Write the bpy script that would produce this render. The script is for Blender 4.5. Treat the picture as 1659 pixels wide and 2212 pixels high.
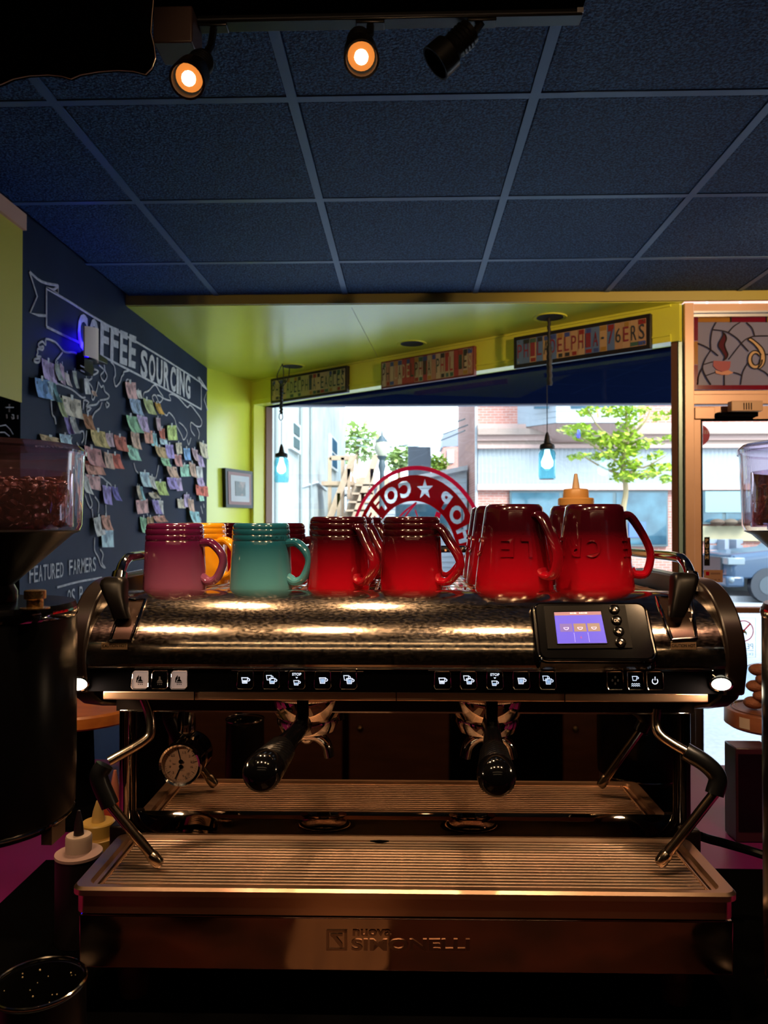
import bpy, math, random
from mathutils import Vector, Matrix
random.seed(7)
for o in list(bpy.data.objects):
    bpy.data.objects.remove(o, do_unlink=True)
S = bpy.context.scene
C = S.collection
rad = math.radians

# ------------------------------------------------------------ camera, sky, light, exposure
CZ = 1.55                    # eye height above the floor
F = 1661.0                   # focal length in pixels of a 1659 x 2212 frame
YAW, PITCH = rad(1.67), rad(0.655)
cam = bpy.data.objects.new('camera', bpy.data.cameras.new('camera'))
C.objects.link(cam)
cam.location = (0, 0, CZ)
cam.rotation_euler = (math.pi / 2 + PITCH, 0, YAW)
cam.data.sensor_fit = 'HORIZONTAL'
cam.data.sensor_width = 36.0
cam.data.lens = 36.0 * F / 1659.0
cam.data.clip_start = 0.02
cam.data.clip_end = 300
cam.data.dof.use_dof = True
cam.data.dof.focus_distance = 0.98
cam.data.dof.aperture_fstop = 16.0
S.camera = cam

W = bpy.data.worlds.new('sky')
S.world = W
W.use_nodes = True
nt = W.node_tree
nt.nodes.clear()
n_out = nt.nodes.new('ShaderNodeOutputWorld')
n_bg = nt.nodes.new('ShaderNodeBackground')
n_tc = nt.nodes.new('ShaderNodeTexCoord')
n_sep = nt.nodes.new('ShaderNodeSeparateXYZ')
n_rmp = nt.nodes.new('ShaderNodeValToRGB')
nt.links.new(n_tc.outputs['Generated'], n_sep.inputs[0])
nt.links.new(n_sep.outputs['Z'], n_rmp.inputs[0])
nt.links.new(n_rmp.outputs[0], n_bg.inputs[0])
nt.links.new(n_bg.outputs[0], n_out.inputs[0])
n_rmp.color_ramp.elements[0].position = 0.0
n_rmp.color_ramp.elements[0].color = (0.78, 0.92, 1.0, 1)
n_rmp.color_ramp.elements[1].position = 0.8
n_rmp.color_ramp.elements[1].color = (0.55, 0.74, 1.0, 1)
n_bg.inputs[1].default_value = 7.2

def sun_light(strength, rot, angle, col):
    d = bpy.data.lights.new('sun', 'SUN')
    d.energy = strength; d.angle = rad(angle); d.color = col
    o = bpy.data.objects.new('sun', d); C.objects.link(o)
    o.rotation_euler = rot
    return o
sun_light(10.0, (rad(46), 0, rad(38)), 25, (1.0, 0.96, 0.9))

V = S.view_settings
S.display_settings.display_device = 'sRGB'
V.view_transform = 'Standard'
V.look = 'None'
V.exposure = 0.0
V.gamma = 1.0
V.use_curve_mapping = False

# ------------------------------------------------------------ pixel to place
_r = Vector((math.cos(YAW), math.sin(YAW), 0))
_f = Vector((-math.sin(YAW) * math.cos(PITCH), math.cos(YAW) * math.cos(PITCH), math.sin(PITCH)))
_u = _r.cross(_f)
def ray(px, py):
    return _r * ((px - 829.5) / F) + _u * ((1106.0 - py) / F) + _f
def PY(px, py, Y):
    d = ray(px, py); return d * (Y / d.y)
def PX(px, py, X):
    d = ray(px, py); return d * (X / d.x)
def PZ(px, py, z):
    d = ray(px, py); return d * (z / d.z)
def PP(px, py, p, n):
    d = ray(px, py); return d * (Vector(p).dot(n) / d.dot(n))
MR = rad(0.5)                # the espresso machine stands half a degree off the room's axis
_mi = Matrix.Rotation(-MR, 3, 'Z')
def MY(px, py, Y):
    d = _mi @ ray(px, py); return d * (Y / d.y)
def MZ(px, py, z):
    d = _mi @ ray(px, py); return d * (z / d.z)
W0 = Matrix.Translation((0, 0, CZ))
MF = W0 @ Matrix.Rotation(MR, 4, 'Z')
ID = Matrix.Identity(4)

# ------------------------------------------------------------ materials
MATS = {}
def mat(name, col, rough=0.5, metal=0.0, spec=0.5, col2=None, nscale=8.0, ndetail=4.0, lo=0.35, hi=0.65,
        bump=0.0, bscale=60.0, emit=None, estr=0.0, coat=0.0, stretch=None, rvar=0.0, bdist=0.01, sss=None):
    if name in MATS: return MATS[name]
    m = bpy.data.materials.new(name); m.use_nodes = True
    t = m.node_tree; b = t.nodes['Principled BSDF']
    b.inputs['Base Color'].default_value = (*col, 1)
    b.inputs['Roughness'].default_value = rough
    b.inputs['Metallic'].default_value = metal
    b.inputs['Specular IOR Level'].default_value = spec
    b.inputs['Coat Weight'].default_value = coat
    b.inputs['Coat Roughness'].default_value = 0.05
    tc = t.nodes.new('ShaderNodeTexCoord'); mp = t.nodes.new('ShaderNodeMapping')
    t.links.new(tc.outputs['Object'], mp.inputs[0])
    if stretch: mp.inputs['Scale'].default_value = stretch
    if col2 is not None or rvar:
        nz = t.nodes.new('ShaderNodeTexNoise'); nz.inputs['Scale'].default_value = nscale; nz.inputs['Detail'].default_value = ndetail
        t.links.new(mp.outputs[0], nz.inputs['Vector'])
    if col2 is not None:
        rp = t.nodes.new('ShaderNodeValToRGB')
        rp.color_ramp.elements[0].position = lo; rp.color_ramp.elements[0].color = (*col, 1)
        rp.color_ramp.elements[1].position = hi; rp.color_ramp.elements[1].color = (*col2, 1)
        t.links.new(nz.outputs['Fac'], rp.inputs[0]); t.links.new(rp.outputs[0], b.inputs['Base Color'])
    if rvar:
        mr = t.nodes.new('ShaderNodeMapRange')
        mr.inputs['To Min'].default_value = max(0.02, rough - rvar); mr.inputs['To Max'].default_value = rough + rvar
        mr.inputs['From Min'].default_value = 0.3; mr.inputs['From Max'].default_value = 0.7
        t.links.new(nz.outputs['Fac'], mr.inputs['Value']); t.links.new(mr.outputs[0], b.inputs['Roughness'])
    if bump:
        n2 = t.nodes.new('ShaderNodeTexNoise'); n2.inputs['Scale'].default_value = bscale; n2.inputs['Detail'].default_value = 3
        t.links.new(mp.outputs[0], n2.inputs['Vector'])
        bp = t.nodes.new('ShaderNodeBump'); bp.inputs['Strength'].default_value = bump; bp.inputs['Distance'].default_value = bdist
        t.links.new(n2.outputs['Fac'], bp.inputs['Height']); t.links.new(bp.outputs[0], b.inputs['Normal'])
    if emit is not None:
        b.inputs['Emission Color'].default_value = (*emit, 1); b.inputs['Emission Strength'].default_value = estr
    MATS[name] = m
    return m

def glass(name, tint=(1, 1, 1), refl=1.0, rough=0.01, ior=1.45):
    """thin pane or wall: clear with mirror reflections that grow at glancing angles"""
    if name in MATS: return MATS[name]
    m = bpy.data.materials.new(name); m.use_nodes = True
    t = m.node_tree; t.nodes.clear()
    o = t.nodes.new('ShaderNodeOutputMaterial'); mx = t.nodes.new('ShaderNodeMixShader')
    tr = t.nodes.new('ShaderNodeBsdfTransparent'); tr.inputs[0].default_value = (*tint, 1)
    gl = t.nodes.new('ShaderNodeBsdfGlossy'); gl.inputs['Roughness'].default_value = rough
    f0 = ((ior - 1) / (ior + 1)) ** 2
    lw = t.nodes.new('ShaderNodeLayerWeight'); lw.inputs[0].default_value = 0.5
    pw = t.nodes.new('ShaderNodeMath'); pw.operation = 'POWER'; pw.inputs[1].default_value = 5.0
    mu = t.nodes.new('ShaderNodeMath'); mu.operation = 'MULTIPLY_ADD'; mu.inputs[1].default_value = (1 - f0) * refl; mu.inputs[2].default_value = f0 * refl
    mu.use_clamp = True
    t.links.new(lw.outputs['Facing'], pw.inputs[0]); t.links.new(pw.outputs[0], mu.inputs[0]); t.links.new(mu.outputs[0], mx.inputs[0])
    t.links.new(tr.outputs[0], mx.inputs[1]); t.links.new(gl.outputs[0], mx.inputs[2]); t.links.new(mx.outputs[0], o.inputs[0])
    MATS[name] = m
    return m

def hazed(m, col, amt):
    """add a little diffuse haze to a clear plastic"""
    t = m.node_tree; o = next(n for n in t.nodes if n.type == 'OUTPUT_MATERIAL'); src = o.inputs[0].links[0].from_socket
    d = t.nodes.new('ShaderNodeBsdfDiffuse'); d.inputs[0].default_value = (*col, 1); mx = t.nodes.new('ShaderNodeMixShader'); mx.inputs[0].default_value = amt
    t.links.new(src, mx.inputs[1]); t.links.new(d.outputs[0], mx.inputs[2]); t.links.new(mx.outputs[0], o.inputs[0]); return m

def art_glass(name, col, through=0.55, clear=0.25):
    """opalescent leaded glass: part diffuse, part lit from behind"""
    if name in MATS: return MATS[name]
    m = bpy.data.materials.new(name); m.use_nodes = True
    t = m.node_tree; t.nodes.clear()
    o = t.nodes.new('ShaderNodeOutputMaterial')
    d = t.nodes.new('ShaderNodeBsdfPrincipled'); d.inputs['Base Color'].default_value = (*col, 1); d.inputs['Roughness'].default_value = 0.12
    tl = t.nodes.new('ShaderNodeBsdfTranslucent'); tl.inputs[0].default_value = (*col, 1)
    tr = t.nodes.new('ShaderNodeBsdfTransparent'); tr.inputs[0].default_value = (*col, 1)
    m1 = t.nodes.new('ShaderNodeMixShader'); m1.inputs[0].default_value = through
    m2 = t.nodes.new('ShaderNodeMixShader'); m2.inputs[0].default_value = clear
    t.links.new(d.outputs[0], m1.inputs[1]); t.links.new(tl.outputs[0], m1.inputs[2])
    t.links.new(m1.outputs[0], m2.inputs[1]); t.links.new(tr.outputs[0], m2.inputs[2]); t.links.new(m2.outputs[0], o.inputs[0])
    MATS[name] = m
    return m

def vinyl(name, col):
    m = art_glass(name, col, 0.62, 0.0); return m

def shaded_glaze(name, c_rim, c_foot, z0, z1):
    """stoneware ombre with light and shade painted in: one colour at the foot running into another at the rim, along the mug's own axis"""
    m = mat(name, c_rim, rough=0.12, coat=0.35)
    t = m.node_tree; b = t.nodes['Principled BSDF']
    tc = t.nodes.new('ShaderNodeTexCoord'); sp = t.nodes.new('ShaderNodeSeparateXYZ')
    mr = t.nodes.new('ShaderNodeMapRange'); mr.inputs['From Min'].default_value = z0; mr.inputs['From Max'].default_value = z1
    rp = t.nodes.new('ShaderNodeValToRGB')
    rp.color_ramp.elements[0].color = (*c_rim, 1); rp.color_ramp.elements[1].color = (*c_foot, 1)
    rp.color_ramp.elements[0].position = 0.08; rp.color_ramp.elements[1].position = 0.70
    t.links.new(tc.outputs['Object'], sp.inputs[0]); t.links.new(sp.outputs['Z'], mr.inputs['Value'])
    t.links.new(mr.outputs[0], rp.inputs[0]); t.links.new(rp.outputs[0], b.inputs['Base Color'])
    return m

# ------------------------------------------------------------ mesh builder
_tc = {}
def text_geo(s, bold=0.0, ext=0.0, res=3, space=1.0):
    key = (s, bold, ext, space)
    if key in _tc: return _tc[key]
    cu = bpy.data.curves.new('t', 'FONT'); cu.body = s; cu.size = 1; cu.offset = bold; cu.extrude = ext; cu.resolution_u = res
    cu.space_character = space
    o = bpy.data.objects.new('t', cu); C.objects.link(o)
    dg = bpy.context.evaluated_depsgraph_get()
    me = bpy.data.meshes.new_from_object(o.evaluated_get(dg))
    vs = [v.co.copy() for v in me.vertices]; fs = [tuple(p.vertices) for p in me.polygons]
    bpy.data.objects.remove(o, do_unlink=True); bpy.data.curves.remove(cu); bpy.data.meshes.remove(me)
    x0 = min(v.x for v in vs); x1 = max(v.x for v in vs); y0 = min(v.y for v in vs); y1 = max(v.y for v in vs)
    vs = [((v.x - x0) / (x1 - x0), (v.y - y0) / (y1 - y0), v.z) for v in vs]
    _tc[key] = (vs, fs, (x1 - x0) / (y1 - y0))
    return _tc[key]

def worldmat(o):
    m = o.matrix_basis.copy()
    while o.parent: o = o.parent; m = o.matrix_basis @ m
    return m

class MB:
    def __init__(self): self.v = []; self.f = []
    def add(self, vs, fs, M=None):
        n = len(self.v)
        for p in vs:
            p = Vector(p); self.v.append(M @ p if M else p)
        self.f += [tuple(i + n for i in f) for f in fs]
        return self
    def box(self, x0, x1, y0, y1, z0, z1, M=None):
        vs = [(x, y, z) for x in (x0, x1) for y in (y0, y1) for z in (z0, z1)]
        return self.add(vs, [(0, 1, 3, 2), (4, 6, 7, 5), (0, 4, 5, 1), (2, 3, 7, 6), (0, 2, 6, 4), (1, 5, 7, 3)], M)
    def prism(self, pts, vec, M=None):
        """polygon of 3D points pushed along vec"""
        n = len(pts); vec = Vector(vec)
        a = [Vector(p) for p in pts]; b = [p + vec for p in a]
        fs = [tuple(range(n))[::-1], tuple(range(n, 2 * n))] + [(i, (i + 1) % n, n + (i + 1) % n, n + i) for i in range(n)]
        return self.add(a + b, fs, M)
    def poly(self, pts, M=None):
        return self.add(pts, [tuple(range(len(pts)))], M)
    def loft(self, rings, cap=True, closed=True, M=None):
        n = len(rings[0]); vs = [p for r in rings for p in r]; fs = []
        for k in range(len(rings) - 1):
            for i in range(n if closed else n - 1):
                j = (i + 1) % n
                fs.append((k * n + i, k * n + j, (k + 1) * n + j, (k + 1) * n + i))
        if cap and closed:
            fs.append(tuple(range(n))[::-1]); fs.append(tuple((len(rings) - 1) * n + i for i in range(n)))
        return self.add(vs, fs, M)
    def lathe(self, prof, n=32, M=None, cap=True):
        rings = [[(r * math.cos(2 * math.pi * i / n), r * math.sin(2 * math.pi * i / n), z) for i in range(n)] for r, z in prof]
        return self.loft(rings, cap=cap, M=M)
    def cyl(self, p0, p1, r0, r1=None, n=16, cap=True, M=None):
        return self.tube([p0, p1], [r0, r0 if r1 is None else r1], n, cap, M)
    def tube(self, path, r, n=10, cap=True, M=None, flat=None):
        path = [Vector(p) for p in path]; k = len(path)
        rs = r if isinstance(r, (list, tuple)) else [r] * k
        t0 = (path[1] - path[0]).normalized()
        ref = Vector((0, 0, 1)) if abs(t0.z) < 0.9 else Vector((1, 0, 0))
        if flat is not None: ref = Vector(flat[0])
        a = t0.cross(ref).normalized(); rings = []
        for i, p in enumerate(path):
            t = (path[min(i + 1, k - 1)] - path[max(i - 1, 0)]).normalized()
            if flat is not None: a = t.cross(ref).normalized()
            else: a = (a - t * a.dot(t)).normalized()
            b = t.cross(a)
            sb = flat[1] if flat is not None else 1.0
            rings.append([p + (a * math.cos(2 * math.pi * j / n) + b * math.sin(2 * math.pi * j / n) * sb) * rs[i] for j in range(n)])
        return self.loft(rings, cap, M=M)
    def ball(self, c, r, n=14, m=8, sc=(1, 1, 1), M=None):
        c = Vector(c); rings = []
        for k in range(m + 1):
            a = math.pi * (k + 0.02) / (m + 0.04) - math.pi / 2
            rings.append([(c.x + sc[0] * r * math.cos(a) * math.cos(2 * math.pi * i / n), c.y + sc[1] * r * math.cos(a) * math.sin(2 * math.pi * i / n), c.z + sc[2] * r * math.sin(a)) for i in range(n)])
        return self.loft(rings, M=M)
    def text(self, s, fn, bold=0.0, ext=0.0, space=1.0):
        vs, fs, asp = text_geo(s, bold, ext, space=space)
        return self.add([fn(*p) for p in vs], fs)
    def build(self, name, m, parent=None, M=W0, smooth=True, bevel=0.0, ang=35, data=None):
        me = bpy.data.meshes.new(name)
        o = bpy.data.objects.new(name, me)
        if M is not ID:
            pts = [M @ p for p in self.v]
        else: pts = self.v
        if parent is None:
            x0 = min(p.x for p in pts); x1 = max(p.x for p in pts); y0 = min(p.y for p in pts); y1 = max(p.y for p in pts); z0 = min(p.z for p in pts)
            loc = Vector(((x0 + x1) / 2, (y0 + y1) / 2, z0)); o.location = loc
            pts = [p - loc for p in pts]
        else:
            o.parent = parent
            if M is not ID:
                iv = worldmat(parent).inverted(); pts = [iv @ p for p in pts]
        me.from_pydata([tuple(p) for p in pts], [], self.f)
        me.validate()
        if smooth:
            me.polygons.foreach_set('use_smooth', [True] * len(me.polygons))
            me.set_sharp_from_angle(angle=rad(ang))
        if m is not None: me.materials.append(m)
        C.objects.link(o)
        if bevel:
            bv = o.modifiers.new('bevel', 'BEVEL'); bv.width = bevel; bv.segments = 2; bv.limit_method = 'ANGLE'; bv.angle_limit = rad(40)
        return o

def cut(a, b_):
    """solid a minus solid b_, both in the same coordinates"""
    import bmesh
    obs = []
    for mb in (a, b_):
        me = bpy.data.meshes.new('tmp'); bm = bmesh.new(); vv = [bm.verts.new(p) for p in mb.v]
        for f in mb.f:
            try: bm.faces.new([vv[i] for i in f])
            except ValueError: pass
        bmesh.ops.remove_doubles(bm, verts=bm.verts, dist=1e-5); bmesh.ops.recalc_face_normals(bm, faces=bm.faces); bm.to_mesh(me); bm.free()
        o = bpy.data.objects.new('tmp', me); C.objects.link(o); obs.append(o)
    md = obs[0].modifiers.new('cut', 'BOOLEAN'); md.operation = 'DIFFERENCE'; md.object = obs[1]; md.solver = 'EXACT'; md.use_hole_tolerant = True
    me = bpy.data.meshes.new_from_object(obs[0].evaluated_get(bpy.context.evaluated_depsgraph_get()))
    r = MB(); r.add([v.co.copy() for v in me.vertices], [tuple(p.vertices) for p in me.polygons])
    for o in obs: bpy.data.objects.remove(o, do_unlink=True)
    return r

def tag(o, label=None, cat=None, group=None, kind=None):
    if label: o['label'] = label
    if cat: o['category'] = cat
    if group: o['group'] = group
    if kind: o['kind'] = kind
    return o
def thing(name, label, cat, loc, rz=0.0, group=None, M=W0):
    o = bpy.data.objects.new(name, None); C.objects.link(o)
    o.empty_display_size = 0.05
    o.matrix_basis = M @ Matrix.Translation(loc) @ Matrix.Rotation(rz, 4, 'Z')
    return tag(o, label, cat, group)
def struct(o): o['kind'] = 'structure'; return o
def root_struct(name, loc):
    o = bpy.data.objects.new(name, None); C.objects.link(o); o.matrix_basis = W0 @ Matrix.Translation(loc); o['kind'] = 'structure'; return o
def dup(root, M, label=None, group=None):
    def cp(o, par):
        c = o.copy(); C.objects.link(c); c.parent = par
        for ch in o.children: cp(ch, c)
        return c
    r = cp(root, None); r.matrix_basis = M
    if label: r['label'] = label
    if group: r['group'] = group
    return r
def link_copy(o, parent, M):
    c = o.copy(); C.objects.link(c); c.parent = parent; c.matrix_basis = M; return c
def arc(cx, cy, r, a0, a1, n, ry=None):
    ry = r if ry is None else ry
    return [(cx + r * math.cos(rad(a0 + (a1 - a0) * i / n)), cy + ry * math.sin(rad(a0 + (a1 - a0) * i / n))) for i in range(n + 1)]
def rrect(x0, x1, y0, y1, r, n=5):
    return arc(x1 - r, y1 - r, r, 0, 90, n) + arc(x0 + r, y1 - r, r, 90, 180, n) + arc(x0 + r, y0 + r, r, 180, 270, n) + arc(x1 - r, y0 + r, r, 270, 360, n)
def spline(pts, n=6):
    P = [Vector(p) for p in pts]; P = [2 * P[0] - P[1]] + P + [2 * P[-1] - P[-2]]; out = []
    for i in range(1, len(P) - 2):
        for k in range(n):
            t = k / n; a, b, c, d = P[i - 1:i + 3]
            out.append(0.5 * ((2 * b) + (c - a) * t + (2 * a - 5 * b + 4 * c - d) * t * t + (3 * b - a - 3 * c + d) * t ** 3))
    out.append(P[-2]); return out
def bil(q, u, v):
    """q: bottom-left, bottom-right, top-right, top-left"""
    a, b, c, d = q
    return (a * (1 - u) + b * u) * (1 - v) + (d * (1 - u) + c * u) * v

# ============================================================ the room
FL = -1.55; CE = 1.068; SOF = 1.02; WL = -1.33; WR = 2.4; YB = -2.4
A = PZ(543, 823, SOF); B = PZ(1449, 657, SOF); CL = Vector((WL, PZ(453, 795, SOF).y, SOF))
YS = PZ(880, 657, SOF).y
YD = B.y + 0.0
wd = Vector((B.x - A.x, B.y - A.y, 0)); WLEN = wd.length; wd.normalize()
wn = Vector((-wd.y, wd.x, 0))                      # outward, to the street
def WP(s, z, off=0.0): return Vector((A.x, A.y, 0)) + wd * s + wn * off + Vector((0, 0, z))
def wbox(mb, s0, s1, o0, o1, z0, z1):
    pts = [WP(s0, z0, o0), WP(s1, z0, o0), WP(s1, z0, o1), WP(s0, z0, o1)]
    return mb.prism(pts, (0, 0, z1 - z0))
def WPX(px, py, off=0.0):
    """pixel to the window wall plane"""
    return PP(px, py, WP(0, 0, off), wn)
def ws(p): return (p - Vector((A.x, A.y, p.z))).dot(wd)

m_tile = mat('ceiling tile', (0.005, 0.016, 0.062), rough=0.6, spec=0.1, col2=(0.05, 0.125, 0.28), nscale=150, ndetail=2, lo=0.42, hi=0.62, bump=0.9, bscale=170, bdist=0.004)
m_bar = mat('ceiling grid bar', (0.075, 0.145, 0.30), rough=0.4, spec=0.15)
m_black = mat('matt black', (0.002, 0.002, 0.0022), rough=0.8, spec=0.0)
m_gblack = mat('gloss black', (0.0015, 0.0015, 0.002), rough=0.10, spec=0.3)
m_sblack = mat('satin black', (0.002, 0.002, 0.0022), rough=0.3, spec=0.25)
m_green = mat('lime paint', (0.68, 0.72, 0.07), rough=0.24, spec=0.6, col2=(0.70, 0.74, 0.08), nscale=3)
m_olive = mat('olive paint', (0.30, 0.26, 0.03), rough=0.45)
m_chalk = mat('chalkboard', (0.007, 0.015, 0.045), rough=0.6, spec=0.15, col2=(0.013, 0.024, 0.062), nscale=2.5)
m_salmon = mat('beige aluminium', (0.50, 0.30, 0.19), rough=0.38, metal=0.15, col2=(0.44, 0.26, 0.17), nscale=4)
m_brown = mat('bronze frame', (0.16, 0.075, 0.045), rough=0.4, metal=0.2)
m_wood_floor = mat('warm floor boards', (0.22, 0.075, 0.04), rough=0.35, col2=(0.12, 0.04, 0.022), nscale=6, stretch=(1, 8, 1))
m_dark = mat('dark back wall', (0.008, 0.004, 0.003), rough=0.7, spec=0.1, col2=(0.014, 0.007, 0.005), nscale=2)
m_navy = mat('navy canopy', (0.002, 0.004, 0.016), rough=0.7, spec=0.0)
m_white = mat('white chalk', (0.70, 0.66, 0.68), rough=0.9, spec=0.1, col2=(0.48, 0.46, 0.50), nscale=40)
m_pane = glass('window pane', (0.97, 1.0, 1.0), 1.0, ior=1.5)
m_steel = mat('brushed steel', (0.50, 0.42, 0.35), rough=0.28, metal=1.0, rvar=0.06, nscale=30)

b = MB(); b.poly([(WL, YB, FL), (WR, YB, FL), (WR, YD, FL), (B.x, YD, FL), (B.x, B.y, FL), (A.x, A.y, FL), (WL, CL.y, FL)])
b.prism([(WL, YB, FL), (WR, YB, FL), (WR, YD, FL), (B.x, B.y, FL), (A.x, A.y, FL), (WL, CL.y, FL)], (0, 0, -0.08))
struct(b.build('floor', m_wood_floor))

# ceiling with its grid of tiles
b = MB(); b.box(WL, WR, YB, YS, CE + 0.03, CE + 0.08)
ceiling = struct(b.build('ceiling', m_black))
GX = -0.288; GY = 1.925; TS = 0.61
xs = [GX + TS * k for k in range(-2, 5)]; ys = [GY + TS * k for k in range(-2, 4)]
for i in range(len(xs) - 1):
    for j in range(len(ys) - 1):
        x0 = max(xs[i], WL); x1 = min(xs[i + 1], WR); y0 = ys[j]; y1 = min(ys[j + 1], YS)
        if x1 - x0 < 0.03: continue
        g = 0.012
        b = MB(); b.box(x0 + g, x1 - g, y0 + g, y1 - g, CE - 0.002, CE + 0.03)
        b.build('ceiling_tile', m_tile, ceiling, bevel=0.006)
b = MB(); b.box(WL, WR, YB, ys[0] - 0.013, CE, CE + 0.03); b.build('ceiling_panel', m_tile, ceiling)
for x in xs:
    if x < WL: continue
    b = MB(); b.box(x - 0.0125, x + 0.0125, ys[0], YS, CE - 0.004, CE + 0.02); b.build('grid_bar', m_bar, ceiling)
for y in ys[:-1] + [ys[-1]]:
    if y > YS: continue
    b = MB(); b.box(WL, WR, y - 0.0125, y + 0.0125, CE - 0.0035, CE + 0.02); b.build('grid_bar', m_bar, ceiling)

# walls
b = MB(); b.box(WL - 0.1, WL, 0.3, CL.y, FL, CE + 0.05); wall_left = struct(b.build('wall_left', m_chalk))
b = MB(); b.prism([(WL, CL.y, FL), (A.x, A.y, FL), (A.x + 0.12 * wn.x - 0.1, A.y + 0.12 * wn.y + 0.1, FL), (WL - 0.1, CL.y + 0.05, FL)], (0, 0, SOF - FL + 0.04))
struct(b.build('wall_corner', m_green))
b = MB(); b.box(WL - 0.1, WL, YB, 0.3, FL, CE + 0.05); struct(b.build('wall_side', m_dark))
b = MB(); b.box(WL - 0.1, WR + 0.1, YB - 0.1, YB, FL, CE + 0.08); struct(b.build('wall_back', m_dark))
b = MB(); b.box(WR, WR + 0.1, YB, YD, FL, CE + 0.08); struct(b.build('wall_right', m_dark))

# soffit over the shop window: lime underside, olive front edge
b = MB(); b.prism([(WL, YS + 0.003, SOF), (B.x + 0.05, YS + 0.003, SOF), (B.x + 0.05, B.y + 0.1, SOF), (A.x + 0.1, A.y + 0.1, SOF), (A.x, A.y + 0.1, SOF), (WL, CL.y + 0.05, SOF)], (0, 0, 0.06))
soffit = struct(b.build('ceiling_soffit', m_green))
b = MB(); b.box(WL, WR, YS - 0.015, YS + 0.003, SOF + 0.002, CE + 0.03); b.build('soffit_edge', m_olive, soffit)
b = MB(); b.tube([(PZ(760, 665, SOF).x, YS + 0.05, SOF), (PZ(815, 770, SOF).x, PZ(815, 770, SOF).y, SOF)], 0.0015, 4); b.build('panel_joint', m_olive, soffit)

# header above the window, with ledge
HB = 0.842
b = MB(); wbox(b, -0.02, WLEN + 0.04, 0.0, 0.13, HB, SOF)
header = struct(b.build('wall_window_header', m_green))
b = MB(); wbox(b, 0.0, WLEN, -0.012, 0.0, HB + 0.028, HB + 0.036); wbox(b, 0.0, WLEN, -0.006, 0.0, HB, HB + 0.028); b.build('ledge', m_green, header)
b = MB(); wbox(b, 0.0, WLEN, -0.01, 0.05, SOF - 0.012, SOF - 0.001); b.build('cove', m_green, header)
b = MB(); wbox(b, -0.02, WLEN + 0.04, 0.0, 0.13, FL, -0.95)
struct(b.build('wall_window_base', m_green))
# window: frame and pane
win = root_struct('window_1', WP(WLEN / 2, -0.95, 0.1))
b = MB(); wbox(b, -0.01, 0.035, -0.005, 0.16, -0.95, HB); b.build('jamb', m_green, win)
b = MB(); wbox(b, 0.035, 0.05, 0.1, 0.16, -0.95, HB); b.build('jamb_strip', m_brown, win)
sj = ws(WPX(1449, 900))
b = MB(); wbox(b, sj - 0.005, WLEN + 0.02, 0.02, 0.17, -0.95, HB); b.build('jamb', m_brown, win)
b = MB(); wbox(b, 0, WLEN, 0.10, 0.17, HB - 0.004, HB + 0.03); b.build('head_rail', m_navy, win)
b = MB(); wbox(b, 0, WLEN, 0.10, 0.17, -0.96, -0.92); b.build('sill_rail', m_brown, win)
GO = 0.145
b = MB(); wbox(b, 0.04, WLEN + 0.01, GO, GO + 0.006, -0.94, HB + 0.01); b.build('pane', m_pane, win)

# door wall: post, rails, leaded transom, glazed door
def DX(px): return PY(px, 1000, YD).x
def DZ(py): return PY(1560, py, YD).z
XR = WR
post = MB(); post.box(DX(1477), DX(1497), YD - 0.02, YD + 0.07, FL, SOF)
frame = struct(post.build('trim_1', m_salmon, bevel=0.002))
b = MB(); b.box(DX(1466), DX(1478), YD + 0.0, YD + 0.10, FL, SOF); b.build('glazing_bead', mat('pale aluminium', (0.20, 0.32, 0.32), rough=0.35, metal=0.2), frame, bevel=0.002)
b = MB(); b.box(DX(1497), XR, YD + 0.0, YD + 0.06, DZ(672), SOF); b.build('head_board', m_salmon, frame)
m_alu = mat('bright aluminium', (0.62, 0.66, 0.72), rough=0.25, metal=0.7)
b = MB(); b.box(DX(1497), XR, YD - 0.005, YD + 0.06, DZ(676), DZ(672)); b.box(DX(1497), XR, YD - 0.002, YD + 0.06, DZ(684), DZ(678)); b.build('head_channel', m_alu, frame)
b = MB(); b.box(DX(1497), XR, YD - 0.004, YD + 0.065, DZ(873), DZ(852)); b.box(DX(1497), XR, YD + 0.002, YD + 0.06, DZ(852), DZ(843)); b.build('transom_rail', m_salmon, frame, bevel=0.002)
# door
door = root_struct('door_1', (DX(1497), YD + 0.03, FL))
dz0, dz1 = FL + 0.01, DZ(877)
b = MB(); b.box(DX(1499), DX(1516), YD + 0.005, YD + 0.05, dz0, dz1); b.build('stile', m_salmon, door, bevel=0.002)
b = MB(); b.box(XR - 0.10, XR - 0.01, YD + 0.005, YD + 0.05, dz0, dz1); b.build('stile', m_salmon, door, bevel=0.002)
b = MB(); b.box(DX(1516), XR - 0.10, YD + 0.005, YD + 0.05, DZ(906), dz1); b.build('top_rail', m_salmon, door, bevel=0.002)
b = MB(); b.box(DX(1516), XR - 0.10, YD - 0.01, YD + 0.05, DZ(1324), DZ(1312)); b.build('push_bar', m_brown, door, bevel=0.002)
b = MB(); b.box(DX(1516), XR - 0.10, YD + 0.005, YD + 0.05, dz0, FL + 0.22); b.build('bottom_rail', m_brown, door, bevel=0.002)
b = MB(); b.box(DX(1515), XR - 0.095, YD + 0.025, YD + 0.031, FL + 0.2, DZ(904)); b.build('door_pane', m_pane, door)
b = MB(); b.box(DX(1515), DX(1518), YD + 0.002, YD + 0.03, FL + 0.2, DZ(904)); b.box(DX(1515), XR - 0.1, YD + 0.002, YD + 0.03, DZ(908.5), DZ(905)); b.build('gasket', m_black, door)
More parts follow.
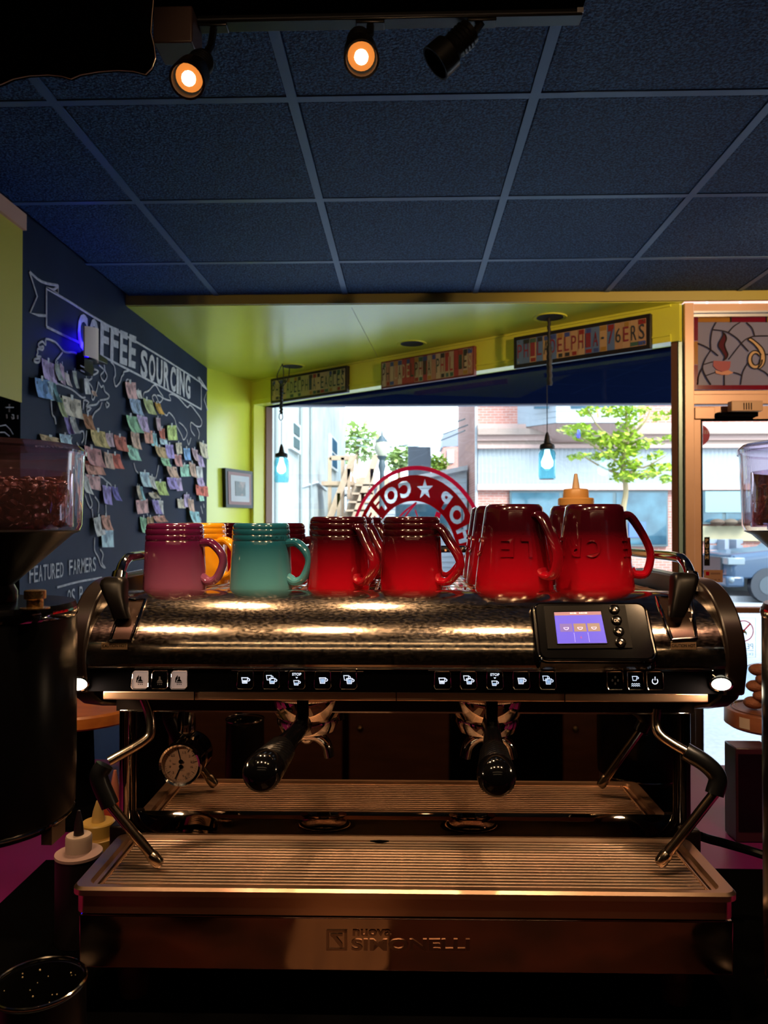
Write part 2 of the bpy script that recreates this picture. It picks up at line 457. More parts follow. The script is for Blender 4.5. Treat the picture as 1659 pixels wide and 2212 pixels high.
# door closer
dc = thing('door_closer', 'tan door closer box with four slots above the glass door', 'door closer', ((DX(1566) + DX(1633)) / 2, YD - 0.03, DZ(893)))
b = MB(); b.box(DX(1566), DX(1633), YD - 0.075, YD - 0.03, DZ(893), DZ(871)); b.build('cover', mat('tan enamel', (0.36, 0.20, 0.09), rough=0.4), dc, bevel=0.003)
for k in range(4):
    x = DX(1592.5 + k * 5.2); b = MB(); b.box(x - 0.002, x + 0.002, YD - 0.0765, YD - 0.073, DZ(890), DZ(875.5)); b.build('slot', m_black, dc)
b = MB(); b.box(DX(1545), DX(1630), YD - 0.04, YD + 0.005, DZ(902), DZ(893)); b.build('arm_bracket', m_black, dc)
b = MB(); b.box(DX(1500), DX(1543), YD - 0.01, YD + 0.006, DZ(905), DZ(880)); b.build('hinge_plate', m_salmon, dc, bevel=0.002)

# leaded glass transom
tr = thing('leaded_glass_panel', 'leaded glass transom with a steaming coffee cup and cream swirl above the door', 'stained glass', ((DX(1497) + XR) / 2, YD + 0.03, DZ(843)))
TY = YD + 0.03
def tq(px, py, off=0.0): return PY(px, py, TY - off)
g_grey = art_glass('grey cathedral glass', (0.34, 0.33, 0.40), 0.45, 0.18)
g_red = art_glass('ruby glass', (0.20, 0.01, 0.03), 0.3, 0.05)
g_amb = art_glass('amber glass', (0.42, 0.20, 0.04), 0.3, 0.05)
g_cream = art_glass('cream glass', (0.75, 0.55, 0.33), 0.4, 0.05)
g_rose = art_glass('rose glass', (0.50, 0.16, 0.19), 0.4, 0.05)
g_plum = art_glass('plum glass', (0.10, 0.015, 0.03), 0.3, 0.02)
g_peach = art_glass('peach glass', (0.75, 0.40, 0.28), 0.4, 0.05)
m_lead = mat('lead came', (0.03, 0.022, 0.02), rough=0.5, metal=0.4)
zx = lambda x, y: (1400 + x / 6.405, 620 + y / 6.405)        # a close look's own units back to the frame
def flat(name, pts, m, par, off, th=0.004):
    P = [tq(*zx(*p), off) for p in pts]; bb = MB(); bb.prism(P, (0, th, 0)); return bb.build(name, m, par)
field = flat('clear_field', [(690, 485), (2420, 485), (2420, 1358), (690, 1358)], g_grey, tr, 0.0)
for (x0, x1, y0, y1, m) in ((630, 690, 415, 745, g_red), (630, 690, 748, 1075, g_amb), (630, 690, 1078, 1420, g_red),
                            (692, 1145, 415, 485, g_amb), (1148, 1640, 415, 485, g_red), (1643, 2420, 415, 485, g_amb),
                            (692, 1170, 1358, 1420, g_red), (1173, 1630, 1358, 1420, g_red), (1633, 2420, 1358, 1420, g_red)):
    flat('border_pane', [(x0, y0), (x1, y0), (x1, y1), (x0, y1)], m, tr, 0.003)
steam = [(1030, 620), (1070, 660), (1085, 720), (1060, 790), (1075, 860), (1105, 930), (1085, 985), (1050, 1010), (1060, 960), (1020, 890), (975, 820), (985, 760), (1020, 700), (1040, 650)]
flat('steam_pane', steam, g_plum, tr, 0.006)
flat('cup_pane', [(905, 1020), (1145, 1030), (1135, 1110), (1095, 1175), (1020, 1170), (945, 1140), (900, 1090)], g_rose, tr, 0.006)
flat('saucer_pane', [(930, 1150), (1020, 1175), (1110, 1150), (1180, 1185), (1110, 1215), (1020, 1215), (940, 1195)], g_peach, tr, 0.007)
sw = [(1380, 730), (1420, 705), (1500, 760), (1590, 850), (1625, 960), (1610, 1060), (1560, 1120), (1520, 1125), (1545, 1050), (1555, 950), (1520, 860), (1450, 780)]
flat('swirl_pane', sw, g_cream, tr, 0.006)
ringo = [(p[0], p[1]) for p in arc(1480, 1005, 100, 0, 330, 20, 125)]; ringi = [(p[0], p[1]) for p in arc(1490, 1000, 55, 330, 0, 20, 80)]
P1 = [tq(*zx(*p), 0.006) for p in ringo]; P2 = [tq(*zx(*p), 0.006) for p in ringi]
b = MB()
for i in range(20): b.prism([P1[i], P1[i + 1], P2[19 - i], P2[20 - i]], (0, 0.004, 0))
b.build('swirl_ring_pane', g_cream, tr)
leads = [[(940, 490), (890, 590), (865, 740), (870, 870)], [(900, 590), (1000, 600), (1110, 630), (1230, 710), (1300, 790), (1390, 890)],
         [(1110, 630), (1180, 550), (1270, 490)], [(1360, 490), (1440, 570), (1475, 680)], [(1115, 1000), (1300, 770), (1400, 700), (1500, 678), (1680, 675)],
         [(690, 780), (780, 815), (870, 870), (970, 950)], [(870, 870), (790, 1000), (755, 1120), (800, 1240), (870, 1350)], [(755, 1110), (700, 1230), (690, 1350)],
         [(755, 1075), (890, 1035)], [(800, 1225), (930, 1180)], [(1055, 1215), (1055, 1358)], [(1180, 1180), (1250, 1200), (1300, 1225)], [(1280, 1350), (1310, 1180), (1385, 1040)],
         [(1540, 1135), (1620, 1180), (1700, 1260), (1780, 1358)], [(1625, 930), (1760, 930), (1900, 850), (2050, 700), (2100, 490)], [(1680, 675), (1800, 690), (1950, 790)],
         steam + steam[:1], sw + sw[:1], ringo, ringi, [(1150, 485), (1145, 415)], [(1640, 485), (1640, 415)]]
for L in leads:
    P = spline([tq(*zx(*p), 0.008) for p in L], 4); b = MB(); b.tube(P, 0.0028, 6); b.build('lead_line', m_lead, tr)

# pilaster at the left edge of the picture
XP = -1.25; YP = PX(48, 700, XP).y
pz = lambda y: PX(48, y, XP).z
b = MB(); b.box(WL - 0.005, XP, 0.35, YP, pz(870), pz(497)); pil = struct(b.build('wall_pilaster', mat('mustard paint', (0.62, 0.50, 0.05), rough=0.5)))
b = MB(); b.box(WL - 0.005, XP + 0.012, 0.35, YP + 0.002, pz(497), pz(462)); b.build('crown_moulding', mat('salmon moulding', (0.72, 0.38, 0.27), rough=0.5), pil)
b = MB(); b.box(WL - 0.005, XP - 0.003, 0.35, YP - 0.002, FL, pz(870)); b.build('chalk_panel', m_black, pil)
b = MB()
for L in ([(20, 873), (20, 890)], [(12, 880), (29, 880)], [(14, 895), (15, 904)], [(26, 896), (29, 896), (30, 904), (27, 905), (25, 900)], [(38, 897), (38, 905)], [(0, 920), (12, 918), (22, 928), (28, 938)], [(0, 934), (10, 934), (20, 942)]):
    b.tube([PX(x, y, XP - 0.001) for x, y in L], 0.0022, 5)
b.build('chalk_marks', m_white, pil)

# ============================================================ the street outside (modelled where it stands)
GS = -1.66
m_road = mat('asphalt', (0.20, 0.215, 0.24), rough=0.9, col2=(0.25, 0.265, 0.29), nscale=20)
m_walk = mat('concrete walk', (0.27, 0.28, 0.30), rough=0.9, col2=(0.22, 0.23, 0.25), nscale=25)
m_brickred = None
def brickmat():
    m = bpy.data.materials.new('old brick'); m.use_nodes = True; t = m.node_tree; bs = t.nodes['Principled BSDF']
    tc = t.nodes.new('ShaderNodeTexCoord'); mp = t.nodes.new('ShaderNodeMapping'); mp.inputs['Rotation'].default_value = (rad(90), 0, 0)
    br = t.nodes.new('ShaderNodeTexBrick'); br.inputs['Scale'].default_value = 1.0
    br.inputs['Brick Width'].default_value = 0.22; br.inputs['Row Height'].default_value = 0.075; br.inputs['Mortar Size'].default_value = 0.008
    br.inputs['Color1'].default_value = (0.34, 0.13, 0.10, 1); br.inputs['Color2'].default_value = (0.40, 0.17, 0.13, 1); br.inputs['Mortar'].default_value = (0.42, 0.30, 0.27, 1)
    t.links.new(tc.outputs['Object'], mp.inputs[0]); t.links.new(mp.outputs[0], br.inputs['Vector']); t.links.new(br.outputs['Color'], bs.inputs['Base Color'])
    bs.inputs['Roughness'].default_value = 0.9
    return m
m_brick = brickmat()
m_pinkstone = mat('pink sandstone trim', (0.36, 0.24, 0.21), rough=0.8)
m_tanstone = mat('tan trim', (0.26, 0.19, 0.16), rough=0.8)
m_metalw = mat('pale ribbed metal', (0.36, 0.38, 0.40), rough=0.5)
m_siding = mat('white clapboard', (0.34, 0.38, 0.42), rough=0.6)
m_stucco = mat('white stucco', (0.36, 0.39, 0.39), rough=0.9, spec=0.0, col2=(0.28, 0.31, 0.31), nscale=1.5)
m_dglass = mat('dark shop glass', (0.02, 0.05, 0.075), rough=0.05, spec=0.5, col2=(0.05, 0.12, 0.16), nscale=1.3)
m_lightwood = mat('weathered timber', (0.30, 0.21, 0.14), rough=0.8, col2=(0.36, 0.27, 0.19), nscale=5)

b = MB(); b.box(-40, 40, 9.2, 60, GS - 0.25, GS - 0.12); struct(b.build('street_road', m_road))
b = MB(); b.prism([(WL - 20, CL.y + 0.3, GS), (WL - 0.12, CL.y + 0.3, GS), (A.x, A.y + 0.16, GS), (B.x, B.y + 0.16, GS), (WR, YD + 0.08, GS), (40, YD + 0.08, GS), (40, 9.2, GS), (WL - 20, 9.2, GS)], (0, 0, -0.2))
struct(b.build('sidewalk_near', m_walk))
b = MB(); b.box(-2.4, 40, 17.2, 22.0, GS - 0.2, GS); struct(b.build('sidewalk_far', m_walk))
# canopy over the recessed shop front
cz = 0.98; YC = PY(880, 874, 1).z; YC = cz / YC
b = MB(); b.prism([(WL - 3, CL.y + 0.2, cz), (A.x - 0.1, A.y + 0.18, cz), (B.x + 0.05, B.y + 0.2, cz), (WR + 2, YD + 0.1, cz), (WR + 2, YC, cz), (WL - 3, YC, cz)], (0, 0, 0.06))
can = struct(b.build('ceiling_canopy', m_navy))
b = MB(); b.box(WL - 3, WR + 2, YC - 0.02, YC + 0.05, cz - 0.012, cz + 0.5); b.build('fascia', mat('canopy trim', (0.10, 0.10, 0.14), rough=0.4), can)
b = MB(); b.box(WL - 6, WR + 6, 5.2, 5.5, cz + 0.1, 6.0); b.build('upper_front', m_brick, can)

# ---- brick shop across the street
YF = 22.0
def FX(px): return PY(px, 1000, YF).x
def FZ(py): return PY(1240, py, YF).z
fx0 = FX(1030); fx1 = 16.0
shop = thing('brick_shop_building', 'pink brick shop building with ribbed metal sign band across the street', 'building', ((fx0 + fx1) / 2, YF + 3, GS))
def part(name, x0, x1, y0, y1, z0, z1, m, par, bev=0.0):
    bb = MB(); bb.box(x0, x1, y0, y1, z0, z1); return bb.build(name, m, par, bevel=bev)
wl = part('wall', fx0, fx1, YF, YF + 8, GS, 9.0, m_brick, shop)
part('corner_pipe', FX(1026), FX(1031), YF - 0.1, YF, GS, 9, m_metalw, shop)
for (ya, yb, d, m) in ((918, 928, 0.25, m_pinkstone), (928, 941, 0.35, m_tanstone), (941, 953, 0.22, m_pinkstone), (953, 962, 0.15, m_tanstone), (962, 970, 0.28, m_pinkstone), (1046, 1059, 0.16, m_pinkstone)):
    part('cornice_band', fx0, fx1, YF - d, YF, FZ(yb), FZ(ya), m, shop)
# ribbed sign band: real folds
b = MB(); pts = []; x = fx0 + 0.02; k = 0
while x < fx1:
    pts.append((x, YF - (0.10 if k % 2 else 0.16))); x += 0.10 if k % 2 else 0.02
    pts.append((x, YF - (0.16 if (k + 1) % 2 == 0 else 0.10))); k += 1; x += 0.0
row = [(p[0], p[1], FZ(1046)) for p in pts]; row2 = [(p[0], p[1], FZ(970)) for p in pts]
b.loft([row, row2], cap=False, closed=False); b.build('ribbed_sign_band', m_metalw, shop, smooth=False)
# white sided bay
bay = [(FX(1118), YF), (FX(1185), YF - 1.1), (FX(1330), YF - 1.1), (FX(1380), YF)]
b = MB(); b.prism([(x, y, FZ(924)) for x, y in bay], (0, 0, 6)); bay_o = b.build('bay', m_siding, shop)
z = FZ(924)
for k in range(10):
    b = MB(); b.prism([(bay[0][0], YF + 0.02, z), (bay[1][0], bay[1][1] - 0.03, z), (bay[2][0], bay[2][1] - 0.03, z), (bay[3][0], YF + 0.02, z)], (0, 0, 0.145)); b.build('siding_board', m_siding, bay_o); z += 0.16
b = MB(); b.loft([[(x, y, FZ(925)) for x, y in bay], [(FX(1150), YF - 0.02, FZ(962)), (FX(1210), YF - 0.3, FZ(955)), (FX(1310), YF - 0.3, FZ(955)), (FX(1350), YF - 0.02, FZ(962))]]); b.build('bay_base', m_pinkstone, shop)
for px0, px1 in ((1140, 1170), (1215, 1300)):
    part('bay_window', FX(px0), FX(px1), YF - 1.16, YF - 1.05, FZ(895), FZ(895) + 2.2, m_dglass, shop)
# shop windows
def shopwin(p0, p1, py0, py1, mull):
    fr = part('shop_window', FX(p0), FX(p1), YF - 0.10, YF - 0.02, FZ(py1), FZ(py0), mat('dark window frame', (0.06, 0.09, 0.10), rough=0.4), shop)
    e = [p0] + mull + [p1]
    for i in range(len(e) - 1):
        part('pane', FX(e[i]) + 0.05, FX(e[i + 1]) - 0.05, YF - 0.115, YF - 0.09, FZ(py1) + 0.06, FZ(py0) - 0.06, m_dglass, fr)
    return fr
shopwin(1100, 1440, 1060, 1180, [1210, 1325])
shopwin(1512, 1700, 1060, 1132, [1560])
part('blind', FX(1519), FX(1640), YF - 0.14, YF - 0.12, FZ(1107), FZ(1062), mat('pale teal blind', (0.17, 0.26, 0.27), rough=0.7), shop)
part('stall_riser', FX(1512), FX(1720), YF - 0.12, YF - 0.02, FZ(1168), FZ(1136), mat('sand panel', (0.30, 0.26, 0.16), rough=0.8), shop)
part('poster', FX(1355), FX(1390), YF - 0.16, YF - 0.13, FZ(1160), FZ(1128), mat('blue poster', (0.06, 0.12, 0.42), rough=0.6), shop)
for k, c in enumerate(((0.06, 0.035, 0.02), (0.075, 0.05, 0.03), (0.05, 0.03, 0.02))):
    bb = MB(); bb.ball((FX(1540 + 28 * k), YF - 0.3, FZ(1128)), 0.16, 10, 6, (1.3, 1, 0.6)); bb.build('display_loaf', mat('display %d' % k, c, rough=0.8), shop)
# ---- white stucco building beside the lane
XW = -2.65
def SX(px, py): return PX(px, py, XW)
wy0, wy1 = 10.5, SX(746, 1000).y
stu = thing('white_stucco_building', 'tall white stucco building filling the left of the shop window', 'building', (XW - 3, (wy0 + wy1) / 2, GS))
part('wall', XW - 6, XW, wy0, wy1, GS, 11, m_stucco, stu)
def sidewin(px0, px1, py0, py1, col, nm):
    a = SX(px0, py0); c = SX(px1, py1)
    fr = part(nm, XW - 0.02, XW + 0.08, a.y, c.y, c.z, a.z, mat('white window casing', (0.34, 0.36, 0.36), rough=0.6), stu)
    zm = (a.z + c.z) / 2; g = (c.y - a.y) * 0.2
    for (z0, z1) in ((c.z + 0.08, zm - 0.04), (zm + 0.04, a.z - 0.08)):
        part('pane', XW + 0.07, XW + 0.10, a.y + g, c.y - g, z0, z1, mat('pane ' + nm, tuple(q * 0.35 for q in col), rough=0.9, spec=0.0), fr)
sidewin(622, 643, 902, 982, (0.16, 0.24, 0.27), 'window')
sidewin(709, 726, 936, 1020, (0.06, 0.20, 0.36), 'side_door')
for px in (592, 646, 668):
    a = SX(px, 870); b = MB(); b.cyl((XW + 0.05, a.y, GS), (XW + 0.05, a.y, 9), 0.035, n=8); b.build('drain_pipe', mat('pale pipe', (0.16, 0.19, 0.19), rough=0.6), stu)
a = SX(652, 1052); c = SX(705, 1060); b = MB(); b.tube([a, (a + c) / 2 + Vector((0.05, 0, 0.2)), c], 0.03, 6); b.build('cable', m_metalw, stu)
# ---- timber stair up to the side door
YT = 22.5
def TX(px, py, Y=YT): return PY(px, py, Y)
st = thing('timber_stair', 'weathered timber stair climbing beside the white stucco building', 'stairs', (TX(745, 1140).x, YT, GS))
for dy, (q0, q1) in ((0.0, ((700, 1140), (763, 990))), (-1.0, ((755, 1140), (812, 990)))):
    p0 = TX(*q0, YT + dy); p1 = TX(*q1, YT + dy)
    b = MB(); b.prism([p0 + Vector((-0.08, 0, -0.1)), p0 + Vector((0.12, 0, -0.1)), p1 + Vector((0.12, 0, 0.1)), p1 + Vector((-0.08, 0, 0.1))], (0, 0.09, 0)); b.build('stair_rail', m_lightwood, st)
    b = MB(); q = Vector((0.15, 0, -0.75)); b.prism([p0 + q, p0 + q + Vector((0.25, 0, 0)), p1 + q + Vector((0.25, 0, 0.2)), p1 + q + Vector((0, 0, 0.2))], (0, 0.09, 0)); b.build('stringer', m_lightwood, st)
    for t in (0.15, 0.5, 0.85):
        p = p0.lerp(p1, t); b = MB(); b.box(p.x - 0.05, p.x + 0.05, p.y, p.y + 0.09, p.z - 0.9, p.z); b.build('baluster', m_lightwood, st)
p0 = TX(735, 1140); p1 = TX(790, 1000)
for k in range(9):
    p = p0.lerp(p1, k / 8); b = MB(); b.box(p.x - 0.25, p.x + 0.35, YT - 1.0, YT + 0.1, p.z - 0.72, p.z - 0.67); b.build('tread', m_lightwood, st)
pl = TX(735, 1040, YT + 0.3); b = MB(); b.box(XW + 0.14, TX(765, 1040, YT + 0.3).x, YT + 0.15, YT + 1.6, pl.z - 0.12, pl.z); b.build('landing', m_lightwood, st)
for px in (712, 740, 762):
    p = TX(px, 1040, YT + 0.2); b = MB(); b.box(p.x - 0.05, p.x + 0.05, p.y, p.y + 0.09, GS, TX(px, 988, YT + 0.2).z); b.build('landing_post', m_lightwood, st)
p = TX(712, 988, YT + 0.2); q = TX(757, 988, YT + 0.2); b = MB(); b.box(p.x, q.x, p.y, p.y + 0.09, p.z - 0.08, p.z + 0.05); b.build('landing_rail', m_lightwood, st)
# ---- white clapboard shed with a sloped roof
YH = 24.8
def HX(px, py): return PY(px, py, YH)
a = HX(748, 1062); c = HX(1032, 1008); c.x = fx0 - 0.06
shed = thing('clapboard_shed', 'low white clapboard shed with a sloping roof behind the round window decal', 'shed', ((a.x + c.x) / 2, YH + 1.5, GS))
b = MB(); b.prism([(a.x, YH, GS), (c.x, YH, GS), (c.x, YH, c.z - 0.1), (a.x, YH, a.z - 0.1)], (0, 2.4, 0)); b.build('wall', m_siding, shed)
z = GS
while z < c.z - 0.3:
    x0 = a.x if z + 0.17 < a.z - 0.12 else a.x + (z + 0.29 - a.z) / (c.z - a.z) * (c.x - a.x)
    if c.x - x0 > 0.1:
        b = MB(); b.prism([(x0, YH - 0.035, z), (c.x - 0.02, YH - 0.035, z), (c.x - 0.02, YH - 0.005, z + 0.17), (x0, YH - 0.005, z + 0.17)], (0, 0.034, 0)); b.build('clapboard', m_siding, shed)
    z += 0.17
b = MB(); b.prism([a + Vector((-0.15, -0.25, -0.12)), c + Vector((0, -0.25, -0.12)), c + Vector((0, -0.25, 0.03)), a + Vector((-0.15, -0.25, 0.03))], (0, 2.8, 0)); b.build('roof', mat('pale roof trim', (0.34, 0.34, 0.34), rough=0.6), shed)
w0 = HX(855, 1090); w1 = HX(1000, 1116); b = MB(); b.box(w0.x, w1.x, YH - 0.06, YH - 0.02, w1.z - 0.4, w0.z); b.build('window_band', m_dglass, shed)
# ---- far house, metal hood, lamp post, wires
YQ = 42.0
def QX(px, py): return PY(px, py, YQ)
hs = thing('far_brick_house', 'small far brick house with a grey slate roof beyond the shed', 'house', (QX(978, 1000).x, YQ, GS))
a = QX(957, 965); c = QX(1008, 1060); part('wall', a.x, c.x, YQ, YQ + 3, GS, a.z, m_brick, hs)
b = MB(); p = [QX(953, 967), QX(1010, 962), QX(1012, 920), QX(957, 938)]; b.prism(p, (0, 3, 0)); b.build('roof', mat('slate roof', (0.17, 0.19, 0.23), rough=0.7), hs)
w0 = QX(966, 972); w1 = QX(980, 1000); part('window', w0.x, w1.x, YQ - 0.1, YQ, w1.z, w0.z, m_siding, hs)
YU = 30.0
a = PY(881, 965, YU); c = PY(931, 1030, YU)
hood_o = thing('ribbed_vent_box', 'grey ribbed metal box standing above the shed roof', 'vent box', ((a.x + c.x) / 2, YU, GS))
part('casing', a.x, c.x, YU, YU + 0.8, GS, a.z, mat('grey ribbed metal', (0.14, 0.16, 0.19), rough=0.5), hood_o)
n = 9
for k in range(n):
    x = a.x + (c.x - a.x) * (k + 0.5) / n; part('rib', x - 0.02, x + 0.02, YU - 0.03, YU + 0.01, c.z - 1.5, a.z - 0.03, mat('grey ribbed metal', (0.3, 0.33, 0.38)), hood_o)
YL = 19.0
lc = PY(825, 968, YL)
lp = thing('street_lamp', 'black street lamp post with a cream acorn globe', 'street lamp', (lc.x, YL, GS))
ml = mat('lamp post paint', (0.03, 0.05, 0.06), rough=0.5)
b = MB(); b.lathe([(0.16, GS), (0.16, GS + 0.5), (0.09, GS + 0.7), (0.06, lc.z - 0.6), (0.1, lc.z - 0.45), (0.07, lc.z - 0.3), (0.13, lc.z - 0.2)], 12, Matrix.Translation((lc.x, YL, 0))); b.build('post', ml, lp)
b = MB(); b.lathe([(0.10, -0.2), (0.17, -0.08), (0.19, 0.05), (0.15, 0.16)], 16, Matrix.Translation(lc)); b.build('globe', mat('cream globe', (0.38, 0.37, 0.28), rough=0.3), lp)
b = MB(); b.lathe([(0.17, 0.15), (0.12, 0.2), (0.03, 0.33), (0.01, 0.48)], 12, Matrix.Translation(lc)); b.build('cap', ml, lp)
for k, (p, q) in enumerate((((1010, 918), (770, 962)), ((1004, 905), (760, 945)), ((1004, 930), (840, 955)))):
    a = PY(*p, 24); c = PY(*q, 40); P = [a.lerp(c, t / 8) - Vector((0, 0, 0.35 * math.sin(math.pi * t / 8))) for t in range(9)]
    b = MB(); b.tube(P, 0.022, 5); tag(b.build('overhead_wire', mat('wire', (0.10, 0.13, 0.15), rough=0.6)), ('lowest', 'middle', 'highest')[(1, 2, 0)[k]] + ' overhead wire crossing the white sky', 'wire', 'overhead wires')
# ---- trees
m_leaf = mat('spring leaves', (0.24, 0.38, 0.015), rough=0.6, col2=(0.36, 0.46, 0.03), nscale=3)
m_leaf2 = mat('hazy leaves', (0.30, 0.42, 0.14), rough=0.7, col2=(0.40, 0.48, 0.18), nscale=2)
m_bark = mat('bark', (0.32, 0.24, 0.13), rough=0.9)
def leaves(mb, c, r, n, s, flatz=0.6):
    for _ in range(n):
        while True:
            p = Vector((random.uniform(-1, 1), random.uniform(-1, 1), random.uniform(-1, 1)))
            if p.length < 1: break
        p = Vector(c) + Vector((p.x * r[0], p.y * r[1], p.z * r[2]))
        a = Vector((random.uniform(-1, 1), random.uniform(-1, 1), random.uniform(-0.5, 0.5))).normalized() * s * random.uniform(0.6, 1.2)
        q = a.cross(Vector((random.uniform(-.5, .5), random.uniform(-.5, .5), 1))).normalized() * s * 0.5
        mb.add([p - a, p + q, p + a, p - q], [(0, 1, 2, 3)])
YG = 15.5
G = lambda px, py: PY(px, py, YG)
t = thing('street_tree', 'young street tree with bright yellow-green leaves before the brick shop', 'tree', (G(1350, 1100).x, YG, GS))
b = MB(); b.tube(spline([Vector((G(1345, 1120).x, YG, GS)), G(1345, 1120), G(1352, 1060), G(1345, 1000), G(1355, 940), G(1350, 870)], 4), [0.07 - 0.0022 * i for i in range(21)], 8); b.build('trunk', m_bark, t)
b = MB()
for L in ([(1348, 1010), (1300, 980), (1230, 925)], [(1350, 1000), (1390, 1010), (1435, 985)], [(1350, 960), (1300, 930), (1260, 885)], [(1352, 950), (1385, 915), (1400, 880)], [(1350, 1030), (1310, 1010), (1250, 985)], [(1350, 1020), (1400, 1030), (1440, 1020)]):
    b.tube(spline([G(*p) + Vector((0, random.uniform(-.3, .3), 0)) for p in L], 3), [0.03 - 0.003 * i for i in range(7)], 5)
b.build('branches', m_bark, t)
b = MB()
for (px, py, rx, rz, n) in ((1240, 928, 34, 11, 130), (1275, 942, 34, 12, 130), (1310, 955, 34, 14, 150), (1350, 945, 30, 16, 170), (1345, 975, 36, 16, 190), (1385, 960, 26, 10, 90), (1300, 985, 30, 10, 110),
                            (1250, 985, 20, 6, 50), (1350, 1005, 34, 14, 170), (1345, 1030, 26, 12, 120), (1390, 1025, 40, 10, 130), (1425, 1010, 22, 12, 80), (1440, 1035, 16, 8, 40), (1270, 888, 22, 9, 70), (1330, 888, 40, 11, 130),
                            (1375, 890, 24, 10, 60), (1425, 900, 22, 8, 40), (1360, 915, 26, 14, 90), (1435, 950, 10, 10, 24), (1410, 985, 16, 8, 36)):
    leaves(b, G(px, py), (rx * YG / F, 0.6, rz * YG / F), n, 0.085)
tag(b.build('foliage', m_leaf, t, smooth=False), kind='stuff')
def bush(name, px, py, Y, rpx, n, s, label, m):
    c = PY(px, py, Y); tt = thing(name, label, 'tree', (c.x, Y, GS)); r = rpx * Y / F
    bb = MB(); bb.tube([(c.x, Y, GS), (c.x, Y, c.z)], [0.15, 0.08], 7); bb.build('trunk', m_bark, tt)
    bb = MB()
    for k in range(6):
        a = k * 1.05; q = c + Vector((math.cos(a) * r * 0.5, random.uniform(-.4, .4), math.sin(a) * r * 0.5)); leaves(bb, q, (r * 0.6, r * 0.5, r * 0.55), n // 6, s)
    tag(bb.build('foliage', m, tt, smooth=False), kind='stuff')
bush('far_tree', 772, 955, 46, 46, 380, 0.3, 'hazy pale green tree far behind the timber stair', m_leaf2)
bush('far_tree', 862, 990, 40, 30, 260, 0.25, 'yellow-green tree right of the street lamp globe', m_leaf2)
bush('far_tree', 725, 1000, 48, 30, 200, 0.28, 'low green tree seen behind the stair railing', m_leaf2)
bush('far_shrub', 945, 1003, 32, 22, 260, 0.16, 'bright green shrub peeking over the shed roof', m_leaf)
# ---- bench and parked car
YN = 19.5
bx = lambda px, py: PY(px, py, YN)
bn = thing('street_bench', 'grey metal bench on the far pavement seen through the door', 'bench', (bx(1570, 1230).x, YN, GS))
m_bn = mat('bench metal', (0.20, 0.23, 0.28), rough=0.4)
x0, x1 = bx(1528, 1200).x, bx(1605, 1200).x
for k, (ya, yb) in enumerate(((1165, 1174), (1178, 1188), (1203, 1210))):
    part('slat', x0, x1, YN - (0.5 if k == 2 else 0), YN + 0.05, bx(1560, yb).z, bx(1560, ya).z, m_bn, bn)
for x in (x0 + 0.3, x1 - 0.3): part('leg', x - 0.05, x + 0.05, YN - 0.45, YN + 0.05, GS, bx(1560, 1165).z, m_bn, bn)
YV = 16.9
gx = PY(1573, 1200, YV).x
car = thing('parked_suv', 'dark blue SUV parked nose-left across the street', 'car', (gx + 2.4, YV + 0.9, GS - 0.12), 0)
gz = GS - 0.12
m_car = mat('blue car paint', (0.015, 0.035, 0.07), rough=0.25, coat=0.3)
m_trim = mat('car black trim', (0.01, 0.012, 0.018), rough=0.4)
side = [(0.0, 0.55), (0.02, 0.85), (0.12, 1.05), (1.35, 1.18), (2.05, 1.72), (4.2, 1.75), (4.7, 1.15), (4.75, 0.5)]
def ring(y, s): return [(gx + 2.4 + (p[0] - 2.4) * s, YV + y, gz + 0.3 + (p[1] - 0.3) * (0.86 if s < 1 else 1.0)) for p in side]
b = MB(); b.loft([ring(0.0, 0.96), ring(0.12, 1.0), ring(1.68, 1.0), ring(1.8, 0.96)]); b.build('body', m_car, car, bevel=0.05)
b = MB(); b.prism([(gx + 1.5, YV - 0.005, gz + 1.16), (gx + 2.1, YV - 0.005, gz + 1.56), (gx + 4.1, YV - 0.005, gz + 1.58), (gx + 4.4, YV - 0.005, gz + 1.16)], (0, 0.02, 0)); b.build('side_window', m_dglass, car)
b = MB(); b.box(gx - 0.04, gx + 0.05, YV + 0.3, YV + 1.5, gz + 0.62, gz + 0.98); b.build('grille', m_trim, car, bevel=0.02)
b = MB(); b.box(gx - 0.05, gx + 0.35, YV - 0.02, YV + 1.82, gz + 0.34, gz + 0.58); b.build('bumper', m_car, car, bevel=0.05)
for y in (0.02, 1.45): b = MB(); b.box(gx - 0.01, gx + 0.36, YV + y - 0.03, YV + y + 0.33, gz + 0.82, gz + 0.98); b.build('headlight', mat('headlight', (0.12, 0.15, 0.17), rough=0.2), car, bevel=0.02)
b = MB(); b.ball((gx + 0.06, YV - 0.01, gz + 0.5), 0.07, 8, 6); b.build('fog_lamp', mat('headlight', (0.5, 0.6, 0.6)), car)
for x in (0.85, 3.85):
    for y in (-0.02, 1.62):
        b = MB(); b.cyl((gx + x, YV + y, gz + 0.38), (gx + x, YV + y + 0.2, gz + 0.38), 0.38, n=20); w = b.build('wheel', m_trim, car)
        b = MB(); b.cyl((gx + x, YV + y - 0.01, gz + 0.38), (gx + x, YV + y + 0.02, gz + 0.38), 0.2, n=14); b.build('hub', mat('car hub', (0.03, 0.04, 0.05), rough=0.5), w)

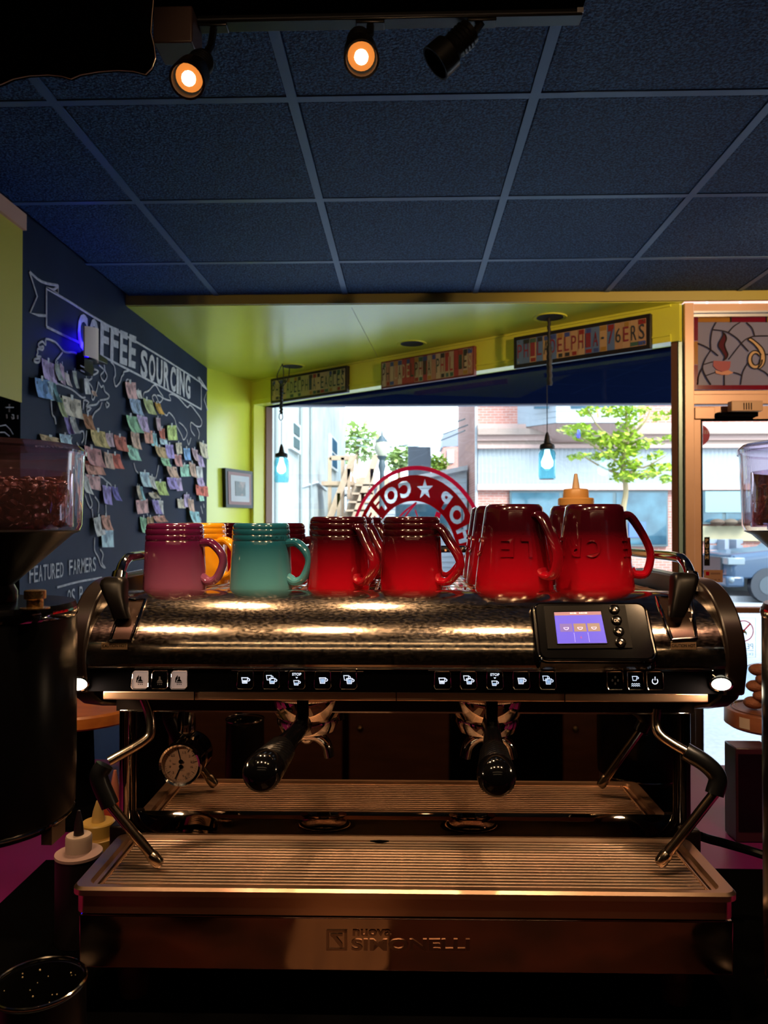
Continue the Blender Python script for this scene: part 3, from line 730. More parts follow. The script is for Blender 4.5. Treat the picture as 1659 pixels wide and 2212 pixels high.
# ============================================================ window decal (seen from behind, so it reads mirrored)
dcl = tag(bpy.data.objects.new('window_decal', None), 'round red coffee shop decal with star and lettering on the window glass', 'decal')
C.objects.link(dcl)
DO = GO - 0.004
ctop = WPX(897, 1006, DO); cl = WPX(768, 1110, DO); cr = WPX(1035, 1110, DO)
half = (ws(cr) - ws(cl)) / 2; zc = (cl.z + cr.z) / 2; sag = ctop.z - zc
RR = (half * half + sag * sag) / (2 * sag); sc0 = (ws(cr) + ws(cl)) / 2; zc0 = ctop.z - RR
dcl.matrix_basis = W0 @ Matrix.Translation(WP(sc0, zc0 - RR, DO))
def dp(r, a, off=0.0):      # a in degrees from straight up, positive to the right in the picture
    return WP(sc0 + r * math.sin(rad(a)), zc0 + r * math.cos(rad(a)), DO - off)
m_decal = vinyl('red vinyl', (0.52, 0.004, 0.025))
m_dwhite = vinyl('white vinyl', (0.85, 0.88, 0.9))
def annulus(r0, r1, off, n=96, a0=-180, a1=180):
    bb = MB(); v = []; f = []
    for i in range(n + 1):
        a = a0 + (a1 - a0) * i / n; v += [dp(r0, a, off), dp(r1, a, off)]
    for i in range(n): f.append((2 * i, 2 * i + 1, 2 * i + 3, 2 * i + 2))
    bb.add(v, f); return bb
R1, R2, R3, R4 = RR, RR * 0.952, RR * 0.895, RR * 0.60
annulus(R2, R1, 0).build('outer_ring', m_decal, dcl)
holes = MB()
band = MB(); n_ = 120; v_ = []; f_ = []
for i in range(n_):
    a_ = 360.0 * i / n_; v_ += [dp(R4, a_, 0.0), dp(R3, a_, 0.0), dp(R3, a_, 0.002), dp(R4, a_, 0.002)]
for i in range(n_):
    j = (i + 1) % n_
    for k in range(4): f_.append((4 * i + k, 4 * i + (k + 1) % 4, 4 * j + (k + 1) % 4, 4 * j + k))
band.add(v_, f_)
rm = (R3 + R4) / 2; lh = (R3 - R4) * 0.66
# lettering laid along the band; from inside it runs right to left and is mirrored
def ringtext(ch, a, asp=None):
    vs, fs, asp = text_geo(ch, 0.045, 0.02)
    w = lh * min(asp, 1.1)
    holes.add([dp(rm + (v - 0.5) * lh, a - (u - 0.5) * math.degrees(w / rm) * 1.0, 0.001 + w_ * 0.2) for u, v, w_ in vs], fs)
for ch, a in zip('COFFEE', (-9, -26, -41, -54, -66, -78)): ringtext(ch, a)
for ch, a in zip('POHS', (36, 54, 72, 90)): ringtext(ch, a)
pts = []
for k in range(10):
    a = rad(36 * k); r = lh * (0.62 if k % 2 == 0 else 0.25); s, z = math.sin(a) * r, math.cos(a) * r
    t = rad(13); pts.append(WP(sc0 + rm * math.sin(t) + s, zc0 + rm * math.cos(t) + z, DO - 0.002))
holes.prism([p + wn * 0.006 for p in pts], wn * -0.010)
cut(band, holes).build('letter_band', m_decal, dcl, smooth=False)
for L, w in (([(0.05, 0.585), (-0.18, 0.44), (-0.30, 0.27), (-0.33, 0.1), (-0.33, -0.2)], 0.022), ([(0.05, 0.585), (-0.10, 0.44), (-0.20, 0.27), (-0.22, 0.1), (-0.22, -0.2)], 0.022),
             ([(0.03, 0.50), (0.07, 0.40), (0.07, 0.30), (0.02, 0.2), (-0.03, 0.0)], 0.018), ([(0.36, 0.47), (0.26, 0.2), (0.22, 0.0), (0.2, -0.3)], 0.07)):
    P = spline([WP(sc0 + x * RR, zc0 + z * RR, DO - 0.001) for x, z in L], 5); b = MB(); v = []; f = []
    for i, p in enumerate(P):
        t = (P[min(i + 1, len(P) - 1)] - P[max(i - 1, 0)]).normalized(); q = t.cross(wn).normalized() * w * RR * 0.5; v += [p + q, p - q]
    f = [(2 * i, 2 * i + 1, 2 * i + 3, 2 * i + 2) for i in range(len(P) - 1)]; b.add(v, f); b.build('cup_line', m_decal, dcl)

# ============================================================ licence plate signs on the header
def sign(name, label, corners, words, board, palette, lets, seed, frame_w=0.1, gapdot=None):
    rnd = random.Random(seed)
    q = [WPX(*c, -0.03) for c in corners]      # tl, tr, br, bl
    s0 = (ws(q[0]) + ws(q[3])) / 2; s1 = (ws(q[1]) + ws(q[2])) / 2
    z1 = (q[0].z + q[1].z) / 2; z0 = (q[2].z + q[3].z) / 2
    r = thing(name, label, 'sign', WP((s0 + s1) / 2, z0, -0.015), group='licence plate signs on the window header')
    bb = MB(); wbox(bb, s0, s1, -0.03, -0.003, z0, z1); bb.build('backing_board', board, r, bevel=0.003)
    fs = (z1 - z0) * frame_w; a0, a1, b0, b1 = s0 + fs, s1 - fs, z0 + fs, z1 - fs
    n = len(words); cw = (a1 - a0) / n
    for i, ch in enumerate(words):
        x0 = a0 + cw * i; c = palette[rnd.randrange(len(palette))]
        bb = MB(); wbox(bb, x0 + 0.0006, x0 + cw - 0.0006, -0.0325, -0.028, b0, b1); pl = bb.build('plate_strip', mat('plate %.2f %.2f %.2f' % c, c, rough=0.35, metal=0.1), r)
        for (zz0, zz1, pr) in ((b1 - (b1 - b0) * 0.2, b1 - 0.003, 0.75), (b0 + 0.003, b0 + (b1 - b0) * 0.17, 0.6)):
            if rnd.random() < pr:
                c2 = ((0.25, 0.03, 0.03), (0.05, 0.08, 0.3), (0.05, 0.12, 0.1), (0.35, 0.2, 0.05), (0.03, 0.03, 0.04))[rnd.randrange(5)]
                e = rnd.uniform(0.05, 0.3) * cw; bb = MB(); wbox(bb, x0 + e, x0 + cw - e * 0.5, -0.0335, -0.032, zz0, zz1); bb.build('sticker', mat('sticker %.2f %.2f' % c2[:2], c2, rough=0.4), pl)
        if ch == ' ': continue
        col = lets[rnd.randrange(len(lets))]
        m = mat('plate ink %.2f %.2f %.2f' % col, col, rough=0.4)
        zl0, zl1 = b0 + (b1 - b0) * 0.24, b0 + (b1 - b0) * 0.80
        if ch == '*':
            bb = MB(); bb.ball(WP(x0 + cw / 2, (zl0 + zl1) / 2, -0.033), cw * 0.16, 8, 6); bb.build('dot', m, pl); continue
        bb = MB(); bb.text(ch, lambda u, v, w: WP(x0 + cw * (0.16 + 0.68 * u), zl0 + (zl1 - zl0) * v, -0.0345), bold=0.0); bb.build('letter', m, pl)
    for sx in (a0 + 0.012, a1 - 0.012):
        for zz in (b0 + 0.01, b1 - 0.01):
            bb = MB(); bb.ball(WP(sx, zz, -0.033), 0.004, 8, 6); bb.build('screw', m_steel, r)
m_board = mat('dark sign board', (0.012, 0.010, 0.012), rough=0.5)
m_board2 = mat('red brown sign board', (0.16, 0.035, 0.03), rough=0.5)
tan_p = [(0.50, 0.40, 0.25), (0.46, 0.36, 0.24), (0.42, 0.38, 0.20)]
sign('licence_plate_sign', 'cream licence plate sign reading Philadelphia Eagles in green, left end of header', [(582, 817), (748, 792), (751, 848), (587, 870)], 'PHILADELPHIA*EAGLES', m_board, tan_p + [(0.40, 0.42, 0.22)], [(0.02, 0.07, 0.06), (0.02, 0.05, 0.09)], 3)
sign('licence_plate_sign', 'red and white licence plate sign reading Philadelphia Phillies, middle of header', [(822, 782), (1022, 747), (1026, 812), (824, 838)], 'PHILADELPHIA PHILLIES', m_board2, [(0.48, 0.38, 0.30), (0.35, 0.05, 0.06), (0.42, 0.34, 0.26), (0.40, 0.20, 0.17), (0.50, 0.42, 0.34)], [(0.06, 0.04, 0.04), (0.45, 0.36, 0.28), (0.3, 0.03, 0.04), (0.04, 0.06, 0.06)], 5, 0.06)
sign('licence_plate_sign', 'multicoloured licence plate sign reading Philadelphia 76ers, right end of header', [(1107, 728), (1404, 678), (1406, 752), (1112, 797)], 'PHILADELPHIA*76ERS', m_board, [(0.50, 0.33, 0.19), (0.50, 0.35, 0.22), (0.48, 0.30, 0.18), (0.12, 0.2, 0.42)], [(0.22, 0.03, 0.05), (0.03, 0.05, 0.12), (0.04, 0.05, 0.07), (0.25, 0.03, 0.05)], 11, 0.12)

# ============================================================ lamps on the soffit
m_hole = mat('dark recess', (0.008, 0.010, 0.008), rough=0.7)
def downlight(px, py, label):
    c = PZ(px, py, SOF)
    r = thing('recessed_light', label, 'ceiling light', c + Vector((0, 0, -0.005)), group='recessed fittings in the lime soffit')
    n = 28; bb = MB(); bb.lathe([(0.062, 0.0), (0.082, -0.004), (0.085, 0.0), (0.084, 0.006)], n, Matrix.Translation(c + Vector((0, 0, -0.001))), cap=False); bb.build('trim_ring', m_green, r)
    bb = MB(); bb.cyl(c + Vector((0, 0, -0.0035)), c + Vector((0, 0, -0.0005)), 0.066, n=n); bb.build('opening', m_hole, r)
    return c
c1 = downlight(632, 791, 'recessed fitting in the lime soffit holding the left jar pendant')
c2 = downlight(890, 742, 'empty recessed fitting in the middle of the lime soffit')
c3 = downlight(1188, 685, 'recessed fitting in the lime soffit holding the right jar pendant')
m_jar = glass('teal jar glass', (0.45, 0.82, 0.90), 1.2, ior=1.45)
m_bulb = mat('jar bulb', (1, 1, 1), emit=(0.75, 0.97, 1.0), estr=9.0)
m_cord = mat('black cord', (0.006, 0.007, 0.010), rough=0.6)
def pendant(c, jt, jb, jx, label, left):
    p = PY(jx, jt, c.y); h = p.z - PY(jx, jb, c.y).z; x = p.x
    r = thing('jar_pendant', label, 'pendant lamp', (x, c.y, p.z - h), group='mason jar pendants')
    rr = 0.27 * h; T = Matrix.Translation((x, c.y, p.z - h))
    bb = MB(); bb.lathe([(0.6 * rr, 0.004), (0.93 * rr, 0.006), (rr, 0.02), (rr, 0.78 * h), (0.9 * rr, 0.86 * h), (0.78 * rr, 0.9 * h), (0.78 * rr, h)], 28, T, cap=False)
    bb.cyl((x, c.y, p.z - h + 0.001), (x, c.y, p.z - h + 0.004), 0.9 * rr, n=24); bb.build('jar', m_jar, r)
    bb = MB(); bb.lathe([(0.82 * rr, h - 0.012), (0.85 * rr, h + 0.002), (0.8 * rr, h + 0.012), (0.4 * rr, h + 0.02), (0.26 * rr, h + 0.055), (0.1 * rr, h + 0.075)], 24, T); cap = bb.build('cap', m_cord, r)
    for k in range(3):
        bb = MB(); bb.lathe([(0.83 * rr, h - 0.010 + k * 0.005), (0.87 * rr, h - 0.008 + k * 0.005), (0.83 * rr, h - 0.006 + k * 0.005)], 24, T, cap=False); bb.build('thread_ring', m_cord, cap)
    bb = MB(); bb.lathe([(0.012, 0.92 * h), (0.014, 0.8 * h), (0.030, 0.55 * h), (0.028, 0.42 * h), (0.012, 0.34 * h)], 18, T); bb.build('bulb', m_bulb, r)
    ct = p.z + 0.07
    if left:
        ring = PY(604, 900, c.y); bz = PY(606, 835, c.y).z
        bb = MB(); bb.tube([(x, c.y, ct - 0.01), (x, c.y, ring.z - 0.03)], 0.0022, 6); bb.build('cord', m_cord, r)
        bb = MB(); bb.tube([(x - 0.004 + 0.012 * math.sin(a * 0.5236), c.y, ring.z + 0.025 * math.cos(a * 0.5236)) for a in range(13)], 0.0035, 6); bb.build('loop', m_cord, r)
        P = [(x + 0.0035 * math.sin(k * 2.1), c.y + 0.0035 * math.cos(k * 2.1), ring.z + 0.02 + (bz - ring.z - 0.02) * k / 24) for k in range(25)]
        bb = MB(); bb.tube(P, 0.009, 8); bb.tube([(v[0] - 0.006, v[1], v[2]) for v in P], 0.007, 8); bb.build('cord_bundle', m_cord, r)
        top = c + Vector((-0.02, 0, -0.002)); hook = PZ(610, 786, SOF - 0.004)
        for pth in ([Vector((x, c.y, bz)), Vector((x - 0.03, c.y, (bz + SOF) / 2)), hook], [Vector((x + 0.005, c.y, bz)), hook.lerp(Vector((x, c.y, bz)), 0.4) + Vector((0.01, 0, 0)), hook],
                    [Vector((x + 0.01, c.y, bz)), Vector((x + 0.045, c.y, (bz + SOF) / 2 - 0.01)), top]):
            bb = MB(); bb.tube(spline(pth, 5), 0.003, 6); bb.build('cord', m_cord, r)
    else:
        bz = PY(1186, 832, c.y).z
        bb = MB(); bb.tube([(x, c.y, ct - 0.01), (x, c.y, bz)], 0.0024, 6); bb.build('cord', m_cord, r)
        P = [(c.x - 0.004 + (x - c.x + 0.012) * 0.3 + 0.0022 * math.sin(k * 1.9), c.y + 0.0022 * math.cos(k * 1.9), bz + (SOF - 0.003 - bz) * k / 30) for k in range(31)]
        bb = MB(); bb.tube(P, [0.012 if k < 18 else 0.008 for k in range(31)], 8); bb.tube([(v[0] + 0.008, v[1], v[2]) for v in P[:18]], 0.007, 8); bb.build('cord_bundle', m_cord, r)
    L = bpy.data.lights.new('jar_lamp', 'POINT'); L.energy = 5.0; L.color = (0.8, 0.97, 1.0); L.shadow_soft_size = 0.03
    lo = bpy.data.objects.new('jar_lamp', L); C.objects.link(lo); lo.parent = r; lo.location = (0, 0, 0.5 * h)
    return r
pendant(c1, 984, 1043, 608, 'teal mason jar pendant with looped black cord near the left window edge', True)
pendant(c3, 966, 1036, 1182, 'teal mason jar pendant with thick black cord before the brick shop', False)

# ============================================================ framed photo on the lime wall
cwd = Vector((A.x - CL.x, A.y - CL.y, 0)).normalized(); cwn = Vector((cwd.y, -cwd.x, 0))
def CP(px, py, off=0.0): return PP(px, py, CL + cwn * off, cwn)
pic = [CP(479, 1011, .0), CP(538, 1019, .0), CP(539, 1098, .0), CP(481, 1096, .0)]
fr = thing('framed_photo', 'small framed photo with white mat on the lime corner wall', 'picture', (pic[2] + pic[3]) / 2)
def inset(q, t): c = sum(q, Vector()) / 4; return [p.lerp(c, t) for p in q]
for nm, t, o0, o1, m in (('frame', 0.0, 0.001, 0.03, m_sblack), ('inner_frame', 0.16, 0.028, 0.033, mat('rose frame', (0.22, 0.06, 0.05), rough=0.4)), ('mat_board', 0.32, 0.03, 0.035, mat('white mat', (0.6, 0.62, 0.66), rough=0.7)),
                         ('photo_print', 0.62, 0.034, 0.037, mat('dark print', (0.02, 0.03, 0.03), rough=0.3, col2=(0.45, 0.25, 0.2), nscale=14, lo=0.5, hi=0.7))):
    bb = MB(); bb.prism([p + cwn * o0 for p in inset(pic, t)], cwn * (o1 - o0)); bb.build(nm, m, fr)

# ============================================================ chalk drawing on the left wall
XC = WL + 0.0032
def CW(px, py, off=0.0): return PX(px, py, XC + off)
chalk = tag(bpy.data.objects.new('chalk_drawing', None), 'white chalk world map with coffee sourcing banner on the left wall', 'drawing')
C.objects.link(chalk); chalk.matrix_basis = W0 @ Matrix.Translation(CW(250, 1200))
def chalkline(L, w=0.005, nm='chalk_line', sm=True):
    P = [CW(*p) for p in L]
    if sm and len(P) > 2: P = spline(P, 3)
    bb = MB(); bb.tube(P, w, 6, flat=((1, 0, 0), 0.35)); return bb.build(nm, m_white, chalk)
z3 = lambda x, y: (x / 2.99, 560 + y / 2.99)
z7 = lambda x, y: (40 + x / 6.38, 700 + y / 6.38)
z8 = lambda x, y: (240 + x / 6.145, 800 + y / 6.145)
z4 = lambda x, y: (x / 5.185, 920 + y / 5.185)
for L, sm in (([(190, 80), (270, 145), (375, 170)], 1), ([(190, 80), (240, 240), (195, 345), (250, 362), (300, 365)], 0), ([(375, 170), (375, 225), (300, 185)], 0), ([(300, 185), (345, 195), (375, 175)], 1),
              ([(300, 185), (300, 435)], 0), ([(305, 190), (450, 275), (560, 345), (720, 440), (1000, 605), (1260, 770)], 1), ([(300, 435), (420, 495), (540, 550)], 1), ([(650, 620), (900, 750), (1100, 855), (1300, 970)], 1),
              ([(1250, 765), (1300, 800), (1300, 970)], 0), ([(1285, 760), (1340, 845), (1318, 905), (1340, 975)], 0), ([(1285, 760), (1290, 790), (1340, 845)], 0)):
    chalkline([z3(*p) for p in L], 0.0052, 'banner_line', bool(sm))
for L in ([(800, 405), (740, 390), (630, 380), (540, 280), (490, 240), (380, 205), (375, 290), (330, 240), (275, 275), (290, 320), (345, 310), (330, 355), (265, 340), (265, 400), (250, 440), (310, 450)],
          [(300, 480), (260, 478), (215, 490), (225, 520), (270, 530), (300, 505)], [(605, 390), (560, 450), (512, 510), (525, 560)], [(475, 960), (515, 825), (620, 850), (740, 905), (870, 1010), (920, 1010)],
          [(450, 1060), (465, 1240), (500, 1290), (515, 1380)], [(1040, 620), (1100, 650), (1060, 690), (1010, 710), (1010, 750), (960, 790), (1000, 850), (1020, 900), (1010, 1020), (1040, 1030), (1090, 860), (1100, 800), (1140, 870), (1170, 850), (1190, 930), (1245, 980), (1230, 1030), (1120, 1050)],
          [(1130, 430), (1200, 470), (1140, 490), (1180, 560), (1190, 640), (1220, 720), (1180, 790), (1130, 710), (1180, 640), (1110, 570)],
          [(1210, 1070), (1250, 1110), (1215, 1150), (1200, 1090)], [(1110, 1060), (1070, 1110), (960, 1130), (940, 1210), (1000, 1160), (930, 1130), (970, 1080), (900, 1050), (890, 1180), (900, 1090)], [(1150, 1080), (1120, 1160), (1050, 1220), (1020, 1290), (1000, 1370), (975, 1430)],
          [(700, 1380), (715, 1440), (720, 1530)], [(740, 1500), (780, 1450), (825, 1490), (890, 1480), (900, 1580), (870, 1640)], [(735, 1560), (720, 1640), (780, 1710), (830, 1690), (800, 1630)], [(940, 1470), (920, 1660)],
          [(1270, 520), (1320, 580), (1335, 700), (1315, 760), (1340, 860), (1400, 800), (1420, 730), (1450, 690), (1450, 660), (1530, 640)], [(1480, 790), (1500, 765), (1530, 780), (1520, 815)]):
    chalkline([z7(*p) for p in L], 0.0042, 'map_line')
for L in ([(430, 380), (435, 300), (500, 270), (580, 190), (640, 280), (690, 360), (640, 430), (590, 330), (545, 350), (570, 420)], [(610, 330), (650, 340), (690, 370), (790, 400), (770, 330), (820, 320), (900, 370), (1010, 490), (1050, 460), (1120, 540), (1200, 660), (1190, 740), (1130, 740), (1060, 690), (1060, 790), (1110, 870)],
          [(670, 600), (690, 570), (740, 600), (770, 560), (840, 640), (870, 740), (930, 850), (965, 925), (1010, 830), (960, 740), (900, 690)], [(1140, 760), (1170, 830), (1160, 915)], [(1010, 920), (1030, 990), (1060, 900)], [(1180, 1600), (1240, 1500), (1220, 1620)], [(1190, 1800), (1215, 1900)], [(1225, 1770), (1235, 1820)], [(1180, 1950), (1195, 1990)], [(1150, 90), (1200, 190), (1280, 260)],
          [(300, 1230), (330, 1330), (370, 1370)], [(630, 1260), (610, 1370), (590, 1440)], [(470, 1870), (495, 1955)]):
    chalkline([z8(*p) for p in L], 0.0042, 'map_line')
for L in ([(1100, 560), (1150, 580), (1190, 620), (1240, 660), (1260, 720)], [(950, 760), (980, 860), (1015, 920), (1030, 860), (1000, 760), (1015, 700)], [(1030, 930), (1045, 1060)], [(1060, 1250), (1060, 1390), (1100, 1470), (1130, 1560), (1180, 1590), (1140, 1530), (1155, 1440), (1120, 1380)], [(1185, 880), (1190, 1010)], [(1060, 790), (1105, 860), (1100, 980)],
          [(640, 1810), (880, 1745), (1140, 1700)], [(1370, 1660), (1590, 1615)]):
    chalkline([z4(*p) for p in L], 0.0042, 'map_line')
def walltext(s, bl, br, tr_, tl, bold=0.0, nm='chalk_text'):
    q = [CW(*p, 0.0008) for p in (bl, br, tr_, tl)]
    bb = MB(); bb.text(s, lambda u, v, w: bil(q, u, v), bold=bold); bb.build(nm, m_white, chalk)
def chalkword(s, bl, br, tr_, tl, bold):
    """word drawn letter by letter, each letter a mesh of its own"""
    q = [CW(*p, 0.0008) for p in (bl, br, tr_, tl)]; n = len(s)
    wts = [0.45 if ch == 'I' else 1.0 for ch in s]; tot = sum(wts); u0 = 0.0
    for ch, w in zip(s, wts):
        a0 = u0 / tot; a1 = (u0 + w) / tot; u0 += w
        if ch == ' ': continue
        bb = MB(); bb.text(ch, lambda u, v, w_: bil(q, a0 + (a1 - a0) * (0.08 + 0.84 * u), v), bold=bold); bb.build('chalk_letter', m_white, chalk)
chalkword('COFFEE', (166, 753), (294, 797), (296, 728), (166, 672), 0.035)
chalkword('SOURCING', (302, 812), (412, 864), (412, 812), (303, 752), 0.035)
chalkword('FEATURED', z4(325, 1765), z4(715, 1690), z4(715, 1525), z4(325, 1575), 0.006)
chalkword('FARMERS', z4(770, 1672), z4(1078, 1625), z4(1078, 1465), z4(770, 1505), 0.006)
chalkword('OS P', z4(752, 2010), z4(930, 1965), z4(930, 1790), z4(752, 1842), 0.006)

# ============================================================ banknotes taped to the map
COL = dict(lilac=(0.50, 0.36, 0.56), sage=(0.42, 0.44, 0.33), mauve=(0.50, 0.33, 0.38), blue=(0.20, 0.36, 0.62), sky=(0.45, 0.58, 0.70), teal=(0.30, 0.52, 0.55), cream=(0.60, 0.50, 0.38), copper=(0.36, 0.14, 0.06),
           tan=(0.50, 0.33, 0.17), gold=(0.55, 0.40, 0.16), brick=(0.48, 0.12, 0.08), rose=(0.58, 0.26, 0.25), pink=(0.62, 0.34, 0.33), scarlet=(0.60, 0.13, 0.09), indigo=(0.16, 0.13, 0.42), white=(0.62, 0.58, 0.55),
           salmon=(0.60, 0.28, 0.21), slate=(0.30, 0.38, 0.52), olive=(0.44, 0.47, 0.22), orange=(0.62, 0.33, 0.06), green=(0.30, 0.52, 0.32), peach=(0.60, 0.38, 0.29), lime=(0.45, 0.54, 0.18), mint=(0.36, 0.62, 0.48), violet=(0.36, 0.27, 0.58))
NOTES = [  # centre x, y, width, height in the frame, colour, where it hangs
 (101, 800, 28, 44, 'lilac', 'Alaska'), (119, 806, 11, 36, 'sage', 'Alaska'), (128, 806, 9, 42, 'mauve', 'Alaska'), (83, 841, 32, 42, 'blue', 'the north Pacific'), (101, 846, 12, 42, 'sky', 'the north Pacific'), (109, 846, 9, 42, 'teal', 'the north Pacific'),
 (140, 819, 10, 28, 'cream', 'Canada'), (156, 821, 8, 38, 'sage', 'Canada'), (179, 836, 10, 34, 'white', 'Canada'), (194, 850, 9, 11, 'peach', 'Canada'), (152, 880, 40, 42, 'cream', 'the western United States'), (124, 880, 12, 42, 'olive', 'the western United States'),
 (184, 912, 20, 32, 'copper', 'the eastern United States'), (134, 919, 12, 40, 'violet', 'Mexico'), (145, 921, 12, 36, 'white', 'Mexico'), (106, 951, 44, 20, 'tan', 'the Pacific above the left hopper'), (136, 954, 24, 30, 'sky', 'Mexico'),
 (206, 948, 32, 36, 'gold', 'the Caribbean'), (230, 952, 16, 30, 'mauve', 'the Caribbean'), (251, 957, 26, 32, 'brick', 'the Caribbean'), (194, 984, 36, 40, 'rose', 'Colombia'), (197, 1012, 38, 30, 'salmon', 'Colombia'), (196, 1040, 30, 30, 'pink', 'Colombia'), (177, 1045, 16, 38, 'white', 'Peru'),
 (225, 994, 18, 34, 'peach', 'Venezuela'), (245, 997, 24, 32, 'scarlet', 'Venezuela'), (227, 1068, 18, 40, 'violet', 'Brazil'), (243, 1066, 13, 30, 'indigo', 'Brazil'), (207, 1139, 20, 40, 'white', 'Argentina'), (221, 1129, 18, 32, 'salmon', 'Argentina'), (229, 1162, 26, 40, 'sky', 'Argentina'),
 (278, 846, 22, 36, 'pink', 'Iceland'), (294, 853, 10, 18, 'white', 'Iceland'), (286, 878, 24, 34, 'slate', 'Britain'), (310, 878, 20, 32, 'olive', 'Scandinavia'), (336, 882, 12, 24, 'orange', 'Finland'), (278, 917, 26, 36, 'green', 'Spain'), (301, 914, 22, 34, 'lilac', 'France'),
 (286, 951, 18, 36, 'peach', 'Morocco'), (314, 945, 18, 28, 'salmon', 'Italy'), (330, 950, 12, 28, 'teal', 'Greece'), (338, 917, 9, 28, 'mauve', 'Ukraine'), (346, 936, 12, 24, 'brick', 'Turkey'), (366, 937, 20, 32, 'lime', 'Kazakhstan'), (279, 979, 24, 32, 'mint', 'west Africa'),
 (351, 954, 16, 14, 'sky', 'Iraq'), (341, 975, 22, 24, 'tan', 'Egypt'), (362, 976, 17, 30, 'violet', 'Arabia'), (352, 998, 18, 18, 'green', 'Sudan'), (380, 970, 12, 24, 'cream', 'Pakistan'), (382, 995, 16, 26, 'rose', 'India'), (400, 982, 14, 26, 'blue', 'Nepal'), (417, 981, 12, 26, 'mauve', 'China'), (426, 995, 12, 26, 'lilac', 'China'),
 (434, 971, 16, 32, 'cream', 'Japan'), (396, 1018, 20, 26, 'mint', 'Sri Lanka'), (412, 1013, 13, 30, 'peach', 'Thailand'), (427, 1021, 13, 26, 'white', 'Vietnam'), (364, 1019, 21, 24, 'peach', 'Ethiopia'), (364, 1045, 20, 26, 'violet', 'Kenya'), (382, 1047, 13, 28, 'lilac', 'the Indian Ocean'),
 (309, 1036, 20, 32, 'sky', 'Ghana'), (324, 1041, 12, 28, 'white', 'Nigeria'), (341, 1055, 22, 30, 'lime', 'Uganda'), (290, 1064, 7, 30, 'cream', 'Congo'), (299, 1066, 12, 30, 'teal', 'Congo'), (303, 1096, 25, 30, 'pink', 'Angola'), (325, 1071, 18, 13, 'cream', 'Zambia'), (327, 1094, 14, 30, 'violet', 'Malawi'), (340, 1095, 12, 30, 'white', 'Malawi'),
 (308, 1133, 14, 34, 'green', 'South Africa'), (321, 1130, 14, 26, 'tan', 'South Africa'), (339, 1122, 24, 14, 'salmon', 'South Africa'), (427, 1041, 14, 20, 'lilac', 'the Philippines'), (431, 1059, 26, 22, 'scarlet', 'New Guinea'), (389, 1088, 16, 20, 'cream', 'Sumatra'), (400, 1082, 12, 28, 'lilac', 'Java'), (408, 1090, 12, 26, 'peach', 'Java'),
 (414, 1117, 20, 28, 'teal', 'Australia'), (430, 1076, 10, 14, 'mint', 'New Guinea')]
PLACE = dict(Alaska='upper left of the chalk map, below the fly trap')
def note_mat(cn):
    c = COL[cn]; nm = 'banknote ' + cn
    if nm in MATS: return MATS[nm]
    return mat(nm, tuple(x * 0.8 for x in c), rough=0.8, spec=0.2, col2=tuple(min(1, x * 1.5 + 0.08) for x in c), nscale=26, ndetail=6, lo=0.38, hi=0.6)
def ordinal(k): return ('', 'second ', 'third ', 'fourth ', 'fifth ', 'sixth ', 'seventh ')[k]
# label by colour, counted from the top left over the whole wall
bycol = {}
for i, nn in enumerate(NOTES): bycol.setdefault(nn[4], []).append(i)
lab = {}
for cn, ids in bycol.items():
    ids = sorted(ids, key=lambda i: NOTES[i][0])
    for k, i in enumerate(ids):
        x, y = NOTES[i][0], NOTES[i][1]
        near = min((j for j in range(len(NOTES)) if j != i and NOTES[j][4] != cn), key=lambda j: (NOTES[j][0] - x) ** 2 + (NOTES[j][1] - y) ** 2)
        rel = 'beside'
        dx, dy = x - NOTES[near][0], y - NOTES[near][1]
        rel = ('below' if dy > 0 else 'above') if abs(dy) > abs(dx) * 1.3 else ('right of' if dx > 0 else 'left of')
        OW = ('first', 'second', 'third', 'fourth', 'fifth', 'sixth', 'seventh', 'eighth', 'ninth', 'tenth')
        if len(ids) == 1: lab[i] = 'only %s banknote taped to the chalk map, %s a %s one' % (cn, rel, NOTES[near][4])
        else: lab[i] = '%s banknote %s a %s one, %s %s note from the left' % (cn, rel, NOTES[near][4], OW[k], cn)
m_tape = mat('paper tape', (0.62, 0.62, 0.62), rough=0.7)
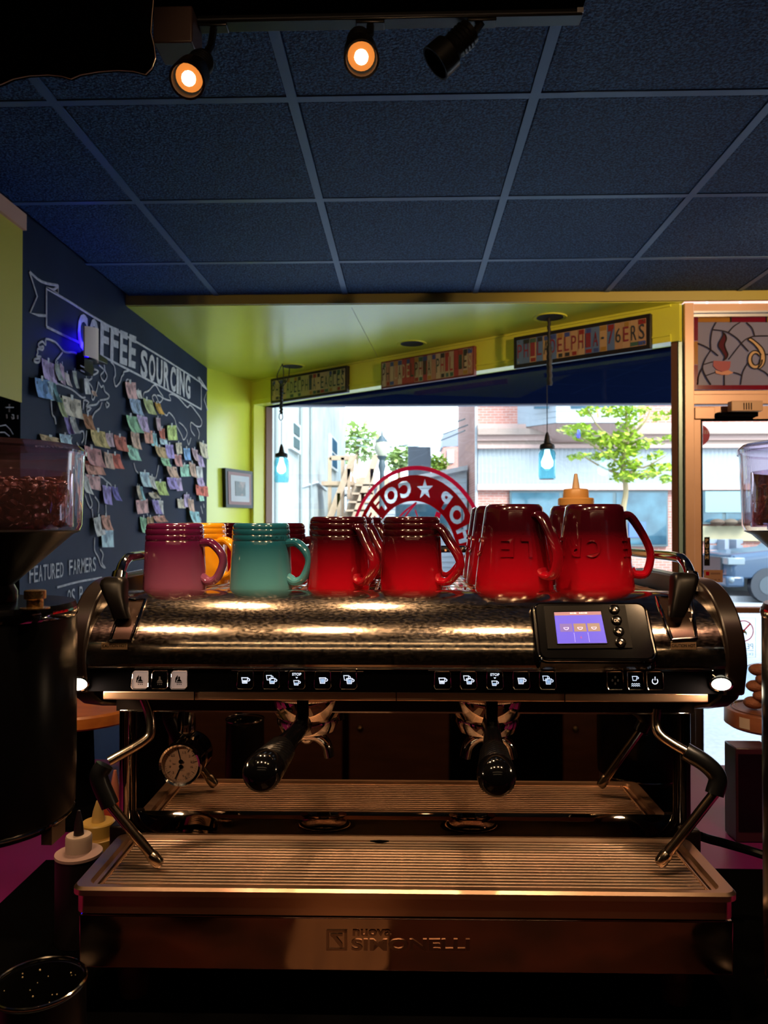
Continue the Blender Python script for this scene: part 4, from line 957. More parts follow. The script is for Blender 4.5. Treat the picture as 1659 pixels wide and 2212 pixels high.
for i, (cx, cy, w, h, cn, wh) in enumerate(NOTES):
    rnd = random.Random(i); sk = rnd.uniform(-0.14, 0.14) * h; sk2 = rnd.uniform(-2, 2)
    off = 0.004 + 0.0025 * (i % 5)
    sl = w * 0.30                       # lines along the wall fall to the right in the frame above eye level
    k = (1125 - cy) / 875.0 * w * 0.9
    cor = [(cx - w / 2, cy + h / 2 - k / 2), (cx + w / 2 + sk2, cy + h / 2 + k / 2 + sk), (cx + w / 2, cy - h / 2 + k / 2 + sk), (cx - w / 2 + sk2 * 0.5, cy - h / 2 - k / 2)]
    q = [CW(*p) for p in cor]
    nt_ = thing('banknote', lab[i], 'banknote', (q[0] + q[1]) / 2, group='banknotes taped to the chalk map')
    bend = rnd.uniform(0.004, 0.022); bend2 = rnd.uniform(-0.4, 1.0)
    N, K = 6, 3; vs = []; fs = []
    for a in range(N + 1):
        for c_ in range(K + 1):
            u, v = a / N, c_ / K
            vs.append(bil(q, u, v) + Vector((off + bend * (1 - v) ** 2 + bend * 0.8 * (u - 0.5) ** 2 * 4 * max(0, bend2) * (1 - 0.5 * v), 0, 0)))
    for a in range(N):
        for c_ in range(K): p = a * (K + 1) + c_; fs.append((p, p + K + 1, p + K + 2, p + 1))
    top = len(vs); vs2 = [v + Vector((0.0008, 0, 0)) for v in vs]
    bb = MB(); bb.add(vs, fs); bb.add(vs2, [f[::-1] for f in fs]); bb.build('paper', note_mat(cn), nt_)
    # printed portrait oval and value mark
    cc = COL[cn]; dk = tuple(x * 0.35 for x in cc); lt = tuple(min(1, x * 1.3 + 0.08) for x in cc)
    def on(u, v): return bil(q, u, v) + Vector((off + 0.0022 + bend * (1 - v) ** 2 + bend * 0.8 * (u - 0.5) ** 2 * 4 * max(0, bend2) * (1 - 0.5 * v), 0, 0))
    uc = rnd.choice((0.35, 0.5, 0.65))
    if w > 11:
        bb = MB(); bb.poly([on(uc + 0.15 * math.cos(t), 0.5 + 0.27 * math.sin(t)) for t in [2 * math.pi * j / 12 for j in range(12)]]); bb.build('portrait', mat('note print ' + cn, dk, rough=0.8, col2=cc, nscale=40), nt_)
        for uu in (0.12, 0.88):
            bb = MB(); bb.poly([on(uu - 0.06, 0.68), on(uu + 0.06, 0.68), on(uu + 0.06, 0.84), on(uu - 0.06, 0.84)]); bb.build('value_mark', mat('note print ' + cn, dk), nt_)
    bb = MB(); bb.poly([on(0.42, 0.9), on(0.56, 0.9), on(0.56, 1.16), on(0.42, 1.16)]); bb.build('tape', m_tape, nt_)

# ============================================================ plug-in fly trap on the chalk wall
tp = CW(186, 790); th = thing('fly_trap', 'white wall fly trap with blue glow on a black outlet strip', 'fly trap', CW(182, 815))
def wq(pts, d0, d1): return [CW(*p, d0) for p in pts], d1 - d0
P, d = wq([(166, 798), (186, 812), (186, 780), (166, 762)], 0.0, 0.03); b = MB(); b.prism(P, (d, 0, 0)); b.build('outlet_strip', m_sblack, th)
P, d = wq([(174, 776), (203, 788), (203, 776), (174, 758)], 0.0, 0.06); b = MB(); b.prism(P, (d, 0, 0)); b.build('base', m_sblack, th, bevel=0.004)
q = [PX(183, 768, WL + 0.075), PX(213, 784, WL + 0.075), PX(213, 712, WL + 0.075), PX(183, 704, WL + 0.075)]
b = MB(); rows = []
for k in range(9):
    u = k / 8; dx = 0.018 * math.sin(math.pi * u); rows.append([bil(q, u, 0) + Vector((dx, 0, 0)), bil(q, u, 1) + Vector((dx, 0, 0)), bil(q, u, 1) + Vector((dx - 0.006, 0, 0)), bil(q, u, 0) + Vector((dx - 0.006, 0, 0))])
b.loft(rows); b.build('shade', mat('white shade', (0.88, 0.66, 0.62), rough=0.4), th)
a = PX(192, 772, WL + 0.035); c = PX(192, 722, WL + 0.035)
b = MB(); b.cyl(a, c, 0.012, n=10); b.build('ultraviolet_tube', mat('uv tube', (0.1, 0.05, 0.5), emit=(0.012, 0.0, 1.0), estr=26), th)
for k in (0, 1):
    p = CW(178, 792 + 10 * k, 0.031); b = MB(); b.box(p.x - 0.001, p.x + 0.001, p.y - 0.02, p.y + 0.02, p.z - 0.003, p.z + 0.003); b.build('socket_slot', mat('slot grey', (0.2, 0.2, 0.25)), th)

# ============================================================ track lights and the black cloud sign
m_bulbw = mat('warm lamp face', (0.06, 0.02, 0.005), rough=0.6, spec=0.0, emit=(1.0, 0.30, 0.05), estr=0.8)
m_bulbhot = mat('warm lamp filament', (1, 1, 0.9), emit=(1.0, 0.80, 0.5), estr=9.0)
YT0 = 1.60
xr = PY(1255, 40, YT0).x; xl = PY(340, 60, YT0).x
trk = thing('light_track', 'black ceiling light track on a mounting board', 'light track', ((xl + xr) / 2, YT0, CE - 0.04))
b = MB(); b.box(xl, xr, 1.46, 1.635, CE - 0.012, CE - 0.0045); b.build('mounting_board', m_black, trk)
zt = PY(1255, 44, YT0).z
b = MB(); b.box(xl + 0.09, xr, YT0 - 0.018, YT0 + 0.018, zt, CE - 0.012); b.build('rail', m_sblack, trk, bevel=0.002)
b = MB(); b.box(xl + 0.09, xr - 0.004, YT0 - 0.0195, YT0 - 0.017, zt + 0.003, zt + 0.006); b.box(xl + 0.09, xr - 0.004, YT0 - 0.0195, YT0 - 0.017, zt + 0.018, zt + 0.02); b.build('rail_lip', mat('rail edge', (0.05, 0.05, 0.06), rough=0.3, metal=0.6), trk)
b = MB(); b.box(xr - 0.012, xr + 0.001, YT0 - 0.02, YT0 - 0.016, zt + 0.004, zt + 0.02); b.build('end_cap', mat('rail end', (0.25, 0.25, 0.28), rough=0.3, metal=0.6), trk)
b = MB(); p = PY(330, 92, YT0 - 0.05); q = PY(415, 42, YT0 - 0.05); b.box(p.x, q.x, YT0 - 0.05, YT0 + 0.03, p.z, CE - 0.0125); b.build('feed_box', mat('dark brown box', (0.03, 0.014, 0.012), rough=0.5), trk, bevel=0.003)
def track_head(label, front, back, mount, lit, r=0.033):
    f, k, m = Vector(front), Vector(back), Vector(mount)
    t = thing('track_spotlight', label, 'spotlight', m, group='track spotlights')
    ax = (f - k).normalized(); L = (f - k).length
    rot = ax.to_track_quat('Z', 'Y').to_matrix().to_4x4(); T = Matrix.Translation(k) @ rot
    bb = MB(); bb.lathe([(0.4 * r, -0.004), (0.72 * r, 0.0), (0.74 * r, 0.5 * L), (0.8 * r, 0.55 * L), (r, 0.62 * L), (1.05 * r, L), (0.92 * r, L), (0.86 * r, 0.8 * L), (0.3 * r, 0.75 * L)], 24, T, cap=True); bb.build('housing', m_sblack, t)
    for j in range(4):
        bb = MB(); bb.lathe([(0.73 * r, (0.1 + 0.09 * j) * L), (0.8 * r, (0.12 + 0.09 * j) * L), (0.73 * r, (0.14 + 0.09 * j) * L)], 24, T, cap=False); bb.build('cooling_fin', m_sblack, t)
    bb = MB(); mid = k.lerp(f, 0.35); bb.tube([m, m.lerp(mid, 0.5) + Vector((0.01, 0, 0.0)), mid], 0.008, 8); bb.build('arm', m_sblack, t)
    bb = MB(); bb.box(m.x - 0.03, m.x + 0.03, m.y - 0.014, m.y + 0.014, m.z - 0.004, m.z + 0.012); bb.build('adapter', m_sblack, t, bevel=0.002)
    if lit:
        bb = MB(); bb.lathe([(0.0005, 0.86 * L), (0.80 * r, 0.86 * L)], 24, T, cap=False); bb.build('lens', m_bulbw, t)
        bb = MB(); bb.ball(k + ax * 0.90 * L, 0.42 * r, 12, 8); bb.build('bulb', m_bulbhot, t)
        Ld = bpy.data.lights.new('spot_lamp', 'SPOT'); Ld.energy = lit; Ld.color = (1.0, 0.62, 0.32); Ld.spot_size = rad(75); Ld.spot_blend = 0.6; Ld.shadow_soft_size = 0.025
        lo = bpy.data.objects.new('spot_lamp', Ld); C.objects.link(lo); lo.parent = t
        p = k + ax * (L + 0.012); wm = W0 @ Matrix.Translation(p) @ (-ax).to_track_quat('Z', 'Y').to_matrix().to_4x4(); lo.matrix_basis = worldmat(t).inverted() @ wm
    return t
track_head('lit black track spotlight on the left, beside the cloud board', PY(404, 174, 1.46), PY(437, 132, 1.56), Vector((PY(462, 70, YT0).x, YT0, zt - 0.001)), 30.0)
track_head('lit black track spotlight in the middle of the track', PY(781, 128, 1.47), PY(776, 84, 1.575), Vector((PY(800, 50, YT0).x, YT0, zt - 0.001)), 30.0)
track_head('unlit black track spotlight turned sideways at the right', PY(940, 138, 1.60), PY(1015, 68, 1.60), Vector((PY(1040, 52, YT0).x, YT0, zt - 0.001)), 0, 0.036)
YK = 1.25
out = [(-70, -70), (-70, 195), (-30, 188), (0, 177), (25, 166), (60, 159), (100, 157), (130, 160), (150, 166), (170, 157), (210, 150), (250, 147), (285, 149), (312, 156), (325, 143), (333, 120), (330, 95), (323, 65), (325, 35), (328, 0), (331, -70)]
cl_ = thing('cloud_board', 'black scalloped cloud shaped board hanging in the upper left corner', 'hanging board', PY(130, 170, YK))
P = [PY(x, y, YK) for x, y in out]; b = MB(); b.prism(P, (0, 0.012, 0)); b.build('panel', m_black, cl_)
b = MB(); b.tube([p + Vector((0, 0.006, 0)) for p in P[1:]], 0.0011, 5); b.build('raw_edge', mat('raw board edge', (0.42, 0.27, 0.2), rough=0.8), cl_)
for x in (20, 240):
    p = PY(x, -60, YK); b = MB(); b.cyl((p.x, YK + 0.006, p.z), (p.x, YK + 0.006, CE - 0.003), 0.002, n=6); b.build('hanger', m_black, cl_)

# ============================================================ bar counter
CT = -0.568
m_purple = mat('magenta counter paint', (0.20, 0.012, 0.13), rough=0.35, col2=(0.15, 0.01, 0.10), nscale=6)
ctr = thing('bar_counter', 'magenta painted bar counter under the espresso machine', 'counter', (0.2, 1.1, FL))
b = MB(); b.box(-1.15, 1.5, 0.42, 1.82, CT - 0.035, CT); b.build('worktop', m_purple, ctr, bevel=0.003)
b = MB(); b.box(-1.12, 1.47, 0.48, 1.78, FL, CT - 0.035); b.build('cabinet', m_black, ctr)
b = MB(); b.box(-0.60, 0.62, 0.858, 1.27, CT, CT + 0.004); tag(b.build('shade_mat', m_black, bevel=0.001), 'added black mat for the shade beneath the espresso machine', 'mat')  # black sheet standing in for the shade under the machine

b = MB(); b.box(-0.50, 0.52, 0.44, 0.852, CT + 0.0005, CT + 0.006); tag(b.build('prep_mat', mat('red brown mat', (0.032, 0.007, 0.004), rough=0.6, spec=0.1, col2=(0.010, 0.003, 0.002), nscale=9), bevel=0.001), 'red brown prep mat along the counter front edge', 'mat')
b = MB(); b.prism([(x, y, CT + 0.0065) for x, y in rrect(-0.15, -0.02, 0.56, 0.80, 0.03)], (0, 0, 0.016)); tag(b.build('wooden_board', mat('pale board wood', (0.11, 0.055, 0.025), rough=0.6, col2=(0.07, 0.032, 0.014), nscale=5, stretch=(8, 1, 1)), bevel=0.003), 'small pale wooden board on the prep mat, mirrored in the front panel', 'board')
# ============================================================ espresso machine
XC0 = 0.004
m_hood = mat('worn hood steel', (0.55, 0.46, 0.38), rough=0.125, metal=1.0, rvar=0.05, nscale=420, stretch=(0.5, 1, 1), bump=0.05, bscale=420, bdist=0.0004)
m_mirror = mat('polished steel', (0.52, 0.44, 0.38), rough=0.025, metal=1.0)
m_chrome = mat('chrome', (0.62, 0.58, 0.55), rough=0.07, metal=1.0)
m_wand = mat('steam wand steel', (0.50, 0.40, 0.30), rough=0.18, metal=1.0)
m_panel = mat('scuffed front steel', (0.50, 0.36, 0.27), rough=0.10, metal=1.0, rvar=0.06, nscale=40, stretch=(0.3, 1, 1))
m_cheek = mat('bronze black cheek', (0.010, 0.006, 0.005), rough=0.28, metal=0.2, spec=0.4)
m_tray = mat('drip tray steel', (0.72, 0.46, 0.31), rough=0.32, metal=1.0)
m_bar2 = mat('tray bar steel', (0.92, 0.62, 0.44), rough=0.30, metal=1.0)
m_icon = mat('lit icon', (0.7, 0.8, 1.0), emit=(0.62, 0.78, 1.0), estr=0.9)
m_icon_fill = mat('lit icon fill', (0.4, 0.6, 0.9), emit=(0.35, 0.60, 1.0), estr=0.7)
m_icon_dim = mat('dim icon', (0.08, 0.07, 0.07), rough=0.5)
m_led = mat('work light', (1, 1, 1), emit=(1.0, 0.95, 0.72), estr=9.0)
mc = thing('espresso_machine', 'two group chrome espresso machine with black cheeks and drip tray', 'espresso machine', (XC0, 1.12, CT + 0.004), M=MF)
def mpart(bb, name, m, par=None, **k): return bb.build(name, m, par or mc, M=MF, **k)
def mbox(x0, x1, y0, y1, z0, z1): bb = MB(); bb.box(x0 + XC0, x1 + XC0, y0, y1, z0, z1); return bb
HCy, HCz, HA, HB_ = 0.985, -0.165, 0.103, 0.076
prof = [(HCy + HA * math.cos(rad(a)), HCz + HB_ * math.sin(rad(a))) for a in range(180, 89, -5)]
poly = [(0.884, -0.170)] + prof + [(1.0, -0.0895), (1.0, -0.17)]
b = MB(); b.prism([(XC0 - 0.368, y, z) for y, z in poly], (0.736, 0, 0)); hood = mpart(b, 'hood', m_hood, ang=25)
# end cheeks
ck = [(HCy + 0.106 * math.cos(rad(a)), HCz + 0.092 * math.sin(rad(a))) for a in range(180, 89, -6)] + [(1.20, -0.073), (1.36, -0.085), (1.40, -0.12), (1.40, -0.22), (1.05, -0.245), (0.985, -0.238), (0.93, -0.222), (0.905, -0.208), (0.900, -0.202), (0.887, -0.199)]
for s in (-1, 1):
    x0 = XC0 + (0.366 if s > 0 else -0.390)
    b = MB(); b.prism([(x0, y, z) for y, z in ck], (0.024, 0, 0)); chk = mpart(b, 'end_cheek', m_cheek, bevel=0.003, ang=30)
    px = 168 if s < 0 else 1558
    c = MY(px, 1478, 0.8815); b = MB()
    ax = Vector((-s * 0.25, -1, -0.25)).normalized(); rot = ax.to_track_quat('Z', 'Y').to_matrix().to_4x4()
    b.lathe([(0.0005, 0.0035), (0.0075, 0.003), (0.0105, 0.0)], 24, Matrix.Translation(c) @ rot @ Matrix.Diagonal((1, 0.72, 1, 1)), cap=True); lamp = mpart(b, 'work_light', m_led, chk)
    Ld = bpy.data.lights.new('work_lamp', 'SPOT'); Ld.energy = 1.5; Ld.color = (1.0, 0.70, 0.42); Ld.spot_size = rad(120); Ld.spot_blend = 0.7; Ld.shadow_soft_size = 0.008
    lo = bpy.data.objects.new('work_lamp', Ld); C.objects.link(lo); lo.parent = lamp
    pw = c + ax * 0.008; aim = (Vector((XC0 + s * 0.12, 0.93, -0.41)) - pw).normalized()
    lo.matrix_basis = worldmat(lamp).inverted() @ MF @ Matrix.Translation(pw) @ (-aim).to_track_quat('Z', 'Y').to_matrix().to_4x4()
    b = MB(); b.lathe([(0.0105, -0.003), (0.0125, 0.0005), (0.0105, 0.0012)], 24, Matrix.Translation(c) @ rot @ Matrix.Diagonal((1, 0.74, 1, 1)), cap=False); mpart(b, 'work_light_ring', m_chrome, chk)
# upper body, cup tray, rear housing
mpart(mbox(-0.366, 0.366, 1.0, 1.395, -0.235, -0.101), 'upper_body', m_cheek)
mpart(mbox(-0.372, 0.372, 1.046, 1.40, -0.50, -0.236), 'rear_housing', m_cheek)
mpart(mbox(-0.36, 0.36, 0.998, 1.385, -0.101, -0.0985), 'cup_tray', m_mirror)
for k in range(48):
    x = -0.352 + 0.704 * k / 47; mpart(mbox(x - 0.0016, x + 0.0016, 1.003, 1.38, -0.0985, -0.0965), 'cup_tray_wire', m_tray)
for y in (1.02, 1.12, 1.22, 1.32):
    mpart(mbox(-0.355, 0.355, y - 0.0015, y + 0.0015, -0.0966, -0.0955), 'cup_tray_rod', m_tray)
for s in (-1, 1):
    x = XC0 + s * 0.364; P = spline([(x, 0.975, -0.086), (x, 0.985, -0.066), (x, 1.005, -0.052), (x, 1.04, -0.048), (x, 1.2, -0.05), (x, 1.392, -0.051)], 6); b = MB(); b.tube(P, 0.0065, 12); mpart(b, 'cup_rail', m_chrome)
    b = MB(); b.cyl((x, 0.972, -0.092), (x, 0.984, -0.067), 0.011, 0.0095, n=16); mpart(b, 'rail_socket', m_chrome)
b = MB(); b.tube([(XC0 - 0.364, 1.392, -0.051), (XC0 + 0.364, 1.392, -0.051)], 0.0065, 10); mpart(b, 'cup_rail', m_chrome)
# backsplash mirror, tilted splash strip, side posts
mpart(mbox(-0.362, 0.362, 1.038, 1.046, -0.392, -0.2), 'backsplash', m_mirror)
b = MB(); b.prism([(XC0 - 0.365, 1.004, -0.4085), (XC0 - 0.365, 1.038, -0.392), (XC0 - 0.365, 1.046, -0.392), (XC0 - 0.365, 1.046, -0.42), (XC0 - 0.365, 1.004, -0.42)], (0.73, 0, 0)); mpart(b, 'splash_strip', m_mirror)
for s in (-1, 1):
    b = mbox(s * 0.372 - 0.009, s * 0.372 + 0.009, 1.034, 1.05, -0.40, -0.236); mpart(b, 'side_panel_edge', m_cheek)
    b = MB(); b.cyl((XC0 + s * 0.372, 1.03, -0.40), (XC0 + s * 0.372, 1.03, -0.225), 0.0085, n=24); mpart(b, 'side_post', m_mirror if s < 0 else m_gblack)
    b = mbox(s * 0.372 - 0.013, s * 0.372 + 0.013, 1.004, 1.05, -0.43, -0.40); mpart(b, 'post_foot', m_cheek, bevel=0.003)
# fascia with buttons
f0, f1 = Vector((0, 0.8835, -0.169)), Vector((0, 0.8888, -0.198))
b = MB(); b.prism([(XC0 - 0.366, f0.y, f0.z), (XC0 - 0.366, f1.y, f1.z), (XC0 - 0.366, 0.96, f1.z), (XC0 - 0.366, 0.96, f0.z)], (0.732, 0, 0)); fas = mpart(b, 'button_fascia', m_gblack)
fn_ = Vector((0, -(f0.z - f1.z), f0.y - f1.y)).normalized()
if fn_.y > 0: fn_ = -fn_
def FP(px, py, off=0.0):
    d = _mi @ ray(px, py); p0 = f0 + fn_ * off; return d * (p0.dot(fn_) / d.dot(fn_))
for (xa, xb) in ((190, 1540),):
    b = MB(); b.tube([FP(xa, 1442, 0.0005), FP(xb, 1447, 0.0005)], 0.0009, 6); mpart(b, 'chrome_line', m_chrome, fas)
for (xa, xb) in ((500, 785), (925, 1212), (1310, 1520)):
    b = MB(); b.tube([FP(xa, 1448, 0.0005), FP(xb, 1450, 0.0005)], 0.0006, 6); mpart(b, 'chrome_line', m_chrome, fas)
def icon_cup(bb, bf, cx, cy, s, fill):
    P = lambda x, y, o=0.0034: FP(cx + x * s, cy + y * s, o)
    o = [(-1, -0.75), (0.7, -0.75), (0.45, 0.75), (-0.75, 0.75)]; i = [(-0.76, -0.52), (0.46, -0.52), (0.27, 0.54), (-0.57, 0.54)]
    for k in range(4): bb.poly([P(*o[k]), P(*o[(k + 1) % 4]), P(*i[(k + 1) % 4]), P(*i[k])])
    ho = [(0.62 + 0.55 * math.sin(t), -0.15 - 0.42 * math.cos(t)) for t in [math.pi * j / 8 for j in range(9)]]; hi = [(0.62 + 0.30 * math.sin(t), -0.15 - 0.20 * math.cos(t)) for t in [math.pi * j / 8 for j in range(9)]]
    for k in range(8): bb.poly([P(*ho[k]), P(*ho[k + 1]), P(*hi[k + 1]), P(*hi[k])])
    if bf is not None: bf.poly([P(-0.62, 0.45 - fill), P(0.35, 0.45 - fill), P(0.25, 0.48), P(-0.53, 0.48)])
def fbutton(cx, icon, lean):
    cy = 1469.5 + (cx - 870) * 0.002
    k = lean; pts = [(-15 + k, -20), (14 + k, -20), (17 + k * 0.2, -17), (18 - k * 0.2, 14), (14 - k * 0.4, 19), (-15 - k * 0.4, 19), (-18 - k * 0.3, 14), (-17 + k * 0.4, -17)]
    bb = MB(); P = [FP(cx + x, cy + y, 0.0) for x, y in pts]; bb.prism(P, fn_ * 0.0028)
    lit = icon in ('tank', 'tank2'); bt = mpart(bb, 'button', mat('pale button', (0.22, 0.16, 0.14), rough=0.4, emit=(0.8, 0.60, 0.52), estr=0.22) if lit else m_gblack, fas, bevel=0.0008)
    bb = MB(); Q = [FP(cx + x, cy + y, 0.0030) for x, y in pts]; bb.tube(Q + Q[:1], 0.00035, 5); mpart(bb, 'button_edge', m_chrome, bt)
    ib = MB(); fb = MB(); mi = m_icon; mf = m_icon_fill
    if icon == 'cup1': icon_cup(ib, fb, cx, cy + 1, 9, 0.5); mf = m_icon
    elif icon == 'cup2': icon_cup(ib, fb, cx + 1, cy + 1, 9, 0.85)
    elif icon in ('two1', 'two2'):
        icon_cup(ib, None, cx - 4, cy - 5, 7.5, 0.5); icon_cup(ib, fb, cx + 3, cy + 2, 8.5, 0.5 if icon == 'two1' else 0.8)
    elif icon == 'stop':
        icon_cup(ib, fb, cx, cy + 6, 7.5, 0.5); ib.text('STOP', lambda u, v, w: FP(cx - 10 + 20 * u, cy - 9.5 - 6 * v, 0.0032), bold=0.03); ib.poly([FP(cx - 3, cy - 6.5, 0.0032), FP(cx + 3, cy - 6.5, 0.0032), FP(cx, cy - 3.2, 0.0032)])
    elif icon in ('tank', 'tank2', 'tankd'):
        mi = m_sblack if icon != 'tankd' else m_icon_dim
        ib.poly([FP(cx + x, cy + y, 0.0032) for x, y in ((-6, 4), (-4, 1), (-2, -1), (-2, -7), (2, -7), (2, -1), (4, 1), (6, 4))]); ib.poly([FP(cx + x, cy + y, 0.0032) for x, y in ((-6, 5), (6, 5), (6, 7), (-6, 7))])
        for x in (-4, 0, 4): ib.poly([FP(cx + x - 1, cy + 9, 0.0032), FP(cx + x + 1, cy + 9, 0.0032), FP(cx + x + 1, cy + 11, 0.0032), FP(cx + x - 1, cy + 11, 0.0032)])
        if icon != 'tankd': ib.poly([FP(cx + x, cy + y, 0.0031) for x, y in ((-9, 6), (-8, -4), (-5, -8), (-3, -11), (-3, -2), (-6, 1), (-7, 6))])
    elif icon == 'drops':
        mi = m_icon_dim
        for x, y in ((-6, 0), (6, 0), (0, -7), (0, 7)): ib.poly([FP(cx + x + 2.2 * math.sin(t), cy + y - 3.2 * math.cos(t) * (1.2 if math.cos(t) > 0 else 0.7), 0.0032) for t in [j * 0.7854 for j in range(8)]])
    elif icon == 'heat':
        icon_cup(ib, None, cx - 1, cy - 5, 7, 0.5)
        for r_ in (5, 9):
            for k2 in range(4):
                x = cx - 9 + 4.6 * k2; ib.poly([FP(x, cy + r_ + 2, 0.0032), FP(x + 2.3, cy + r_, 0.0032), FP(x + 4.6, cy + r_ + 2, 0.0032), FP(x + 4.6, cy + r_ + 3.6, 0.0032), FP(x + 2.3, cy + r_ + 1.6, 0.0032), FP(x, cy + r_ + 3.6, 0.0032)])
    elif icon == 'power':
        a_ = [rad(40 + 280 * j / 16) for j in range(17)]
        for j in range(16): ib.poly([FP(cx + 7 * math.sin(a_[j]), cy - 7 * math.cos(a_[j]) + 1, 0.0032), FP(cx + 7 * math.sin(a_[j + 1]), cy - 7 * math.cos(a_[j + 1]) + 1, 0.0032), FP(cx + 5 * math.sin(a_[j + 1]), cy - 5 * math.cos(a_[j + 1]) + 1, 0.0032), FP(cx + 5 * math.sin(a_[j]), cy - 5 * math.cos(a_[j]) + 1, 0.0032)])
        ib.poly([FP(cx - 1, cy - 9, 0.0032), FP(cx + 1, cy - 9, 0.0032), FP(cx + 1, cy - 1, 0.0032), FP(cx - 1, cy - 1, 0.0032)])
    mpart(ib, 'icon', mi, bt)
    if fb.v: mpart(fb, 'icon_fill', mf, bt)
for cx, ic in ((303, 'tank'), (345, 'tankd'), (387, 'tank2'), (530, 'cup1'), (586, 'two1'), (641, 'stop'), (697, 'cup2'), (753, 'two2'), (956, 'cup1'), (1012, 'two1'), (1069, 'stop'), (1126, 'cup2'), (1183, 'two2'), (1329, 'drops'), (1373, 'heat'), (1415, 'power')):
    fbutton(cx, ic, (870 - cx) * 0.006)
# lip and beam below
mpart(mbox(-0.35, 0.35, 0.8915, 0.97, -0.2085, -0.198), 'lower_lip', m_tray, bevel=0.0015)
mpart(mbox(-0.35, 0.35, 0.935, 1.038, -0.232, -0.2085), 'group_beam', m_cheek)
b = MB(); b.tube([(XC0 - 0.345, 0.937, -0.2315), (XC0 + 0.345, 0.937, -0.2315)], 0.0022, 8); mpart(b, 'beam_edge', m_chrome)
for px in (420, 856, 1220):
    x = MY(px, 1515, 0.892).x; b = MB(); b.box(x - 0.0005, x + 0.0005, 0.891, 0.893, -0.2085, -0.198); mpart(b, 'lip_joint', m_black)
# display module
dT, dB = Vector((0, 0.910, -0.0945)), Vector((0, 0.866, -0.158)); dv = (dT - dB).normalized(); dn = Vector((0, -dv.z, dv.y)); dn = -dn if dn.y > 0 else dn
def DP(px, py, off=0.0):
    d = _mi @ ray(px, py); p0 = dB + dn * off; return d * (p0.dot(dn) / d.dot(dn))
def dring(x0, x1, v0, v1, r, off): return [Vector((x, 0, 0)) + dB + dv * v + dn * off for x, v in rrect(x0, x1, v0, v1, r)]
X0 = DP(1152, 1360).x; X1 = DP(1412, 1360).x; VL = (dT - dB).length
rin = dring(X0 + 0.006, X1 - 0.006, 0.005, VL - 0.004, 0.008, 0.0); rout = dring(X0, X1, 0, VL, 0.012, -0.004); rbk = dring(X0 - 0.004, X1 + 0.010, -0.004, VL + 0.006, 0.014, -0.045)
b = MB(); b.loft([rbk, rout, rin]); dsp = mpart(b, 'display_housing', m_gblack, ang=30)
R_ = dring(X0 + 0.003, X1 - 0.003, 0.0025, VL - 0.002, 0.01, -0.0015); b = MB(); b.tube(R_ + R_[:1], 0.0013, 6); mpart(b, 'chrome_trim', m_chrome, dsp)
b = MB(); b.prism([DP(1175, 1310, 0.0005), DP(1350, 1308, 0.0005), DP(1366, 1400, 0.0005), DP(1183, 1402, 0.0005)], dn * 0.0012); pl_ = mpart(b, 'display_plate', mat('display plate', (0.002, 0.0015, 0.0015), rough=0.3, spec=0.04), dsp)
Q = [DP(1204, 1391.5, 0.002), DP(1312, 1390, 0.002), DP(1298, 1320, 0.002), DP(1196, 1322, 0.002)]
def sq(u, v, o=0.0): return bil(Q, u, v) + dn * o
def srect(u0, u1, v0, v1, o, m, nm, par):
    bb = MB(); bb.poly([sq(u0, v0, o), sq(u1, v0, o), sq(u1, v1, o), sq(u0, v1, o)]); return mpart(bb, nm, m, par)
m_scr = mat('lit screen', (0.02, 0.02, 0.05), rough=0.3, spec=0.2, emit=(0.14, 0.10, 0.80), estr=1.0)
scr = srect(0, 1, 0, 1, 0, m_scr, 'screen', pl_)
b = MB(); b.tube([q + dn * 0.0003 for q in Q + Q[:1]], 0.0006, 5); mpart(b, 'screen_bezel', m_chrome, pl_)
srect(0, 1, 0.88, 1, 0.0003, mat('screen header', (0.2, 0.1, 0.1), emit=(0.42, 0.20, 0.24), estr=0.7), 'header_bar', scr)
b = MB()
for u0, u1 in ((0.34, 0.38), (0.39, 0.41), (0.42, 0.47), (0.53, 0.56), (0.57, 0.61), (0.62, 0.64), (0.65, 0.70)): b.poly([sq(u0, 0.92, 0.0005), sq(u1, 0.92, 0.0005), sq(u1, 0.965, 0.0005), sq(u0, 0.965, 0.0005)])
mpart(b, 'header_text', mat('screen text', (0.8, 0.7, 0.7), emit=(0.7, 0.55, 0.6), estr=0.7), scr)
for k, e in enumerate(((0.12, 0.05, 0.55), (0.42, 0.20, 0.16), (0.45, 0.23, 0.17))):
    srect(0.09 + 0.285 * k, 0.345 + 0.285 * k, 0.37, 0.62, 0.0003, mat('screen tile %d' % k, (0.1, 0.1, 0.1), emit=e, estr=0.75), 'screen_tile', scr)
    b = MB(); cx = 0.217 + 0.285 * k
    for j in range(8):
        a0, a1 = math.pi + math.pi * j / 8, math.pi + math.pi * (j + 1) / 8
        b.poly([sq(cx + 0.055 * math.cos(a0), 0.49 + 0.07 * math.sin(a0), 0.0006), sq(cx + 0.055 * math.cos(a1), 0.49 + 0.07 * math.sin(a1), 0.0006), sq(cx + 0.04 * math.cos(a1), 0.49 + 0.05 * math.sin(a1), 0.0006), sq(cx + 0.04 * math.cos(a0), 0.49 + 0.05 * math.sin(a0), 0.0006)])
    b.poly([sq(cx - 0.055, 0.49, 0.0006), sq(cx + 0.055, 0.49, 0.0006), sq(cx + 0.055, 0.505, 0.0006), sq(cx - 0.055, 0.505, 0.0006)])
    mpart(b, 'tile_icon', mat('tile icon', (0.7, 0.6, 0.9), emit=(0.6, 0.5, 0.95), estr=0.7), scr)
srect(0.36, 0.368, 0.05, 0.34, 0.0003, mat('screen line', (0.3, 0.3, 0.6), emit=(0.32, 0.28, 0.95), estr=0.9), 'screen_line', scr)
srect(0.645, 0.653, 0.05, 0.34, 0.0003, mat('screen line', (0.3, 0.3, 0.6)), 'screen_line', scr)
